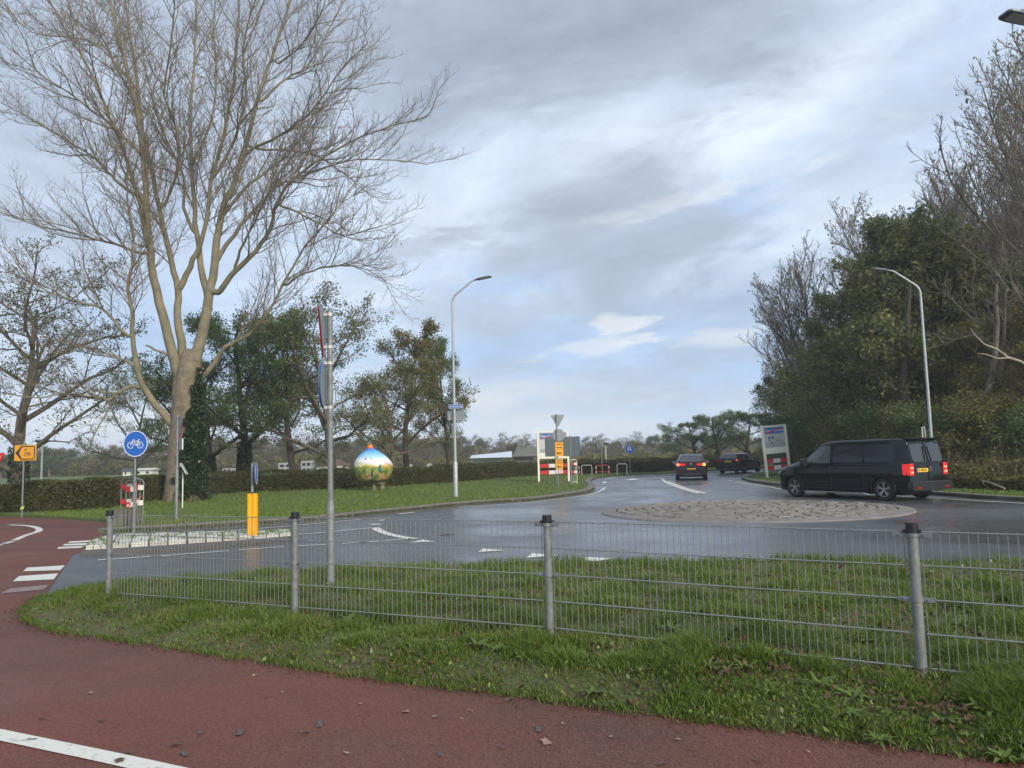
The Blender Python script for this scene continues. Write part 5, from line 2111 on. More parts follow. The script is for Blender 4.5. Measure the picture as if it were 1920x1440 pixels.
# red-white barrier hurdles leaning together behind the bicycle sign
def hurdle(label, c, w, h, rz, tilt=0, group='road barriers stacked behind the bicycle sign', grid=True, frame_m=galv):
    t = thing('road_barrier', label, 'barrier', c, group, rz)
    t.rotation_euler = (tilt, 0, rz)
    mb = MB()
    r_ = .018
    pts_ = [(-w / 2, 0, 0), (-w / 2, 0, h - .1), (-w / 2 + .03, 0, h - .03), (-w / 2 + .1, 0, h), (w / 2 - .1, 0, h), (w / 2 - .03, 0, h - .03), (w / 2, 0, h - .1), (w / 2, 0, 0)]
    mb.tube(pts_, r_, 8)
    mb.tube([(-w / 2, 0, .12), (w / 2, 0, .12)], r_ * .8, 8)
    mb.tube([(-w / 2 + .04, -.25, .01), (-w / 2 + .04, .25, .01)], r_, 8)
    mb.tube([(w / 2 - .04, -.25, .01), (w / 2 - .04, .25, .01)], r_, 8)
    mb.build('frame', frame_m, t, True, local=True)
    if grid:
        mb = MB()
        k = max(3, int(w / .11))
        for i in range(1, k):
            mb.tube([(-w / 2 + w * i / k, 0, .12), (-w / 2 + w * i / k, 0, h)], .006, 5)
        mb.build('bars', frame_m, t, local=True)
    for z in (h - .22, h - .62):
        if z < .2: continue
        mb = MB()
        k = max(2, int(w / .14))
        for i in range(k):
            mb.box((-w / 2 + w * (i + .5) / k, -.024, z), (w / k, .012, .13), i % 2)
        mb.build('board', [red, white], t, local=True)
    return t


c0 = G(240, 985, Z_VERGE)
hurdle('red and white barrier with a wide board, leftmost and furthest of the stack', (c0.x - .10, c0.y + .3, Z_VERGE), .46, 1.22, .15, 0)
hurdle('narrow barrier with red and white striped boards, middle of the stack', (c0.x + .02, c0.y + .12, Z_VERGE), .28, 1.15, -.1, .03)
hurdle('barrier with a rounded steel frame leaning at the right of the stack', (c0.x + .14, c0.y + .2, Z_VERGE), .26, 1.18, .2, -.05)
t = thing('concrete_feet', 'stack of grey ribbed concrete barrier feet at the foot of the bicycle sign', 'barrier feet', (c0.x + .03, c0.y - .12, Z_VERGE))
for i in range(6):
    MB().box((c0.x - .22 + i * .095, c0.y - .12 + random.uniform(-.02, .02), Z_VERGE + .2), (.072, .28, .42)).build('concrete_foot', concrete, t)
# torn barrier tape
t = thing('barrier_tape', 'torn red and white tape tied around the barriers', 'tape', (c0.x, c0.y, Z_VERGE))
mb = MB()
tp = [(.16, -.0, .74), (.10, -.1, .62), (.02, -.14, .50), (.10, -.16, .46), (.22, -.1, .55), (.36, -.08, .72)]
for i, (a, bb_) in enumerate(zip(tp[:-1], tp[1:])):
    for q in range(2):
        p0 = Vector(a).lerp(Vector(bb_), q / 2) + c0; p1 = Vector(a).lerp(Vector(bb_), (q + 1) / 2) + c0
        mb.add([p0, p1, p1 + Vector((.03, 0, .06)), p0 + Vector((.03, 0, .06)), p0 + Vector((0, .003, 0)), p1 + Vector((0, .003, 0)), p1 + Vector((.03, .003, .06)), p0 + Vector((.03, .003, .06))],
               [(0, 1, 2, 3), (7, 6, 5, 4), (0, 4, 5, 1), (2, 6, 7, 3)], q)
mb.build('tape', [white, orange], t)

# yellow detour arrow sign
b = G(41, 970, Z_PATH)
t = thing('detour_sign', 'yellow board with a black left arrow and a bicycle on a thin pole', 'road sign', b)
pole(t, b, D(48, 826, b.y).z, .028)
c = D(47.5, 849, b.y - .05)
M = frame(c, (-.25, -1, 0.0))
mb = MB().prism([(-.44, -.26), (.44, -.26), (.44, .26), (-.44, .26)], M, .02, 0, 1, 0)
o = mb.build('board', [yellow, backgrey], t)
mb = MB()
Ms = shift(M, .012)
arrow_o = [(-.40, 0), (-.16, -.23), (.34, -.23), (.40, -.18), (.40, .18), (.34, .23), (-.16, .23)]
arrow_i = [(-.25, 0), (-.13, -.195), (.33, -.195), (.36, -.17), (.36, .17), (.33, .195), (-.13, .195)]
for i in range(7):
    j = (i + 1) % 7
    mb.prism([arrow_o[i], arrow_o[j], arrow_i[j], arrow_i[i]], Ms, .004)
mb.build('arrow_outline', dark, o)
bike_symbol(o, shift(M @ Matrix.Translation((.10, -.04, 0)), -.004), .20, dark)
mb = MB(); stroke(mb, shift(M, .014), [(-.02, .12), (.06, .12), (-.02, .04)], .02, .004); mb.build('numeral', dark, o)
mb = MB().tube([b + Vector((0, 0, .28)), b + Vector((0, 0, .33))], .05, 8)
mb.tube([b + Vector((-.07, 0, .25)), b + Vector((.07, 0, .37))], .015, 6)
mb.build('ribbon', mat('neon_ribbon', (0.55, 0.75, 0.05), .5), t)

# triangle at far left edge
b = at(-30, 24)
t = thing('give_way_sign', 'red and white triangle sign cut by the left edge of the photograph', 'road sign', b)
pole(t, b, D(-12, 830, 24).z, .03)
tri_sign(t, frame(D(-14, 871, 23.94), (-.05, -1, 0)), .82)

# disc-topped path lamps
for px, Y, pt, lb, wd in ((79, 45, 824, 'low path lamp with a flat disc head beside the yellow arrow board', .42), (1136, 75, 829, 'low path lamp with a disc head far off behind the hedge', .32)):
    b = at(px, Y)
    z = D(px, pt, Y).z
    t = thing('path_lamp', lb, 'lamp', b, 'disc-topped path lamps')
    MB().tube([b, b + Vector((0, 0, 1.3)), Vector((b.x, b.y, z - .2))], [.075, .055, .05], 10).build('post', white, t, True)
    hm = MB()
    hm.tube([Vector((b.x, b.y, z - .32)), Vector((b.x, b.y, z - .22)), Vector((b.x, b.y, z - .10)), Vector((b.x, b.y, z - .05)), Vector((b.x, b.y, z))], [.07, wd * .5, wd, wd * .98, wd * .6], 24)
    hm.build('lamp_head', mat('disc_head', (.16, .17, .18), .5), t, True)

# sign pole with triangle seen from behind (E)
b = G(330.5, 976, Z_VERGE)
t = thing('sign_post', 'grey post before the huge tree with a narrow triangle and white-edged plate', 'road sign', b)
pole(t, b, D(332, 779, b.y).z, .035, galv, 1.35)
n = Vector((.75, .64, 0))
tri_sign(t, frame(D(336, 803, b.y + .05), n), .75)
mb = MB()
M = frame(D(336, 833, b.y + .05), n)
mb.prism([(-.3, -.155), (.3, -.155), (.3, .155), (-.3, .155)], M, .03, 0, 1, 0)
mb.build('text_plate', [white, backgrey], t)
# small tilted info board
b = G(342, 954, Z_VERGE)
t = thing('tilted_sign', 'small grey board tilted on a thin pale post in front of the ivy trunk', 'sign', b)
pole(t, b, D(343, 886, b.y).z, .022, white)
M = frame(D(345, 879, b.y - .03), (.80, .25, .45))
MB().prism(rrect(.62, .44, .05), M, .025, 0, 1, 0).build('board', [panelgrey, backgrey], t)

# yellow bollard on the paved island
b = G(473.5, 1004, .11)
t = thing('island_bollard', 'yellow traffic bollard on the white paved island with a blue disc on its pole', 'bollard', b)
mb = MB()
zt = D(473, 925, b.y).z
for sx in (-1, 1):
    mb.prism(rrect(.098, .13, .03), Matrix.Translation((b.x + sx * .052, b.y, (b.z + zt) / 2)), zt - b.z, 0)
mb.box((b.x, b.y, (b.z + zt) / 2), (.05, .08, zt - b.z - .01))
mb.build('yellow_housing', bollyellow, t, True)
MB().prism(rrect(.21, .13, .04), Matrix.Translation((b.x, b.y, zt + .01)), .02, 0).build('lid', black, t)
MB().tube([Vector((b.x - .01, b.y, zt)), Vector((b.x - .01, b.y, D(474, 868, b.y).z))], .03, 12).build('pole', galv, t, True)
M = frame(D(479.5, 888, b.y), (.985, -.05, 0))
M2 = M
o = disc_sign(t, frame(D(479.5, 888, b.y), (1, .23, 0)), .23)
MB().box(D(475, 904, b.y), (.08, .05, .03)).build('bracket', galv_d, t)

# tall sign pole near the fence
b = G(620.5, 1096, Z_VERGE)
t = thing('tall_sign_post', 'tall grey post behind the fence with a give-way triangle and blue disc seen edge-on', 'road sign', b)
ztop = D(615, 584, b.y).z
pole(t, b, ztop, .036, galv, D(619, 948, b.y).z - Z_VERGE)
vx = Vector((b.x, b.y, 0)).normalized()
lf = Vector((-vx.y, vx.x, 0))
n = (lf * math.cos(R(9)) + vx * math.sin(R(9))).normalized()
off = n * .085
ct = D(615, 629, b.y); ct = Vector((b.x, b.y, ct.z)) + off
tri_sign(t, frame(ct, n), .76)
cd = Vector((b.x, b.y, D(617, 722, b.y).z)) + off
disc_sign(t, frame(cd, n), .295)
for py in (584 + 6, 651, 681, 764):
    z = D(616, py, b.y).z
    mb = MB().tube([Vector((b.x, b.y, z - .02)), Vector((b.x, b.y, z + .02))], .043, 12)
    mb.box(Vector((b.x, b.y, z)) + n * .055, (.05, .05, .035), 0, None, math.atan2(n.y, n.x))
    mb.build('clamp', mat('clamp_light', (.5, .5, .48), .5, .4), t)
MB().tube([Vector((b.x, b.y, ztop)), Vector((b.x, b.y, ztop + .02)), Vector((b.x, b.y, ztop + .035))], [.038, .036, .02], 12).build('cap', galv_d, t, True)

# street name plate and grey board on the lamp
Yl = L1b.y
t = thing('street_name_sign', 'small blue street name plate with white lettering on the lamp post', 'street sign', D(855, 762, Yl - .08))
M = frame(D(855, 762, Yl - .08), (-.03, -1, 0))
o = MB().prism([(-.28, -.075), (.28, -.075), (.28, .075), (-.28, .075)], M, .02).build('plate', blue, t)
mb = MB()
for a, b_2 in (((-.27, .066), (.27, .066)), ((-.27, -.066), (.27, -.066)), ((-.27, .066), (-.27, -.066)), ((.27, .066), (.27, -.066))):
    stroke(mb, shift(M, .011), [a, b_2], .012, .004)
mb.build('border', white, o)
text('Langevelderweg', t, shift(M, .016), .47, .085, white)
t = thing('grey_board', 'grey back of a board mounted on the lamp post below the street name plate', 'sign board', D(855, 779, Yl + .1))
M = frame(D(855, 779, Yl + .1), (.15, 1, 0.02))
MB().prism([(-.33, -.18), (.33, -.18), (.33, .18), (-.33, .18)], M, .03, 0, 1, 2).build('board', [white, backgrey, white], t)
mb = MB()
for a, b_2 in (((-.31, .165), (.31, .165)), ((-.31, -.165), (.31, -.165)), ((-.32, .17), (-.32, -.17)), ((.32, .17), (.32, -.17))):
    stroke(mb, shift(M, -.02), [a, b_2], .02, .012)
mb.build('edge_profile', lampgrey, t)


# town signs
def town_sign(label, bl, w, h, yaw, lean, strike=True):
    t = thing('town_sign', label, 'town sign', bl, 'white framed town signs')
    X = Vector((math.cos(yaw), math.sin(yaw), 0))
    n = Vector((math.sin(yaw), -math.cos(yaw), 0))
    up = (Vector((0, 0, 1)) * math.cos(lean) - X * math.sin(lean))
    Xl = up.cross(n) * -1
    Xl = Xl if Xl.dot(X) > 0 else -Xl
    b = Vector(bl)

    def Q(u, v, o=0):
        return b + Xl * u + up * v + n * o
    M = Matrix(((Xl.x, up.x, n.x, b.x), (Xl.y, up.y, n.y, b.y), (Xl.z, up.z, n.z, b.z), (0, 0, 0, 1)))
    pw = .11
    mb = MB()
    hb = h * .455     # lower edge of the panel
    for u in (pw / 2, w - pw / 2):
        mb.prism(rrect(pw, h, .03, 3, u, h / 2), M, .12)
    mb.prism([(pw, h - .09), (w - pw, h - .09), (w - pw, h - .003), (pw, h - .003)], M, .118)
    mb.prism([(pw, hb), (w - pw, hb), (w - pw, hb + .07), (pw, hb + .07)], M, .118)
    mb.build('frame', cream, t, True)
    mb = MB().prism([(pw + .002, hb + .072), (w - pw - .002, hb + .072), (w - pw - .002, h - .092), (pw + .002, h - .092)], M, .05, 0)
    pan = mb.build('panel', panelgrey, t)
    iw = w - 2 * pw
    # cream lower strip
    MB().prism([(pw + .01, hb + .075), (w - pw - .01, hb + .075), (w - pw - .01, hb + .32), (pw + .01, hb + .32)], shift(M, .03), .012).build('lower_strip', cream, pan)
    y1, y0 = h - .115, h - .46
    pl = MB().prism([(pw + .05, y0), (w - pw - .05, y0), (w - pw - .05, y1), (pw + .05, y1)], shift(M, .032), .014).build('name_plate', blue, t)
    mb = MB()
    xa, xb = pw + .065, w - pw - .065
    for a, c_ in (((xa, y0 + .02), (xb, y0 + .02)), ((xa, y1 - .02), (xb, y1 - .02)), ((xa, y0 + .02), (xa, y1 - .02)), ((xb, y0 + .02), (xb, y1 - .02))):
        stroke(mb, shift(M, .042), [a, c_], .014, .004)
    mb.build('border', white, pl)
    text('Noordwijkerhout', t, shift(M, .043) @ Matrix.Translation((w / 2, (y0 + y1) / 2, 0)), iw - .2, .19, white, bold=.012)
    mb = MB(); stroke(mb, shift(M, .05), [(pw + .08, y0 + .04), (w - pw - .08, y1 - .04)], .05, .003)
    mb.build('red_slash', red, pl)
    # crest: lion-like dark blocks around a white field, two text lines, rules
    mb = MB()
    cx_, cy_ = pw + iw * .32, h - .78
    dk = [[(-.15, .16), (-.02, .17), (-.06, .06), (-.13, .05)], [(.04, .17), (.16, .17), (.15, .08), (.09, .02), (.05, .08)], [(-.12, .03), (-.08, .03), (-.05, -.10), (-.09, -.10)], [(-.05, -.17), (.10, -.20), (.09, -.05), (.03, -.11)]]
    for d_ in dk:
        mb.prism([(cx_ + a, cy_ + c_) for a, c_ in d_], shift(M, .03), .014)
    mb.build('crest', mat('crest_navy', (.03, .04, .10), .5), pan)
    mb = MB()
    xt = cx_ + .22
    stroke(mb, shift(M, .03), [(xt, cy_ + .03), (xt + iw * .22, cy_ + .03)], .025, .012)
    stroke(mb, shift(M, .03), [(xt, cy_ - .05), (xt + iw * .38, cy_ - .05)], .03, .012)
    for i, v in enumerate((.30, .36, .42, .48)):
        yy = hb + v + .06
        stroke(mb, shift(M, .03), [(pw + .06, yy), (pw + iw * (.96 if i % 3 else .99), yy)], .012 if i in (0, 3) else .018, .012)
    mb.build('print_lines', mat('print_grey', (.17, .18, .19), .6), pan)
    # red/white boards below
    for v in (h * .315, h * .185):
        mb = MB()
        for i in range(3):
            mb.box((pw + iw * (i + .5) / 3, v, -.01), (iw / 3, .21, .02), i % 2, M)
        mb.build('hazard_board', [red, white], t)
    return t


bl = G(1010.5, 904, Z_VERGE)
Yt = bl.y
wL = D(1067, 850, Yt).x - D(1007, 850, Yt).x
town_sign('upright white-framed town sign behind the yellow detour plates on the left lawn', (bl.x - .05, bl.y, Z_VERGE), wL, D(1036, 808, Yt).z - Z_VERGE, 0.06, 0)
bl = G(1438, 896.5, Z_VERGE)
Yt2 = bl.y
town_sign('leaning white-framed town sign at the nose of the black van', (bl.x - .03, bl.y, Z_VERGE), (D(1480, 850, Yt2).x - D(1430, 850, Yt2).x) * .98, D(1455, 798, Yt2).z - Z_VERGE, .10, R(3.4))

# sign cluster in front of the left town sign
b = G(1047, 914.5, Z_VERGE)
Yc = b.y
t = thing('sign_post', 'post with the backs of a triangle and a disc before the left town sign', 'road sign', b)
pole(t, b, D(1045, 776, Yc).z, .03)
tri_sign(t, frame(D(1045.5, 790, Yc + .05), (.05, 1, 0)), .68)
disc_sign(t, frame(D(1047, 815.5, Yc + .05), (.05, 1, 0)), .285)
t2 = thing('detour_plates', 'pair of yellow detour plates with black arrows above a small white and red label', 'road sign', D(1048, 843, Yc - .06))
for (x0, x1, y0, y1, nl) in ((1041, 1056, 829, 856, 2), (1042, 1055.5, 860.5, 879.5, 2)):
    c = D((x0 + x1) / 2, (y0 + y1) / 2, Yc - .06)
    w_ = D(x1, y0, Yc).x - D(x0, y0, Yc).x; h_ = D(x0, y0, Yc).z - D(x0, y1, Yc).z
    M = frame(c, (0, -1, 0))
    pl = MB().prism([(-w_ / 2, -h_ / 2), (w_ / 2, -h_ / 2), (w_ / 2, h_ / 2), (-w_ / 2, h_ / 2)], M, .02).build('yellow_plate', yellow, t2)
    mb = MB()
    Ms = shift(M, .011)
    for i in range(nl):
        stroke(mb, Ms, [(-w_ * .36, h_ * (.36 - .24 * i)), (w_ * .36, h_ * (.36 - .24 * i))], .035, .004)
    stroke(mb, Ms, [(-w_ * .2, -h_ * .27), (w_ * .28, -h_ * .27)], .045, .004)
    mb.prism([(-w_ * .36, -h_ * .27), (-w_ * .12, -h_ * .27 - .07), (-w_ * .12, -h_ * .27 + .07)], Ms, .004)
    mb.build('arrow', dark, pl)
c = D(1049, 884, Yc - .06)
M = frame(c, (0, -1, 0))
pl = MB().prism([(-.16, -.085), (.16, -.085), (.16, .085), (-.16, .085)], M, .015).build('label_plate', white, t2)
mb = MB()
for p_, q_ in (((-.08, .05), (-.02, -.05)), ((-.02, .05), (-.08, -.05)), ((.02, .03), (.13, .03)), ((.02, -.03), (.13, -.03))):
    stroke(mb, shift(M, .009), [p_, q_], .022, .004)
mb.build('marks', red, pl)
# grey wide board on two posts
bA, bB = G(1043, 907, Z_VERGE), G(1071.5, 909, Z_VERGE)
t = thing('information_board', 'large grey board seen from behind on two posts beside the left town sign', 'sign board', (bA + bB) / 2)
zt = D(1068, 818, bB.y).z
pole(t, bB, zt + .03, .035); pole(t, bA, D(1040, 826, bA.y).z, .028)
cc = (D(1038.5, 838, bA.y) + D(1070.5, 837, bB.y)) / 2
w_ = (bB - bA).length + .3
M = frame(cc + Vector((0, .07, 0)), (-(bB - bA).y * -1, 1, 0) if False else ((bB - bA).y * -.5, 1, 0))
h_ = D(1068, 819, bB.y).z - D(1068, 856, bB.y).z
MB().prism(rrect(w_, h_, .04), M, .05, 0, 1, 2).build('board', [blue, backgrey, bluedk], t)

# loose red-white hurdle leaning beside it
c = G(1077, 908, Z_VERGE)
hurdle('tall narrow white and red barrier standing right of the grey board', (c.x, c.y, Z_VERGE), .30, 1.25, .3, .04, 'barriers near the far crossing', True, white)


# hoops at the far crossing
def hoop(label, xl, xr, yb, yt, red_, group='steel hoops at the far crossing', midbar=False):
    a, b = G(xl, yb, Z_VERGE), G(xr, yb, Z_VERGE)
    b.y = a.y; 
    z = D(xl, yt, a.y).z
    t = thing('guard_hoop', label, 'hoop', (a + b) / 2, group)
    mb = MB()
    c_ = .08
    up = [a, Vector((a.x, a.y, z - c_)), Vector((a.x + .03, a.y, z - .03)), Vector((a.x + c_, a.y, z)), Vector((b.x - c_, b.y, z)), Vector((b.x - .03, b.y, z - .03)), Vector((b.x, b.y, z - c_)), b]
    if not red_:
        mb.tube(up, .028, 10)
        mb.build('bar', mat('hoop_white', (.5, .5, .48), .5), t, True)
    else:
        mb.tube(up, .032, 10)
        if midbar: mb.tube([Vector((a.x, a.y, z * .45)), Vector((b.x, b.y, z * .45))], .025, 8)
        o = mb.build('bar', red, t, True)
        mb = MB()
        for q in (a, b):
            for zz_ in (.18, .48):
                mb.tube([Vector((q.x, q.y, Z_VERGE + zz_)), Vector((q.x, q.y, Z_VERGE + zz_ + .14))], .037, 10)
        mb.build('white_bands', white, o)


hoop('small red and white hoop half hidden behind the narrow barrier', 1079, 1087, 892, 874, True)
hoop('plain white hoop left of the wide red and white hoop', 1091, 1112, 892, 872.5, False)
hoop('wide red and white hoop with a middle bar', 1118, 1145, 892, 873, True, midbar=True)
hoop('plain white hoop right of the wide red and white hoop', 1157.5, 1178.5, 891, 870, False)

# far signs
b = G(1129.5, 893, Z_VERGE)
t = thing('sign_post', 'thin post with a grey triangle seen from behind near the white hoops', 'road sign', b)
pole(t, b, D(1128, 824, b.y).z, .03)
tri_sign(t, frame(D(1128, 833, b.y + .05), (-.75, .65, 0)), .72)
b = G(1182, 890, Z_VERGE)
t = thing('cycle_path_sign', 'small far round blue sign with a white mark right of the white hoops', 'road sign', b)
pole(t, b, D(1180, 834, b.y).z, .03)
M = frame(D(1180, 841.5, b.y - .05), (-.5, -.85, 0))
o = disc_sign(t, M, .33)
mb = MB(); stroke(mb, shift(M, .016), [(-.12, -.14), (-.1, .12), (.02, .18), (.12, .08), (.1, -.14)], .07, .004); stroke(mb, shift(M, .016), [(0, -.1), (0, .05)], .06, .004); mb.build('white_symbol', white, o)
b = at(1311, 66)
t = thing('priority_sign', 'grey diamond sign seen from behind above the hatchback', 'road sign', b)
pole(t, b, D(1311, 826, 66).z, .03)
MB().prism([(-.36, 0), (0, -.36), (.36, 0), (0, .36)], frame(D(1311, 833.5, 65.94), (.1, -1, 0)), .03).build('plate', mat('sign_back_pale', (.42, .45, .46), .5), t)
b = at(1491, 50)
t = thing('direction_sign', 'small blue direction plate just right of the leaning town sign', 'road sign', b)
pole(t, b, D(1491, 816, 50).z, .035, galv)
MB().box(D(1491, 819, 49.93), (.55, .03, .17)).build('plate', blue, t)
MB().box(D(1488.5, 832, 49.93), (.22, .03, .6)).build('red_board', mat('rust_red', (.22, .07, .05), .7), t)
# white delineator behind the van
b = at(1734.5, 27.5)
t = thing('marker_frame', 'narrow white frame standing up behind the rear of the black van', 'marker post', b)
z0, z1 = Z_VERGE, D(1733, 801, 27.5).z
mb = MB()
for dx_ in (-.045, .045):
    mb.box((b.x + dx_, b.y, (z0 + z1) / 2), (.018, .04, z1 - z0))
mb.box((b.x, b.y, z1), (.108, .04, .02))
mb.build('frame', white, t)
MB().box((b.x, b.y + .01, (z0 + z1) / 2), (.07, .02, z1 - z0 - .03)).build('black_panel', black, t)

# rail fence far behind the town sign
a, b = at(1425, 70), at(1515, 66)
t = thing('rail_fence', 'weathered rail fence far behind the leaning town sign', 'fence', a)
fw = mat('fence_wood', (.20, .16, .13), .9, 0, .3, 4)
mb = MB()
for z in (.9, 1.2, 1.5):
    mb.tube([a + Vector((0, 0, z)), b + Vector((0, 0, z))], .035, 6)
mb.build('rails', fw, t)
for i in range(5):
    p = a.lerp(b, i / 4)
    MB().box(p + Vector((0, 0, .85)), (.09, .09, 1.7)).build('post', white if i in (1, 3) else fw, t)


# ------------------------------------------------------------------ painted tulip bulb
def bulb():
    b = G(707, 919, Z_VERGE)
    Y = b.y
    cx_, zt, zb = D(700, 870, Y).x, D(694, 831, Y).z, D(703, 905, Y).z
    t = thing('painted_bulb', 'giant flower bulb painted with a landscape standing on a wooden trestle', 'sculpture', (cx_, Y, zb))
    Rr = (D(737, 870, Y).x - D(664, 870, Y).x) / 2
    hh = zt - zb
    prof = [(0.0, .30), (.02, .50), (.08, .74), (.18, .90), (.30, .985), (.38, 1.0), (.48, .97), (.58, .86), (.68, .68), (.76, .48), (.82, .32), (.86, .20), (.90, .14), (.94, .115), (.98, .07), (1.0, .02)]
    n = 48
    P_ = smooth_line(prof, 3)
    vs, fs = [], []
    for v, r_ in P_:
        sx = -.09 * max(0, (v - .45)) / .55 * 2
        for k in range(n):
            a = 2 * math.pi * k / n
            vs.append((r_ * Rr * math.cos(a) + sx * Rr * 1.0, r_ * Rr * math.sin(a), v * hh))
    m = len(P_)
    for i in range(m - 1):
        for k in range(n):
            fs.append((i * n + k, i * n + (k + 1) % n, (i + 1) * n + (k + 1) % n, (i + 1) * n + k))
    fs.append(tuple(range(n - 1, -1, -1))); fs.append(tuple(range((m - 1) * n, m * n)))
    mt = bpy.data.materials.new('bulb_painting'); mt.use_nodes = True
    nt = mt.node_tree; nd, lk = nt.nodes, nt.links
    bs = nd['Principled BSDF']; bs.inputs['Roughness'].default_value = .4
    tcn = nd.new('ShaderNodeTexCoord'); sp = nd.new('ShaderNodeSeparateXYZ'); lk.new(tcn.outputs['Object'], sp.inputs[0])
    nz = nd.new('ShaderNodeTexNoise'); nz.inputs['Scale'].default_value = 2.6; nz.inputs['Detail'].default_value = 6; lk.new(tcn.outputs['Object'], nz.inputs['Vector'])
    nz2 = nd.new('ShaderNodeTexNoise'); nz2.inputs['Scale'].default_value = 5.0; nz2.inputs['Detail'].default_value = 5; lk.new(tcn.outputs['Object'], nz2.inputs['Vector'])
    ma = nd.new('ShaderNodeMath'); ma.operation = 'MULTIPLY_ADD'; lk.new(nz.outputs[0], ma.inputs[0]); ma.inputs[1].default_value = .22; lk.new(sp.outputs[2], ma.inputs[2])
    mr = nd.new('ShaderNodeMapRange'); lk.new(ma.outputs[0], mr.inputs[0]); mr.inputs[1].default_value = .11; mr.inputs[2].default_value = hh + .11
    cr = nd.new('ShaderNodeValToRGB'); lk.new(mr.outputs[0], cr.inputs[0])
    e = cr.color_ramp.elements
    stops = [(0, srgb(120, 100, 70)), (.10, srgb(200, 170, 120)), (.18, srgb(190, 150, 95)), (.26, srgb(150, 155, 95)), (.40, srgb(150, 160, 80)), (.44, srgb(215, 195, 120)), (.47, srgb(225, 215, 215)), (.58, srgb(235, 235, 240)), (.66, srgb(165, 212, 242)), (.80, srgb(85, 165, 232)), (.86, srgb(40, 100, 210)), (.885, srgb(225, 100, 30)), (.94, srgb(245, 150, 40)), (1, srgb(120, 60, 40))]
    e[0].position, e[0].color = stops[0][0], (*stops[0][1], 1)
    e[1].position, e[1].color = 1.0, (*stops[-1][1], 1)
    for p_, c_ in stops[1:-1]:
        q = e.new(p_); q.color = (*c_, 1)
    # green/brown brushwork on the lower half
    mr2 = nd.new('ShaderNodeMapRange'); lk.new(nz2.outputs[0], mr2.inputs[0]); mr2.inputs[1].default_value = .5; mr2.inputs[2].default_value = .6
    mrz = nd.new('ShaderNodeMapRange'); lk.new(mr.outputs[0], mrz.inputs[0]); mrz.inputs[1].default_value = .44; mrz.inputs[2].default_value = .36
    mm = nd.new('ShaderNodeMath'); mm.operation = 'MULTIPLY'; lk.new(mr2.outputs[0], mm.inputs[0]); lk.new(mrz.outputs[0], mm.inputs[1])
    mx = nd.new('ShaderNodeMix'); mx.data_type = 'RGBA'; lk.new(mm.outputs[0], mx.inputs[0]); lk.new(cr.outputs[0], mx.inputs[6]); mx.inputs[7].default_value = (*srgb(85, 110, 45), 1)
    lk.new(mx.outputs[2], bs.inputs['Base Color'])
    mb = MB(); mb.add(vs, fs)
    body = mb.build('bulb_body', mt, t, True, local=True, angle=80)

    def R_at(v):
        return np.interp(v, [a for a, _ in P_], [r_ for _, r_ in P_]) * Rr

    def decal(name, pts_, m_):
        vs_ = []
        for u, v in pts_:       # u: -1..1 across the front, v: 0..1 up
            rr_ = R_at(v) * 1.012
            x_ = max(-.97, min(.97, u * Rr / rr_)) * rr_
            y_ = -math.sqrt(max(rr_ ** 2 - x_ ** 2, 0))
            vs_.append((x_ - .18 * max(0, v - .45) / 1.0 * Rr, y_ - .004, v * hh))
        tr = tessellate_polygon([[Vector((p[0], p[2], 0)) for p in vs_]])
        mb_ = MB(); mb_.add(vs_, [tuple(q_) for q_ in tr])
        return mb_.build(name, m_, t, local=True)
    bk = mat('bird_brown', (.10, .06, .045), .6)
    decal('painted_bird', [(-.55, .66), (-.42, .68), (-.44, .76), (-.36, .70), (-.24, .67), (-.14, .60), (-.22, .58), (-.34, .63)], bk)
    decal('painted_bird', [(.02, .60), (.08, .62), (.14, .605), (.08, .595)], bk)
    decal('painted_flower', [(.60, .42), (.72, .47), (.86, .48), (.95, .42), (.90, .36), (.76, .35), (.66, .37)], mat('flower_orange', (.80, .16, .03), .5))
    decal('painted_figure', [(.40, .38), (.47, .44), (.52, .48), (.55, .40), (.52, .26), (.44, .26)], mat('figure_teal', (.05, .13, .15), .5))
    decal('painted_figure', [(.05, .22), (.10, .32), (.14, .30), (.16, .16), (.06, .14)], mat('figure_purple', (.08, .05, .09), .5))
    decal('painted_leaves', [(.14, .14), (.28, .24), (.44, .16), (.36, .11), (.2, .1)], mat('paint_green', (.10, .20, .04), .5))
    for u0 in (-.70, -.48):
        decal('painted_tulip', [(u0 - .10, .42), (u0 - .11, .50), (u0 - .04, .55), (u0 + .02, .52), (u0 + .08, .55), (u0 + .12, .49), (u0 + .08, .42), (u0, .40)], mat('paint_cream', (.72, .70, .42), .5))
    decal('painted_stem', [(-.85, .30), (-.80, .32), (-.35, .16), (-.38, .13)], mat('paint_olive', (.22, .24, .08), .5))
    # trestle under it
    tr = MB()
    zc = zb - .02
    lx = D(702, 905, Y).x
    tr.box((lx + .22, Y, zc), (.58, .5, .06))
    for dx_ in (0.02, .42):
        tr.box((lx + dx_, Y - .15, (Z_VERGE + zc) / 2), (.10, .09, zc - Z_VERGE)); tr.box((lx + dx_, Y + .15, (Z_VERGE + zc) / 2), (.10, .09, zc - Z_VERGE))
    tag(tr.build('trestle', MATS['sawn_wood']), 'low pale wooden trestle carrying the painted bulb', 'trestle')


bulb()


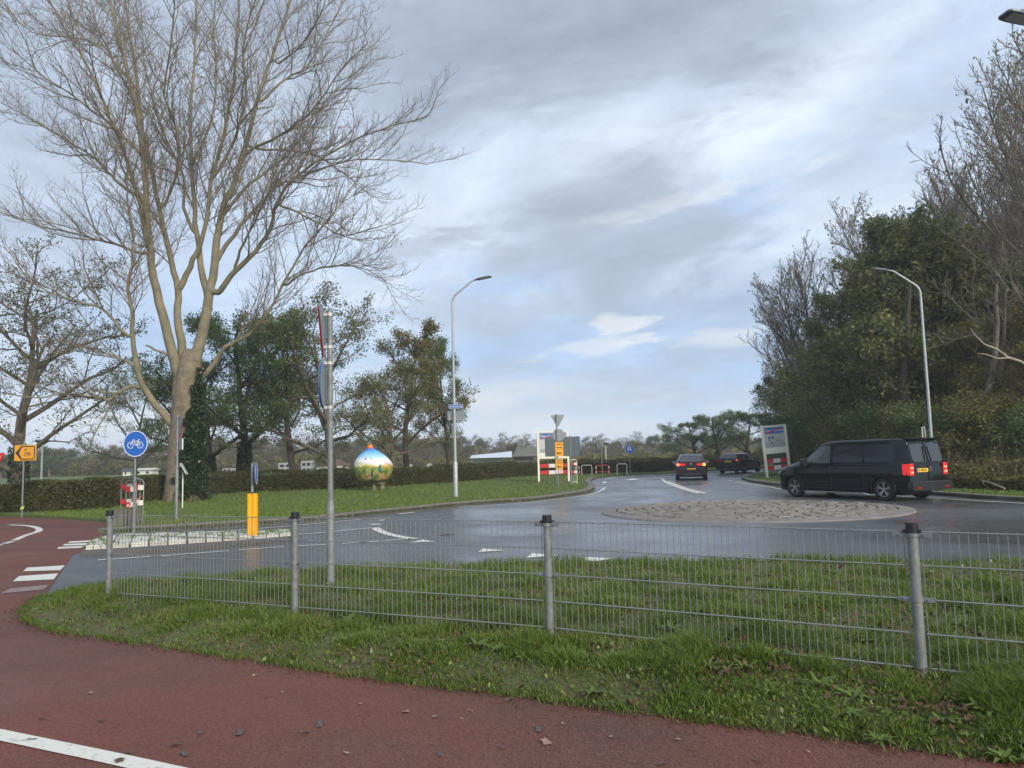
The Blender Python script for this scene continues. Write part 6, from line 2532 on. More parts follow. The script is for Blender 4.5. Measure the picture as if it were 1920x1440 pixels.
# ------------------------------------------------------------------ far buildings and vehicles
def simple_house(label, px, Y, w, d_, hw, hr, wallm, roofm, rz=0.0, gable=True):
    b = at(px, Y)
    t = thing('house', label, 'house', b, None, rz)
    MB().box((0, 0, hw / 2), (w, d_, hw)).build('wall', wallm, t, local=True)
    mb = MB()
    o = .25
    mb.add([(-w / 2 - o, -d_ / 2 - o, hw - .05), (w / 2 + o, -d_ / 2 - o, hw - .05), (w / 2 + o, d_ / 2 + o, hw - .05), (-w / 2 - o, d_ / 2 + o, hw - .05), (-w / 2 - o, 0, hw + hr), (w / 2 + o, 0, hw + hr)],
           [(0, 1, 5, 4), (2, 3, 4, 5), (0, 4, 3), (1, 2, 5), (3, 2, 1, 0)])
    mb.build('roof', roofm, t, local=True)
    for i in (-1, 1):
        f = MB().box((i * w * .25, -d_ / 2 - .02, hw * .55), (w * .18, .06, hw * .4)).build('window', white, t, local=True)
        MB().box((i * w * .25, -d_ / 2 - .055, hw * .55), (w * .15, .02, hw * .34)).build('pane', glass, f, local=True)
    return t


house_red = mat('roof_brown', (.13, .07, .055), .8, 0, .3, 2)
wl_cream = mat('house_cream', (.55, .52, .43), .7)
simple_house('small cream house with a brown gable roof seen past the tall sign pole', 622, 118, 3.4, 3, .75, .9, wl_cream, house_red, R(62))
simple_house('brown-roofed cream annex beside the small house behind the hedge', 640, 119, 2.2, 2, .5, .5, wl_cream, house_red, R(5))
simple_house('small white building seen past the bicycle sign pole', 246, 112, 1.6, 2, .7, .4, mat('house_white', (.6, .6, .57), .7), mat('roof_dark', (.06, .065, .07), .8), R(10))
simple_house('pale low shed right of the bicycle sign pole', 275, 112, 2.6, 2, .8, .25, mat('shed_white', (.6, .6, .55), .7), mat('roof_pale', (.5, .5, .46), .7), 0)
# caravans and white van behind the hedge
for px, Y, w, hgt, lb in ((538, 112, 2.0, 1.3, 'grey-white caravan behind the hedge left of the bare forked trunk'), (577, 112, 1.5, 1.5, 'white caravan behind the hedge right of the bare forked trunk'), (430, 112, 1.4, .7, 'low white trailer behind the hedge right of the ivy trunk')):
    b = at(px, Y)
    t = thing('caravan', lb, 'caravan', b, 'caravans behind the hedge')
    M = Matrix(((1, 0, 0, b.x), (0, 0, -1, b.y), (0, 1, 0, b.z), (0, 0, 0, 1)))
    MB().prism(rrect(w, hgt - .25, .2, 4, 0, (hgt - .25) / 2 + .25), M, 1.8).build('body', mat('caravan_white', (.30, .31, .31), .5), t)
    for i in (-1, 1):
        MB().prism(rrect(w * .3, hgt * .26, .05, 3, i * w * .22, hgt * .66), M @ Matrix.Translation((0, 0, .91)), .03).build('window', glass, t)
        MB().tube([(b.x + i * w * .2, b.y - .92, b.z + .22), (b.x + i * w * .2, b.y - .75, b.z + .22)], .22, 14).build('wheel', rubber, t)
# long greenhouse / tunnel roofs
b = at(925, 110)
t = thing('greenhouse', 'long low pale glasshouse roof showing above the hedge', 'greenhouse', b)
x0, x1, x2, x3 = D(883, 850, 110).x, D(942, 850, 110).x, D(960, 850, 110).x, D(1015, 850, 110).x
MB().box(((x0 + x1) / 2, 112, .9), (x1 - x0, 8, 1.1)).build('wall', mat('gh_wall', (.45, .46, .44), .6), t)
mb = MB()
zr0, zr1 = D(900, 870, 110).z, D(942, 861, 110).z
mb.add([(x0, 106, 1.35), (x2, 106, 1.35), (x2, 112, 2.2), (x0, 112, 1.75), (x0, 118, 1.35), (x2, 118, 1.35)], [(0, 1, 2, 3), (3, 2, 5, 4), (0, 3, 4), (1, 5, 2)])
mb.build('roof', mat('gh_glass', (.62, .66, .70), .3), t)
b = at(990, 108)
t = thing('barn', 'low barn with a dull green-brown roof beside the pale glasshouse', 'barn', b)
MB().box(((x2 + x3) / 2, 112, .8), (x3 - x2 - .4, 7, 1.4)).build('wall', concrete, t)
mb = MB()
mb.add([(x2, 107.5, 1.4), (x3, 107.5, 1.4), (x3 - .6, 112, 2.75), (x2 + .8, 112, 2.75), (x2, 116.5, 1.4), (x3, 116.5, 1.4)], [(0, 1, 2, 3), (3, 2, 5, 4), (0, 3, 4), (1, 5, 2)])
mb.build('roof', mat('barn_roof', (.15, .145, .11), .8, 0, .3, 1), t)
# white things glimpsed right of the bulb
rr = random.Random(4)
for i, px in enumerate((768, 805, 840, 872, 1215, 1190)):
    b = at(px, 112 + rr.uniform(-4, 4))
    w = rr.uniform(.6, 1.2)
    t = thing('field_shelter', 'small white cover standing in the field behind the hedge', 'shelter', b, 'small white covers behind the hedge')
    M = Matrix(((1, 0, 0, b.x), (0, 0, -1, b.y), (0, 1, 0, b.z), (0, 0, 0, 1)))
    pts_ = [(-w / 2, 0), (w / 2, 0), (w / 2, .45)] + [(w / 2 * math.cos(R(a)), .45 + .2 * math.sin(R(a))) for a in (30, 60, 90, 120, 150)] + [(-w / 2, .45)]
    MB().prism(pts_, M, 1.4).build('cover', mat('tarp_white', (.30, .30, .28), .6), t)


# ------------------------------------------------------------------ vehicles
def ip(tab, x):
    return float(np.interp(x, [a for a, _ in tab], [b for _, b in tab]))


def car_body(spec, t, paint):
    L = spec['L']
    xs = sorted(set([0, .015, .04, .08, .14, L - .14, L - .08, L - .04, L - .012, L] + list(np.linspace(.2, L - .2, 56))))

    def sm(tab, x, w=.09):
        return sum(ip(tab, min(max(x + k * w / 3, 0), L)) for k in (-3, -2, -1, 0, 1, 2, 3)) / 7
    rings = []
    for x in xs:
        zt, zb, w, wr, bl = sm(spec['top'], x), ip(spec['bot'], x), ip(spec['w'], x), sm(spec['wr'], x), ip(spec['belt'], x)
        e = min(x, L - x)
        sh = 1 - .045 * max(0, 1 - e / .14) ** 2
        w *= sh; wr *= sh
        zbe = min(bl, zt - .10)
        hd = max(0.0, min(1.0, (zt - bl - .02) / .25))
        wtop = wr * hd + (w - .07) * (1 - hd)
        zt_s = zt - (.05 if e < .05 else .0) * (1 - e / .05)
        half = [(0, zb), (w * .6, zb), (w - .10, zb), (w - .03, zb + .05), (w, zb + .2), (w + .008, (zb + zbe) / 2), (w + .004, zbe - .12), (w - .008, zbe - .03), (w - .03, zbe)]
        ze = zt_s - .085
        for k in (1, 2, 3):
            f = k / 3
            half.append((w - .03 + (wtop - w + .03) * f, zbe + (ze - zbe) * f))
        half += [(wtop - .035, zt_s - .04), (wtop - .10, zt_s - .012), (wtop * .5, zt_s + .008), (0, zt_s + .012)]
        full = half + [(-y, z) for y, z in half[-2:0:-1]]
        rake = spec.get('rake', 0)
        fb = max(0, min(1, (x - (L - .9)) / .9)) ** 2
        xr = lambda z: x - rake * fb * max(0, z - bl) - spec.get('rake2', 0) * fb * max(0, .5 - z)
        rings.append([(xr(z), y, z) for y, z in full])
    m = len(rings[0])
    vs = [p for r_ in rings for p in r_]
    fs = [(i * m + k, i * m + (k + 1) % m, (i + 1) * m + (k + 1) % m, (i + 1) * m + k) for i in range(len(rings) - 1) for k in range(m)]
    fs.append(tuple(range(m - 1, -1, -1))); fs.append(tuple(range((len(rings) - 1) * m, len(rings) * m)))
    me = bpy.data.meshes.new('body'); me.from_pydata(vs, [], fs); me.update()
    bm = bmesh.new(); bm.from_mesh(me); bmesh.ops.recalc_face_normals(bm, faces=bm.faces[:]); bm.to_mesh(me); bm.free()
    o = bpy.data.objects.new('body', me); COL.objects.link(o)
    cut = MB()
    for wx in spec['wheels']:
        for s in (-1, 1):
            y0 = s * (ip(spec['w'], wx) + .1); y1 = s * (ip(spec['w'], wx) - .27)
            cut.tube([(wx, y0, spec['wr_r'] + .01), (wx, y1, spec['wr_r'] + .01)], spec['wr_r'] + .055, 28)
    c = cut.build('cutter', paint)
    bm = bmesh.new(); bm.from_mesh(c.data); bmesh.ops.recalc_face_normals(bm, faces=bm.faces[:]); bm.to_mesh(c.data); bm.free()
    md = o.modifiers.new('b', 'BOOLEAN'); md.operation = 'DIFFERENCE'; md.object = c; md.solver = 'EXACT'
    dg = bpy.context.evaluated_depsgraph_get()
    me2 = bpy.data.meshes.new_from_object(o.evaluated_get(dg))
    bpy.data.objects.remove(c); bpy.data.objects.remove(o)
    me2.name = 'body'
    me2.materials.clear(); me2.materials.append(paint)
    me2.polygons.foreach_set('material_index', [0] * len(me2.polygons))
    me2.polygons.foreach_set('use_smooth', [True] * len(me2.polygons))
    me2.set_sharp_from_angle(angle=R(38))
    o = bpy.data.objects.new('body', me2); COL.objects.link(o); o.parent = t
    spec['sm'] = sm
    return o


def side_y(spec, x, z):
    sm = spec['sm']
    zt, w, wr, bl = sm(spec['top'], x), ip(spec['w'], x), sm(spec['wr'], x), ip(spec['belt'], x)
    zbe = min(bl, zt - .10)
    f = max(0, min(1, (z - zbe) / (zt - .085 - zbe)))
    return w - .03 + (wr - w + .03) * f


def side_x(spec, x, z):
    L = spec['L']
    fb = max(0, min(1, (x - (L - .9)) / .9)) ** 2
    return x - spec.get('rake', 0) * fb * max(0, z - ip(spec['belt'], x))


def side_window(spec, t, x0, x1, zlo, zhi, sgn, m, name='side_window', n=8):
    """zlo/zhi: functions of x"""
    mb = MB()
    vs = []
    for i in range(n + 1):
        x = x0 + (x1 - x0) * i / n
        a, b = zlo(x), zhi(x)
        for k in range(4):
            z = a + (b - a) * k / 3
            vs.append((side_x(spec, x, z), sgn * (side_y(spec, x, z) + .006), z))
    fs = []
    for i in range(n):
        for k in range(3):
            q = (i * 4 + k, (i + 1) * 4 + k, (i + 1) * 4 + k + 1, i * 4 + k + 1)
            fs.append(q if sgn < 0 else q[::-1])
    mb.add(vs, fs)
    return mb.build(name, m, t, True, local=True)


def wheel(t, x, y, r_, w, spokes=5, sgn=-1, rimc=alloy, dbl=True):
    e = bpy.data.objects.new('wheel', None); e.empty_display_size = .1
    COL.objects.link(e); e.parent = t; e.location = (x, y, r_)
    mb = MB()
    prof = [(r_ * .66, -w / 2), (r_ * .93, -w / 2), (r_ * .985, -w * .36), (r_, -w * .2), (r_, w * .2), (r_ * .985, w * .36), (r_ * .93, w / 2), (r_ * .66, w / 2)]
    n = 36
    vs = [(p * math.cos(2 * math.pi * k / n), q, p * math.sin(2 * math.pi * k / n)) for p, q in prof for k in range(n)]
    m = len(prof)
    fs = [(i * n + k, i * n + (k + 1) % n, ((i + 1) % m) * n + (k + 1) % n, ((i + 1) % m) * n + k) for i in range(m) for k in range(n)]
    mb.add(vs, fs); mb.build('tyre', rubber, e, True, local=True)
    mb = MB()
    yo = sgn * w * .42
    mb.tube([(0, sgn * w * .1, 0), (0, sgn * w * .14, 0)], r_ * .66, 28, 1)
    n = 28
    ro, ri = r_ * .68, r_ * .62
    vs = []
    for p, q in ((ri, yo), (ro, yo), (ro, -yo), (ri, -yo)):
        vs += [(p * math.cos(2 * math.pi * k / n), q, p * math.sin(2 * math.pi * k / n)) for k in range(n)]
    mb.add(vs, [(i * n + k, i * n + (k + 1) % n, ((i + 1) % 4) * n + (k + 1) % n, ((i + 1) % 4) * n + k) for i in range(4) for k in range(n)])
    for i in range(spokes):
        for da in ((-.15, .15) if dbl else (0,)):
            a = 2 * math.pi * i / spokes + .3
            p0 = Vector((r_ * .10 * math.cos(a), yo * .8, r_ * .10 * math.sin(a)))
            p1 = Vector((r_ * .64 * math.cos(a + da), yo, r_ * .64 * math.sin(a + da)))
            d = (p1 - p0).normalized(); q = Vector((-d.z, 0, d.x)) * r_ * (.030 if dbl else .06)
            mb.add([p0 - q, p0 + q, p1 + q * 1.3, p1 - q * 1.3, p0 - q + Vector((0, -yo * .4, 0)), p0 + q + Vector((0, -yo * .4, 0)), p1 + q * 1.3 + Vector((0, -yo * .4, 0)), p1 - q * 1.3 + Vector((0, -yo * .4, 0))],
                   [(0, 1, 2, 3), (4, 7, 6, 5), (0, 4, 5, 1), (1, 5, 6, 2), (2, 6, 7, 3), (3, 7, 4, 0)])
    mb.tube([(0, yo * .5, 0), (0, yo * .95, 0)], r_ * .13, 14)
    mb.build('rim', [rimc, alloy_d], e, local=True)
    return e


def rear_M(spec, y, z, out=.0):
    """frame on the rear face, u to the viewer's right when looking at it from behind"""
    L = spec['L']
    bl = ip(spec['belt'], L)
    rk = spec.get('rake', 0)
    x = L - rk * max(0, z - bl) - spec.get('rake2', 0) * max(0, .5 - z)
    n = Vector((1, 0, rk if z > bl else 0)).normalized()
    M = frame((x + out * n.x, y, z + out * n.z), n)
    return M


def plate_part(t, spec, y, z, txt, w=.5, h=.11, out=.02):
    M = rear_M(spec, y, z, out)
    p = MB().prism(rrect(w, h, .012), M, .02).build('number_plate', plate_y, t, local=True)
    MB().prism([(-w / 2 + .004, -h / 2 + .004), (-w / 2 + .045, -h / 2 + .004), (-w / 2 + .045, h / 2 - .004), (-w / 2 + .004, h / 2 - .004)], shift(M, .011), .003).build('blue_band', blue, p, local=True)
    if txt:
        cu = text(txt, t, shift(M, .012), w * .74, h * .62, dark, bold=.02)
        cu.parent = t
    else:
        mb = MB()
        for i, u in enumerate((-.15, -.06, -.015, .03, .12, .17)):
            stroke(mb, shift(M, .011), [(u * w / .5, -h * .28), (u * w / .5, h * .28)], .022, .003)
        mb.build('characters', dark, p, local=True)
    return p


# ---- the black van
def van():
    g0, g1 = G(1494, 931.5, Z_ROAD), G(1661, 939, Z_ROAD)
    d = g1 - g0
    s = d.length / 3.40
    rz = math.atan2(d.y, d.x)
    W2 = .95
    # wheel tracks: left wheels' contact lies at local (0.93, -0.86)
    loc = g0 - Matrix.Rotation(rz, 3, 'Z') @ (Vector((.93, -.86, 0)) * s)
    t = thing('panel_van', 'long black panel van with lit tail lights driving on the roundabout', 'van', (loc.x, loc.y, Z_ROAD), None, rz)
    t.scale = (s, s, s * .95)
    sp = dict(L=5.2, top=[(0, .80), (.06, .93), (.25, 1.05), (.9, 1.24), (1.25, 1.38), (2.0, 1.87), (2.25, 1.94), (2.7, 1.97), (4.85, 1.985), (5.1, 1.96), (5.2, 1.93)],
              bot=[(0, .28), (.3, .22), (4.8, .24), (5.3, .34)], w=[(0, .60), (.10, .74), (.25, .86), (.5, .93), (1, .95), (4.7, .95), (5.1, .93), (5.2, .91)],
              wr=[(0, .7), (1, .78), (2, .79), (2.4, .81), (4.7, .81), (5.2, .78)], belt=[(0, .95), (.9, 1.12), (1.4, 1.17), (5.2, 1.17)], wheels=[.93, 4.33], wr_r=.345, rake=.20)
    car_body(sp, t, paint_black)
    for sg in (-1, 1):
        side_window(sp, t, 1.48, 2.42, lambda x: 1.20, lambda x: min(sp['sm'](sp['top'], x) - .13, 1.80), sg, glass_l, 'door_window', 10)
        side_window(sp, t, 2.52, 3.62, lambda x: 1.22, lambda x: 1.80, sg, glass, 'side_window')
        side_window(sp, t, 3.72, 4.76, lambda x: 1.22, lambda x: 1.80, sg, glass, 'side_window')
        # sliding door rail and panel gaps
        mb = MB()
        Y_ = lambda x, z: sg * (side_y(sp, x, z) + .012)
        mb.box((3.75, Y_(3.7, 1.17) + sg * .004, 1.165), (2.3, .02, .028))
        mb.build('slide_rail', mat('rail_trim', (.05, .055, .055), .35, .3), t, local=True)
        mb = MB()
        for xg in (1.42, 2.47, 3.67):
            zz0 = .34
            mb.box((xg, sg * (.952), .74), (.012, .02, .80))
        mb.box((2.63, sg * .958, .36), (2.2, .02, .012))
        mb.build('door_gap', black, t, local=True)
        mb = MB().box((2.28, sg * .985, 1.06), (.16, .025, .03)).box((2.62, sg * .985, 1.06), (.16, .025, .03))
        mb.build('door_handle', paint_black, t, local=True)
        # side step
        mb = MB().tube([(1.36, sg * .90, .20), (1.42, sg * 1.0, .22), (3.70, sg * 1.0, .22), (3.82, sg * .90, .17)], .03, 8)
        for xx in (1.7, 2.5, 3.4):
            mb.tube([(xx, sg * .8, .27), (xx, sg * .99, .22)], .018, 6)
        mb.build('side_bar', chrome, t, True, local=True)
        # mirror
        mb = MB()
        M = Matrix.Translation((1.50, sg * 1.08, 1.24))
        mb.prism(rrect(.22, .26, .06), M @ Matrix(((0, 0, 1, 0), (1, 0, 0, 0), (0, 1, 0, 0), (0, 0, 0, 1))), .14)
        mb.box((1.52, sg * .97, 1.16), (.07, .12, .06))
        mb.build('wing_mirror', black, t, True, local=True)
        # head light wraps the corner
        mb = MB()
        mb.add([(.02, sg * .50, .84), (.02, sg * .50, .70), (.12, sg * .78, .74), (.36, sg * .925, .86), (.32, sg * .915, .96), (.12, sg * .74, .91)], [(0, 1, 2, 5), (5, 2, 3, 4)] if sg < 0 else [(5, 2, 1, 0), (4, 3, 2, 5)])
        vs = mb.v[:]
        mb.add([(x - .02, y * 1.02, z) for x, y, z in vs], [(0, 1, 2, 5), (5, 2, 3, 4)])
        mb.build('headlight', headlamp, t, True, local=True)
        # arch lips
        for wx in sp['wheels']:
            mb = MB()
            pts_ = [(wx + .415 * math.cos(R(a)), sg * .957, .355 + .415 * math.sin(R(a))) for a in range(-12, 193, 12)]
            mb.tube(pts_, .022, 6)
            mb.build('arch_lip', paint_black, t, True, local=True)
            wheel(t, wx, sg * .84, .36, .225, 5, sg, alloy)
        # tail light
        mb = MB()
        z0, z1 = .80, 1.17
        mb.add([(5.205, sg * .70, z0), (5.205, sg * .70, z1), (5.20, sg * .89, z1), (5.20, sg * .89, z0), (5.02, sg * .965, z1 - .01), (5.02, sg * .965, z0 + .03), (5.22, sg * .72, z0 + .01), (5.22, sg * .72, z1 - .01), (5.215, sg * .885, z1 - .01), (5.215, sg * .885, z0 + .01)],
               [(6, 7, 8, 9), (9, 8, 4, 5), (0, 1, 7, 6), (1, 2, 8, 7), (3, 0, 6, 9)])
        tl = mb.build('tail_light', lamp_on, t, local=True)
        mb = MB()
        for zz_ in (.90, 1.04):
            mb.box((5.222, sg * .80, zz_), (.012, .12, .055))
        mb.build('lit_bar', lamp_hot, tl, local=True)
        MB().box((5.31, sg * .66, .42), (.02, .24, .045)).build('reflector', lamp_red, t, local=True)
    # windscreen
    mb = MB()
    vs = []
    for i in range(7):
        x = 1.30 + (1.98 - 1.30) * i / 6
        z = sp['sm'](sp['top'], x) + .022
        w = .80 - .10 * i / 6
        vs += [(x, -w, z - .02), (x, 0, z), (x, w, z - .02)]
    mb.add(vs, [(i * 3 + k, (i + 1) * 3 + k, (i + 1) * 3 + k + 1, i * 3 + k + 1) for i in range(6) for k in range(2)])
    mb.build('windscreen', glass, t, True, local=True)
    # rear doors: two panes, gap, wiper, badge, plate, bumper, spoiler
    rg = mat('rear_glass', (.03, .033, .036), .10, 0, 0, spec=.8)
    for sg in (-1, 1):
        M = rear_M(sp, sg * .375, 1.50, .008)
        MB().prism(rrect(.66, .58, .09, 5), M, .012).build('rear_window', rg, t, local=True)
    M = rear_M(sp, 0, 1.5, .01); MB().prism([(-.008, -.33), (.008, -.33), (.008, .36), (-.008, .36)], M, .012).build('door_gap', black, t, local=True)
    M = rear_M(sp, 0, .86, .01); MB().prism([(-.008, -.32), (.008, -.32), (.008, .30), (-.008, .30)], M, .008).build('door_gap', black, t, local=True)
    for sg in (-1, 1):
        M = rear_M(sp, sg * .10, 1.45, .03)
        mb = MB(); stroke(mb, M, [(sg * -.0, .26), (sg * .05, -.22)] if sg > 0 else [(0, .26), (-.05, -.22)], .02, .02)
        mb.build('wiper', black, t, local=True)
    M = rear_M(sp, 0.05, 1.0, .018)
    bd = MB().prism(circle(.075, 24), M, .02).build('badge', mat('badge_dark', (.12, .13, .14), .4, .5), t, local=True)
    mb = MB(); ring2d(mb, shift(M, .012), .078, .064, .01, 0, 20)
    stroke(mb, shift(M, .012), [(-.035, .05), (0, -.005), (.035, .05)], .011, .008)
    stroke(mb, shift(M, .012), [(-.055, .02), (-.028, -.05), (0, 0), (.028, -.05), (.055, .02)], .011, .008)
    mb.build('emblem', chrome, bd, local=True)
    plate_part(t, sp, -.32, .96, 'V-180-SL', .52, .12, .02)
    mb = MB()
    mb.prism(rrect(1.90, .26, .08, 5), frame((5.235, 0, .46), (1, 0, 0)), .16)
    mb.build('rear_bumper', mat('bumper_black', (.018, .019, .02), .4), t, True, local=True)
    MB().box((5.27, 0, .60), (.12, 1.76, .02)).build('bumper_top', mat('bumper_top', (.05, .052, .055), .35), t, local=True)
    mb = MB()
    mb.add([(4.88, -.70, 1.985), (4.88, .70, 1.985), (5.16, .74, 1.965), (5.16, -.74, 1.965), (4.90, -.70, 1.95), (4.90, .70, 1.95), (5.14, .73, 1.93), (5.14, -.73, 1.93)], [(0, 3, 2, 1), (4, 5, 6, 7), (3, 7, 6, 2), (0, 1, 5, 4), (0, 4, 7, 3), (1, 2, 6, 5)])
    mb.build('roof_spoiler', black, t, local=True)
    M = rear_M(sp, 0, 1.9, .01); MB().prism([(-.15, .0), (.15, .0), (.15, .02), (-.15, .02)], M, .03).build('high_brake_light', lamp_red, t, local=True)
    MB().box((.62, -.962, .98), (.14, .012, .02)).build('side_badge', chrome, t, local=True)
    mb = MB().box((2.6, 0, .25), (4.4, 1.3, .14))
    mb.build('underbody', black, t, local=True)


van()


# ---- hatchback (seen from behind, right indicator on)
def small_car(name, label, cat, g, az, s, paint, wagon=False):
    rz = math.atan2(-math.cos(az), -math.sin(az))
    if not wagon:
        sp = dict(L=4.35, top=[(0, .62), (.1, .74), (.9, .93), (1.25, 1.0), (1.95, 1.38), (2.4, 1.47), (3.0, 1.475), (3.6, 1.44), (4.0, 1.36), (4.35, 1.28)],
                  bot=[(0, .24), (.3, .18), (4.0, .2), (4.35, .30)], w=[(0, .70), (.15, .82), (.5, .89), (3.8, .90), (4.2, .88), (4.35, .85)],
                  wr=[(0, .6), (1, .66), (2, .66), (3, .64), (4.1, .62), (4.35, .60)], belt=[(0, .82), (1.2, .92), (4.35, .99)], wheels=[.85, 3.50], wr_r=.32, rake=.62, rake2=.12)
    else:
        sp = dict(L=4.62, top=[(0, .60), (.1, .72), (1.0, .90), (1.35, .97), (2.1, 1.36), (2.5, 1.43), (3.3, 1.44), (4.1, 1.41), (4.5, 1.36), (4.62, 1.31)],
                  bot=[(0, .24), (.3, .18), (4.3, .2), (4.62, .30)], w=[(0, .70), (.15, .82), (.5, .89), (4.1, .90), (4.5, .88), (4.62, .86)],
                  wr=[(0, .6), (1, .66), (2, .66), (3, .65), (4.4, .63), (4.62, .62)], belt=[(0, .80), (1.2, .90), (4.62, .96)], wheels=[.88, 3.70], wr_r=.32, rake=.55, rake2=.1)
    L = sp['L']
    loc = g - Matrix.Rotation(rz, 3, 'Z') @ (Vector((L, 0, 0)) * s)
    t = thing(name, label, cat, (loc.x, loc.y, Z_ROAD), None, rz)
    t.scale = (s, s, s)
    car_body(sp, t, paint)
    bl = lambda x: ip(sp['belt'], x) + .03
    for sg in (-1, 1):
        for x0, x1 in ((1.95, 2.78), (2.84, 3.55)) + (((3.62, 4.2),) if wagon else ()):
            side_window(sp, t, x0, x1, bl, lambda x: max(bl(x) + .04, sp['sm'](sp['top'], x) - .12), sg, glass)
        for wx in sp['wheels']:
            wheel(t, wx, sg * .79, .32, .21, 5, sg, alloy, False)
        mb = MB().prism(rrect(.16, .13, .05), Matrix.Translation((1.85, sg * .98, 1.0)) @ Matrix(((0, 0, 1, 0), (1, 0, 0, 0), (0, 1, 0, 0), (0, 0, 0, 1))), .12)
        mb.build('wing_mirror', paint if wagon else mat('mirror_silver', (.35, .35, .36), .4, .3), t, True, local=True)
        zl = .93 if wagon else .90
        M = rear_M(sp, sg * .60, zl, .02)
        tl = MB()
        if wagon:
            tl.prism([(-.26, -.05), (.24, -.06), (.25, .07), (-.22, .07)] if sg > 0 else [(.26, -.05), (.22, .07), (-.25, .07), (-.24, -.06)], M, .05)
        else:
            tl.prism([(-.30, -.02), (-.20, -.07), (.22, -.09), (.24, .06), (.1, .08), (-.26, .05)] if sg > 0 else [(.30, -.02), (.26, .05), (-.1, .08), (-.24, .06), (-.22, -.09), (.20, -.07)], M, .05)
        tlo = tl.build('tail_light', lamp_red if wagon else lamp_on, t, local=True)
        if not wagon:
            MB().prism(circle(.075, 18, sg * .12, -.01), shift(M, .03), .02).build('lit_core', lamp_amber if sg > 0 else lamp_hot, tlo, local=True)
        elif sg > 0:
            MB().prism(circle(.035, 14, .05, .02), shift(M, .03), .02).build('lit_core', lamp_hot, tlo, local=True)
        mb = MB().box((L - .015, sg * .70, .50), (.05, .16, .035)); mb.build('reflector', lamp_red, t, local=True)
    # rear window
    zw = 1.16 if wagon else 1.15
    M = rear_M(sp, 0, zw, .012)
    hw = .55
    MB().prism([(-hw - .08, -.13), (hw + .08, -.13), (hw + .03, .06), (hw - .05, .17), (-hw + .05, .17), (-hw - .03, .06)], M, .015).build('rear_window', glass_l if wagon else mat('rear_glass_grey', (.08, .09, .10), .1), t, local=True)
    plate_part(t, sp, 0, .86 if wagon else .62, None, .50, .115, .03)
    mb = MB().prism(rrect(1.70, .30, .10, 5), frame((L + .02, 0, .46), (1, 0, 0)), .12)
    mb.build('rear_bumper', paint, t, True, local=True)
    mb = MB().prism(rrect(1.1, .14, .04, 4), frame((L + .05, 0, .34), (1, 0, 0)), .10)
    mb.build('diffuser', black, t, True, local=True)
    # silver roof edge, aerial
    mb = MB().tube([(L - 1.2, 0, sp['sm'](sp['top'], L - 1.2)), (L - 1.15, 0, sp['sm'](sp['top'], L - 1.2) + .12)], [.02, .008], 6)
    mb.build('aerial', black, t, local=True)
    M = rear_M(sp, 0, .93, .02)
    MB().prism(circle(.045, 16), M, .015).build('badge', chrome, t, local=True)
    MB().box((L / 2, 0, .24), (L - .8, 1.2, .12)).build('underbody', black, t, local=True)
    return t


small_car('hatchback_car', 'dark hatchback seen from behind with its right indicator glowing orange', 'car', G(1297, 900.5, Z_ROAD), R(12.5), .97, paint_hatch)
small_car('estate_car', 'black estate car ahead of the hatchback turning away to the right', 'car', G(1366, 888.5, Z_ROAD), R(36), .97, paint_wagon, True)

# debris on the asphalt
mb = MB()
mb.tube([G(824, 1004, .02), G(838, 1002.5, .03), G(852, 1002, .02)], [.008, .012, .006], 5)
tag(mb.build('twig', bark_dk, None, True), 'thin dark twig lying on the wet road behind the fence', 'twig')


# ------------------------------------------------------------------ each repeat gets a label that says which one it is
def pixel_x(o):
    p = np.array(o.matrix_basis.translation) - np.array([0, 0, H])
    return 960 + FPX * p.dot(_r) / max(p.dot(_f), .01), 720 - FPX * p.dot(_u) / max(p.dot(_f), .01)


ORD = ['first', 'second', 'third', 'fourth', 'fifth', 'sixth', 'seventh', 'eighth', 'ninth', 'tenth', 'eleventh', 'twelfth', 'thirteenth', 'fourteenth', 'fifteenth', 'sixteenth', 'seventeenth', 'eighteenth', 'nineteenth', 'twentieth']


def relabel(group, kinds, marks):
    """marks: (pixel, phrase) with the stretch to the right of that pixel called by the phrase"""
    buckets = {}
    for o in [o for o in bpy.data.objects if o.parent is None and o.get('group') == group]:
        x_, y_ = pixel_x(o)
        key = next((k for k in kinds if k[0] in o['label']), None)
        if key is None:
            continue
        ph = [p for a, p in marks if x_ >= a][-1]
        buckets.setdefault((key[1], ph), []).append((x_, o))
    for (what, ph), lst in buckets.items():
        lst.sort(key=lambda a: a[0])
        for i, (_, o) in enumerate(lst):
            o['label'] = f'{what} {ph}' if len(lst) == 1 else f'{ORD[i]} {what} {ph}'


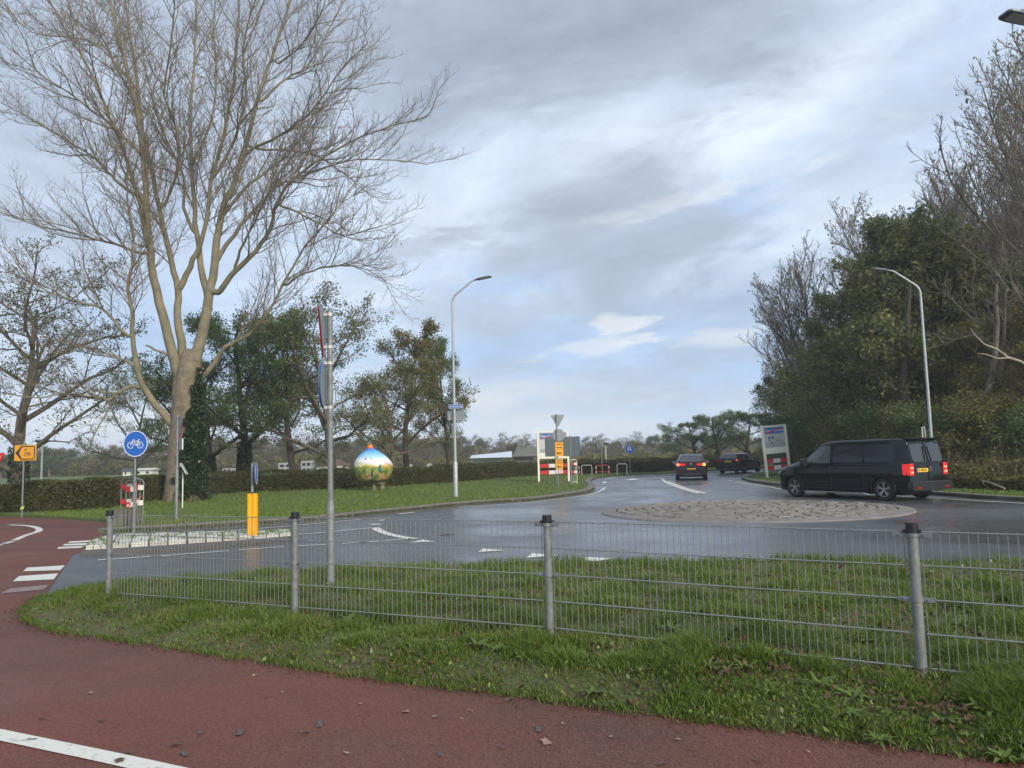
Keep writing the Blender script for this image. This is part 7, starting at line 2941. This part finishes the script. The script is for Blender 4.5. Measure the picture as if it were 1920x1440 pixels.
relabel('far trees along the skyline', [('brown-leaved', 'brown skyline tree'), ('dark green', 'dark green skyline tree'), ('thin bare', 'thin bare skyline tree')],
        [(-999, 'from the left edge of the photo'), (90, 'right of the path lamp'), (254, 'right of the bicycle sign'), (352, 'right of the huge tree trunk'), (473, 'right of the yellow bollard'), (617, 'right of the tall sign pole'),
         (737, 'right of the painted bulb'), (855, 'right of the street lamp'), (960, 'right of the glasshouse'), (1068, 'right of the grey board'), (1181, 'right of the far blue sign'), (1300, 'right of the hatchback'), (1430, 'right of the leaning town sign')])
relabel('shrubs under the wood', [('bushy', 'undergrowth shrub')],
        [(-999, 'left of the black van'), (1490, 'above the front half of the van roof'), (1610, 'above the rear half of the van roof'), (1748, 'right of the lamp post by the van'), (1860, 'at the right edge above the brambles')])
relabel('weeds growing in the near verge', [('narrow-leaved', 'narrow-leaved weed from the left'), ('rounded-leaf', 'rounded-leaf weed from the left')],
        [(-999, 'before the second fence post'), (553, 'between the second and third fence posts'), (1032, 'just right of the third fence post'), (1280, 'midway between the third and fourth fence posts'), (1560, 'just left of the fourth fence post'), (1730, 'right of the fourth fence post')])
relabel('small white covers behind the hedge', [('small white', 'small white cover in the field')],
        [(-999, 'right of the painted bulb'), (855, 'right of the street lamp'), (1100, 'above the far white hoops')])
relabel('fallen leaves on the red path', [('yellow fallen', 'yellow fallen leaf from the left'), ('dark brown', 'dark brown fallen leaf from the left'), ('grey fallen', 'grey fallen leaf from the left'), ('pale fallen', 'pale fallen leaf from the left')],
        [(-999, 'on the left third of the red path'), (640, 'on the middle third of the red path'), (1280, 'on the right third of the red path')])


# ------------------------------------------------------------------ thin damp air
mb = MB()
mb.box((0, 110, 20), (760, 270, 44))
hz = mb.build('haze', bpy.data.materials.new('haze_air'))
hm_ = hz.data.materials[0]
hm_.use_nodes = True
hn = hm_.node_tree.nodes
hn.clear()
pv = hn.new('ShaderNodeVolumePrincipled')
pv.inputs['Color'].default_value = (0.95, 0.97, 1.0, 1)
pv.inputs['Density'].default_value = 0.0010
pv.inputs['Anisotropy'].default_value = 0.2
ho = hn.new('ShaderNodeOutputMaterial')
hm_.node_tree.links.new(pv.outputs[0], ho.inputs['Volume'])
tag(hz, 'thin damp autumn haze filling the air over the whole scene', 'haze', kind='stuff')
SC.cycles.volume_bounces = 0
SC.cycles.volume_max_steps = 32
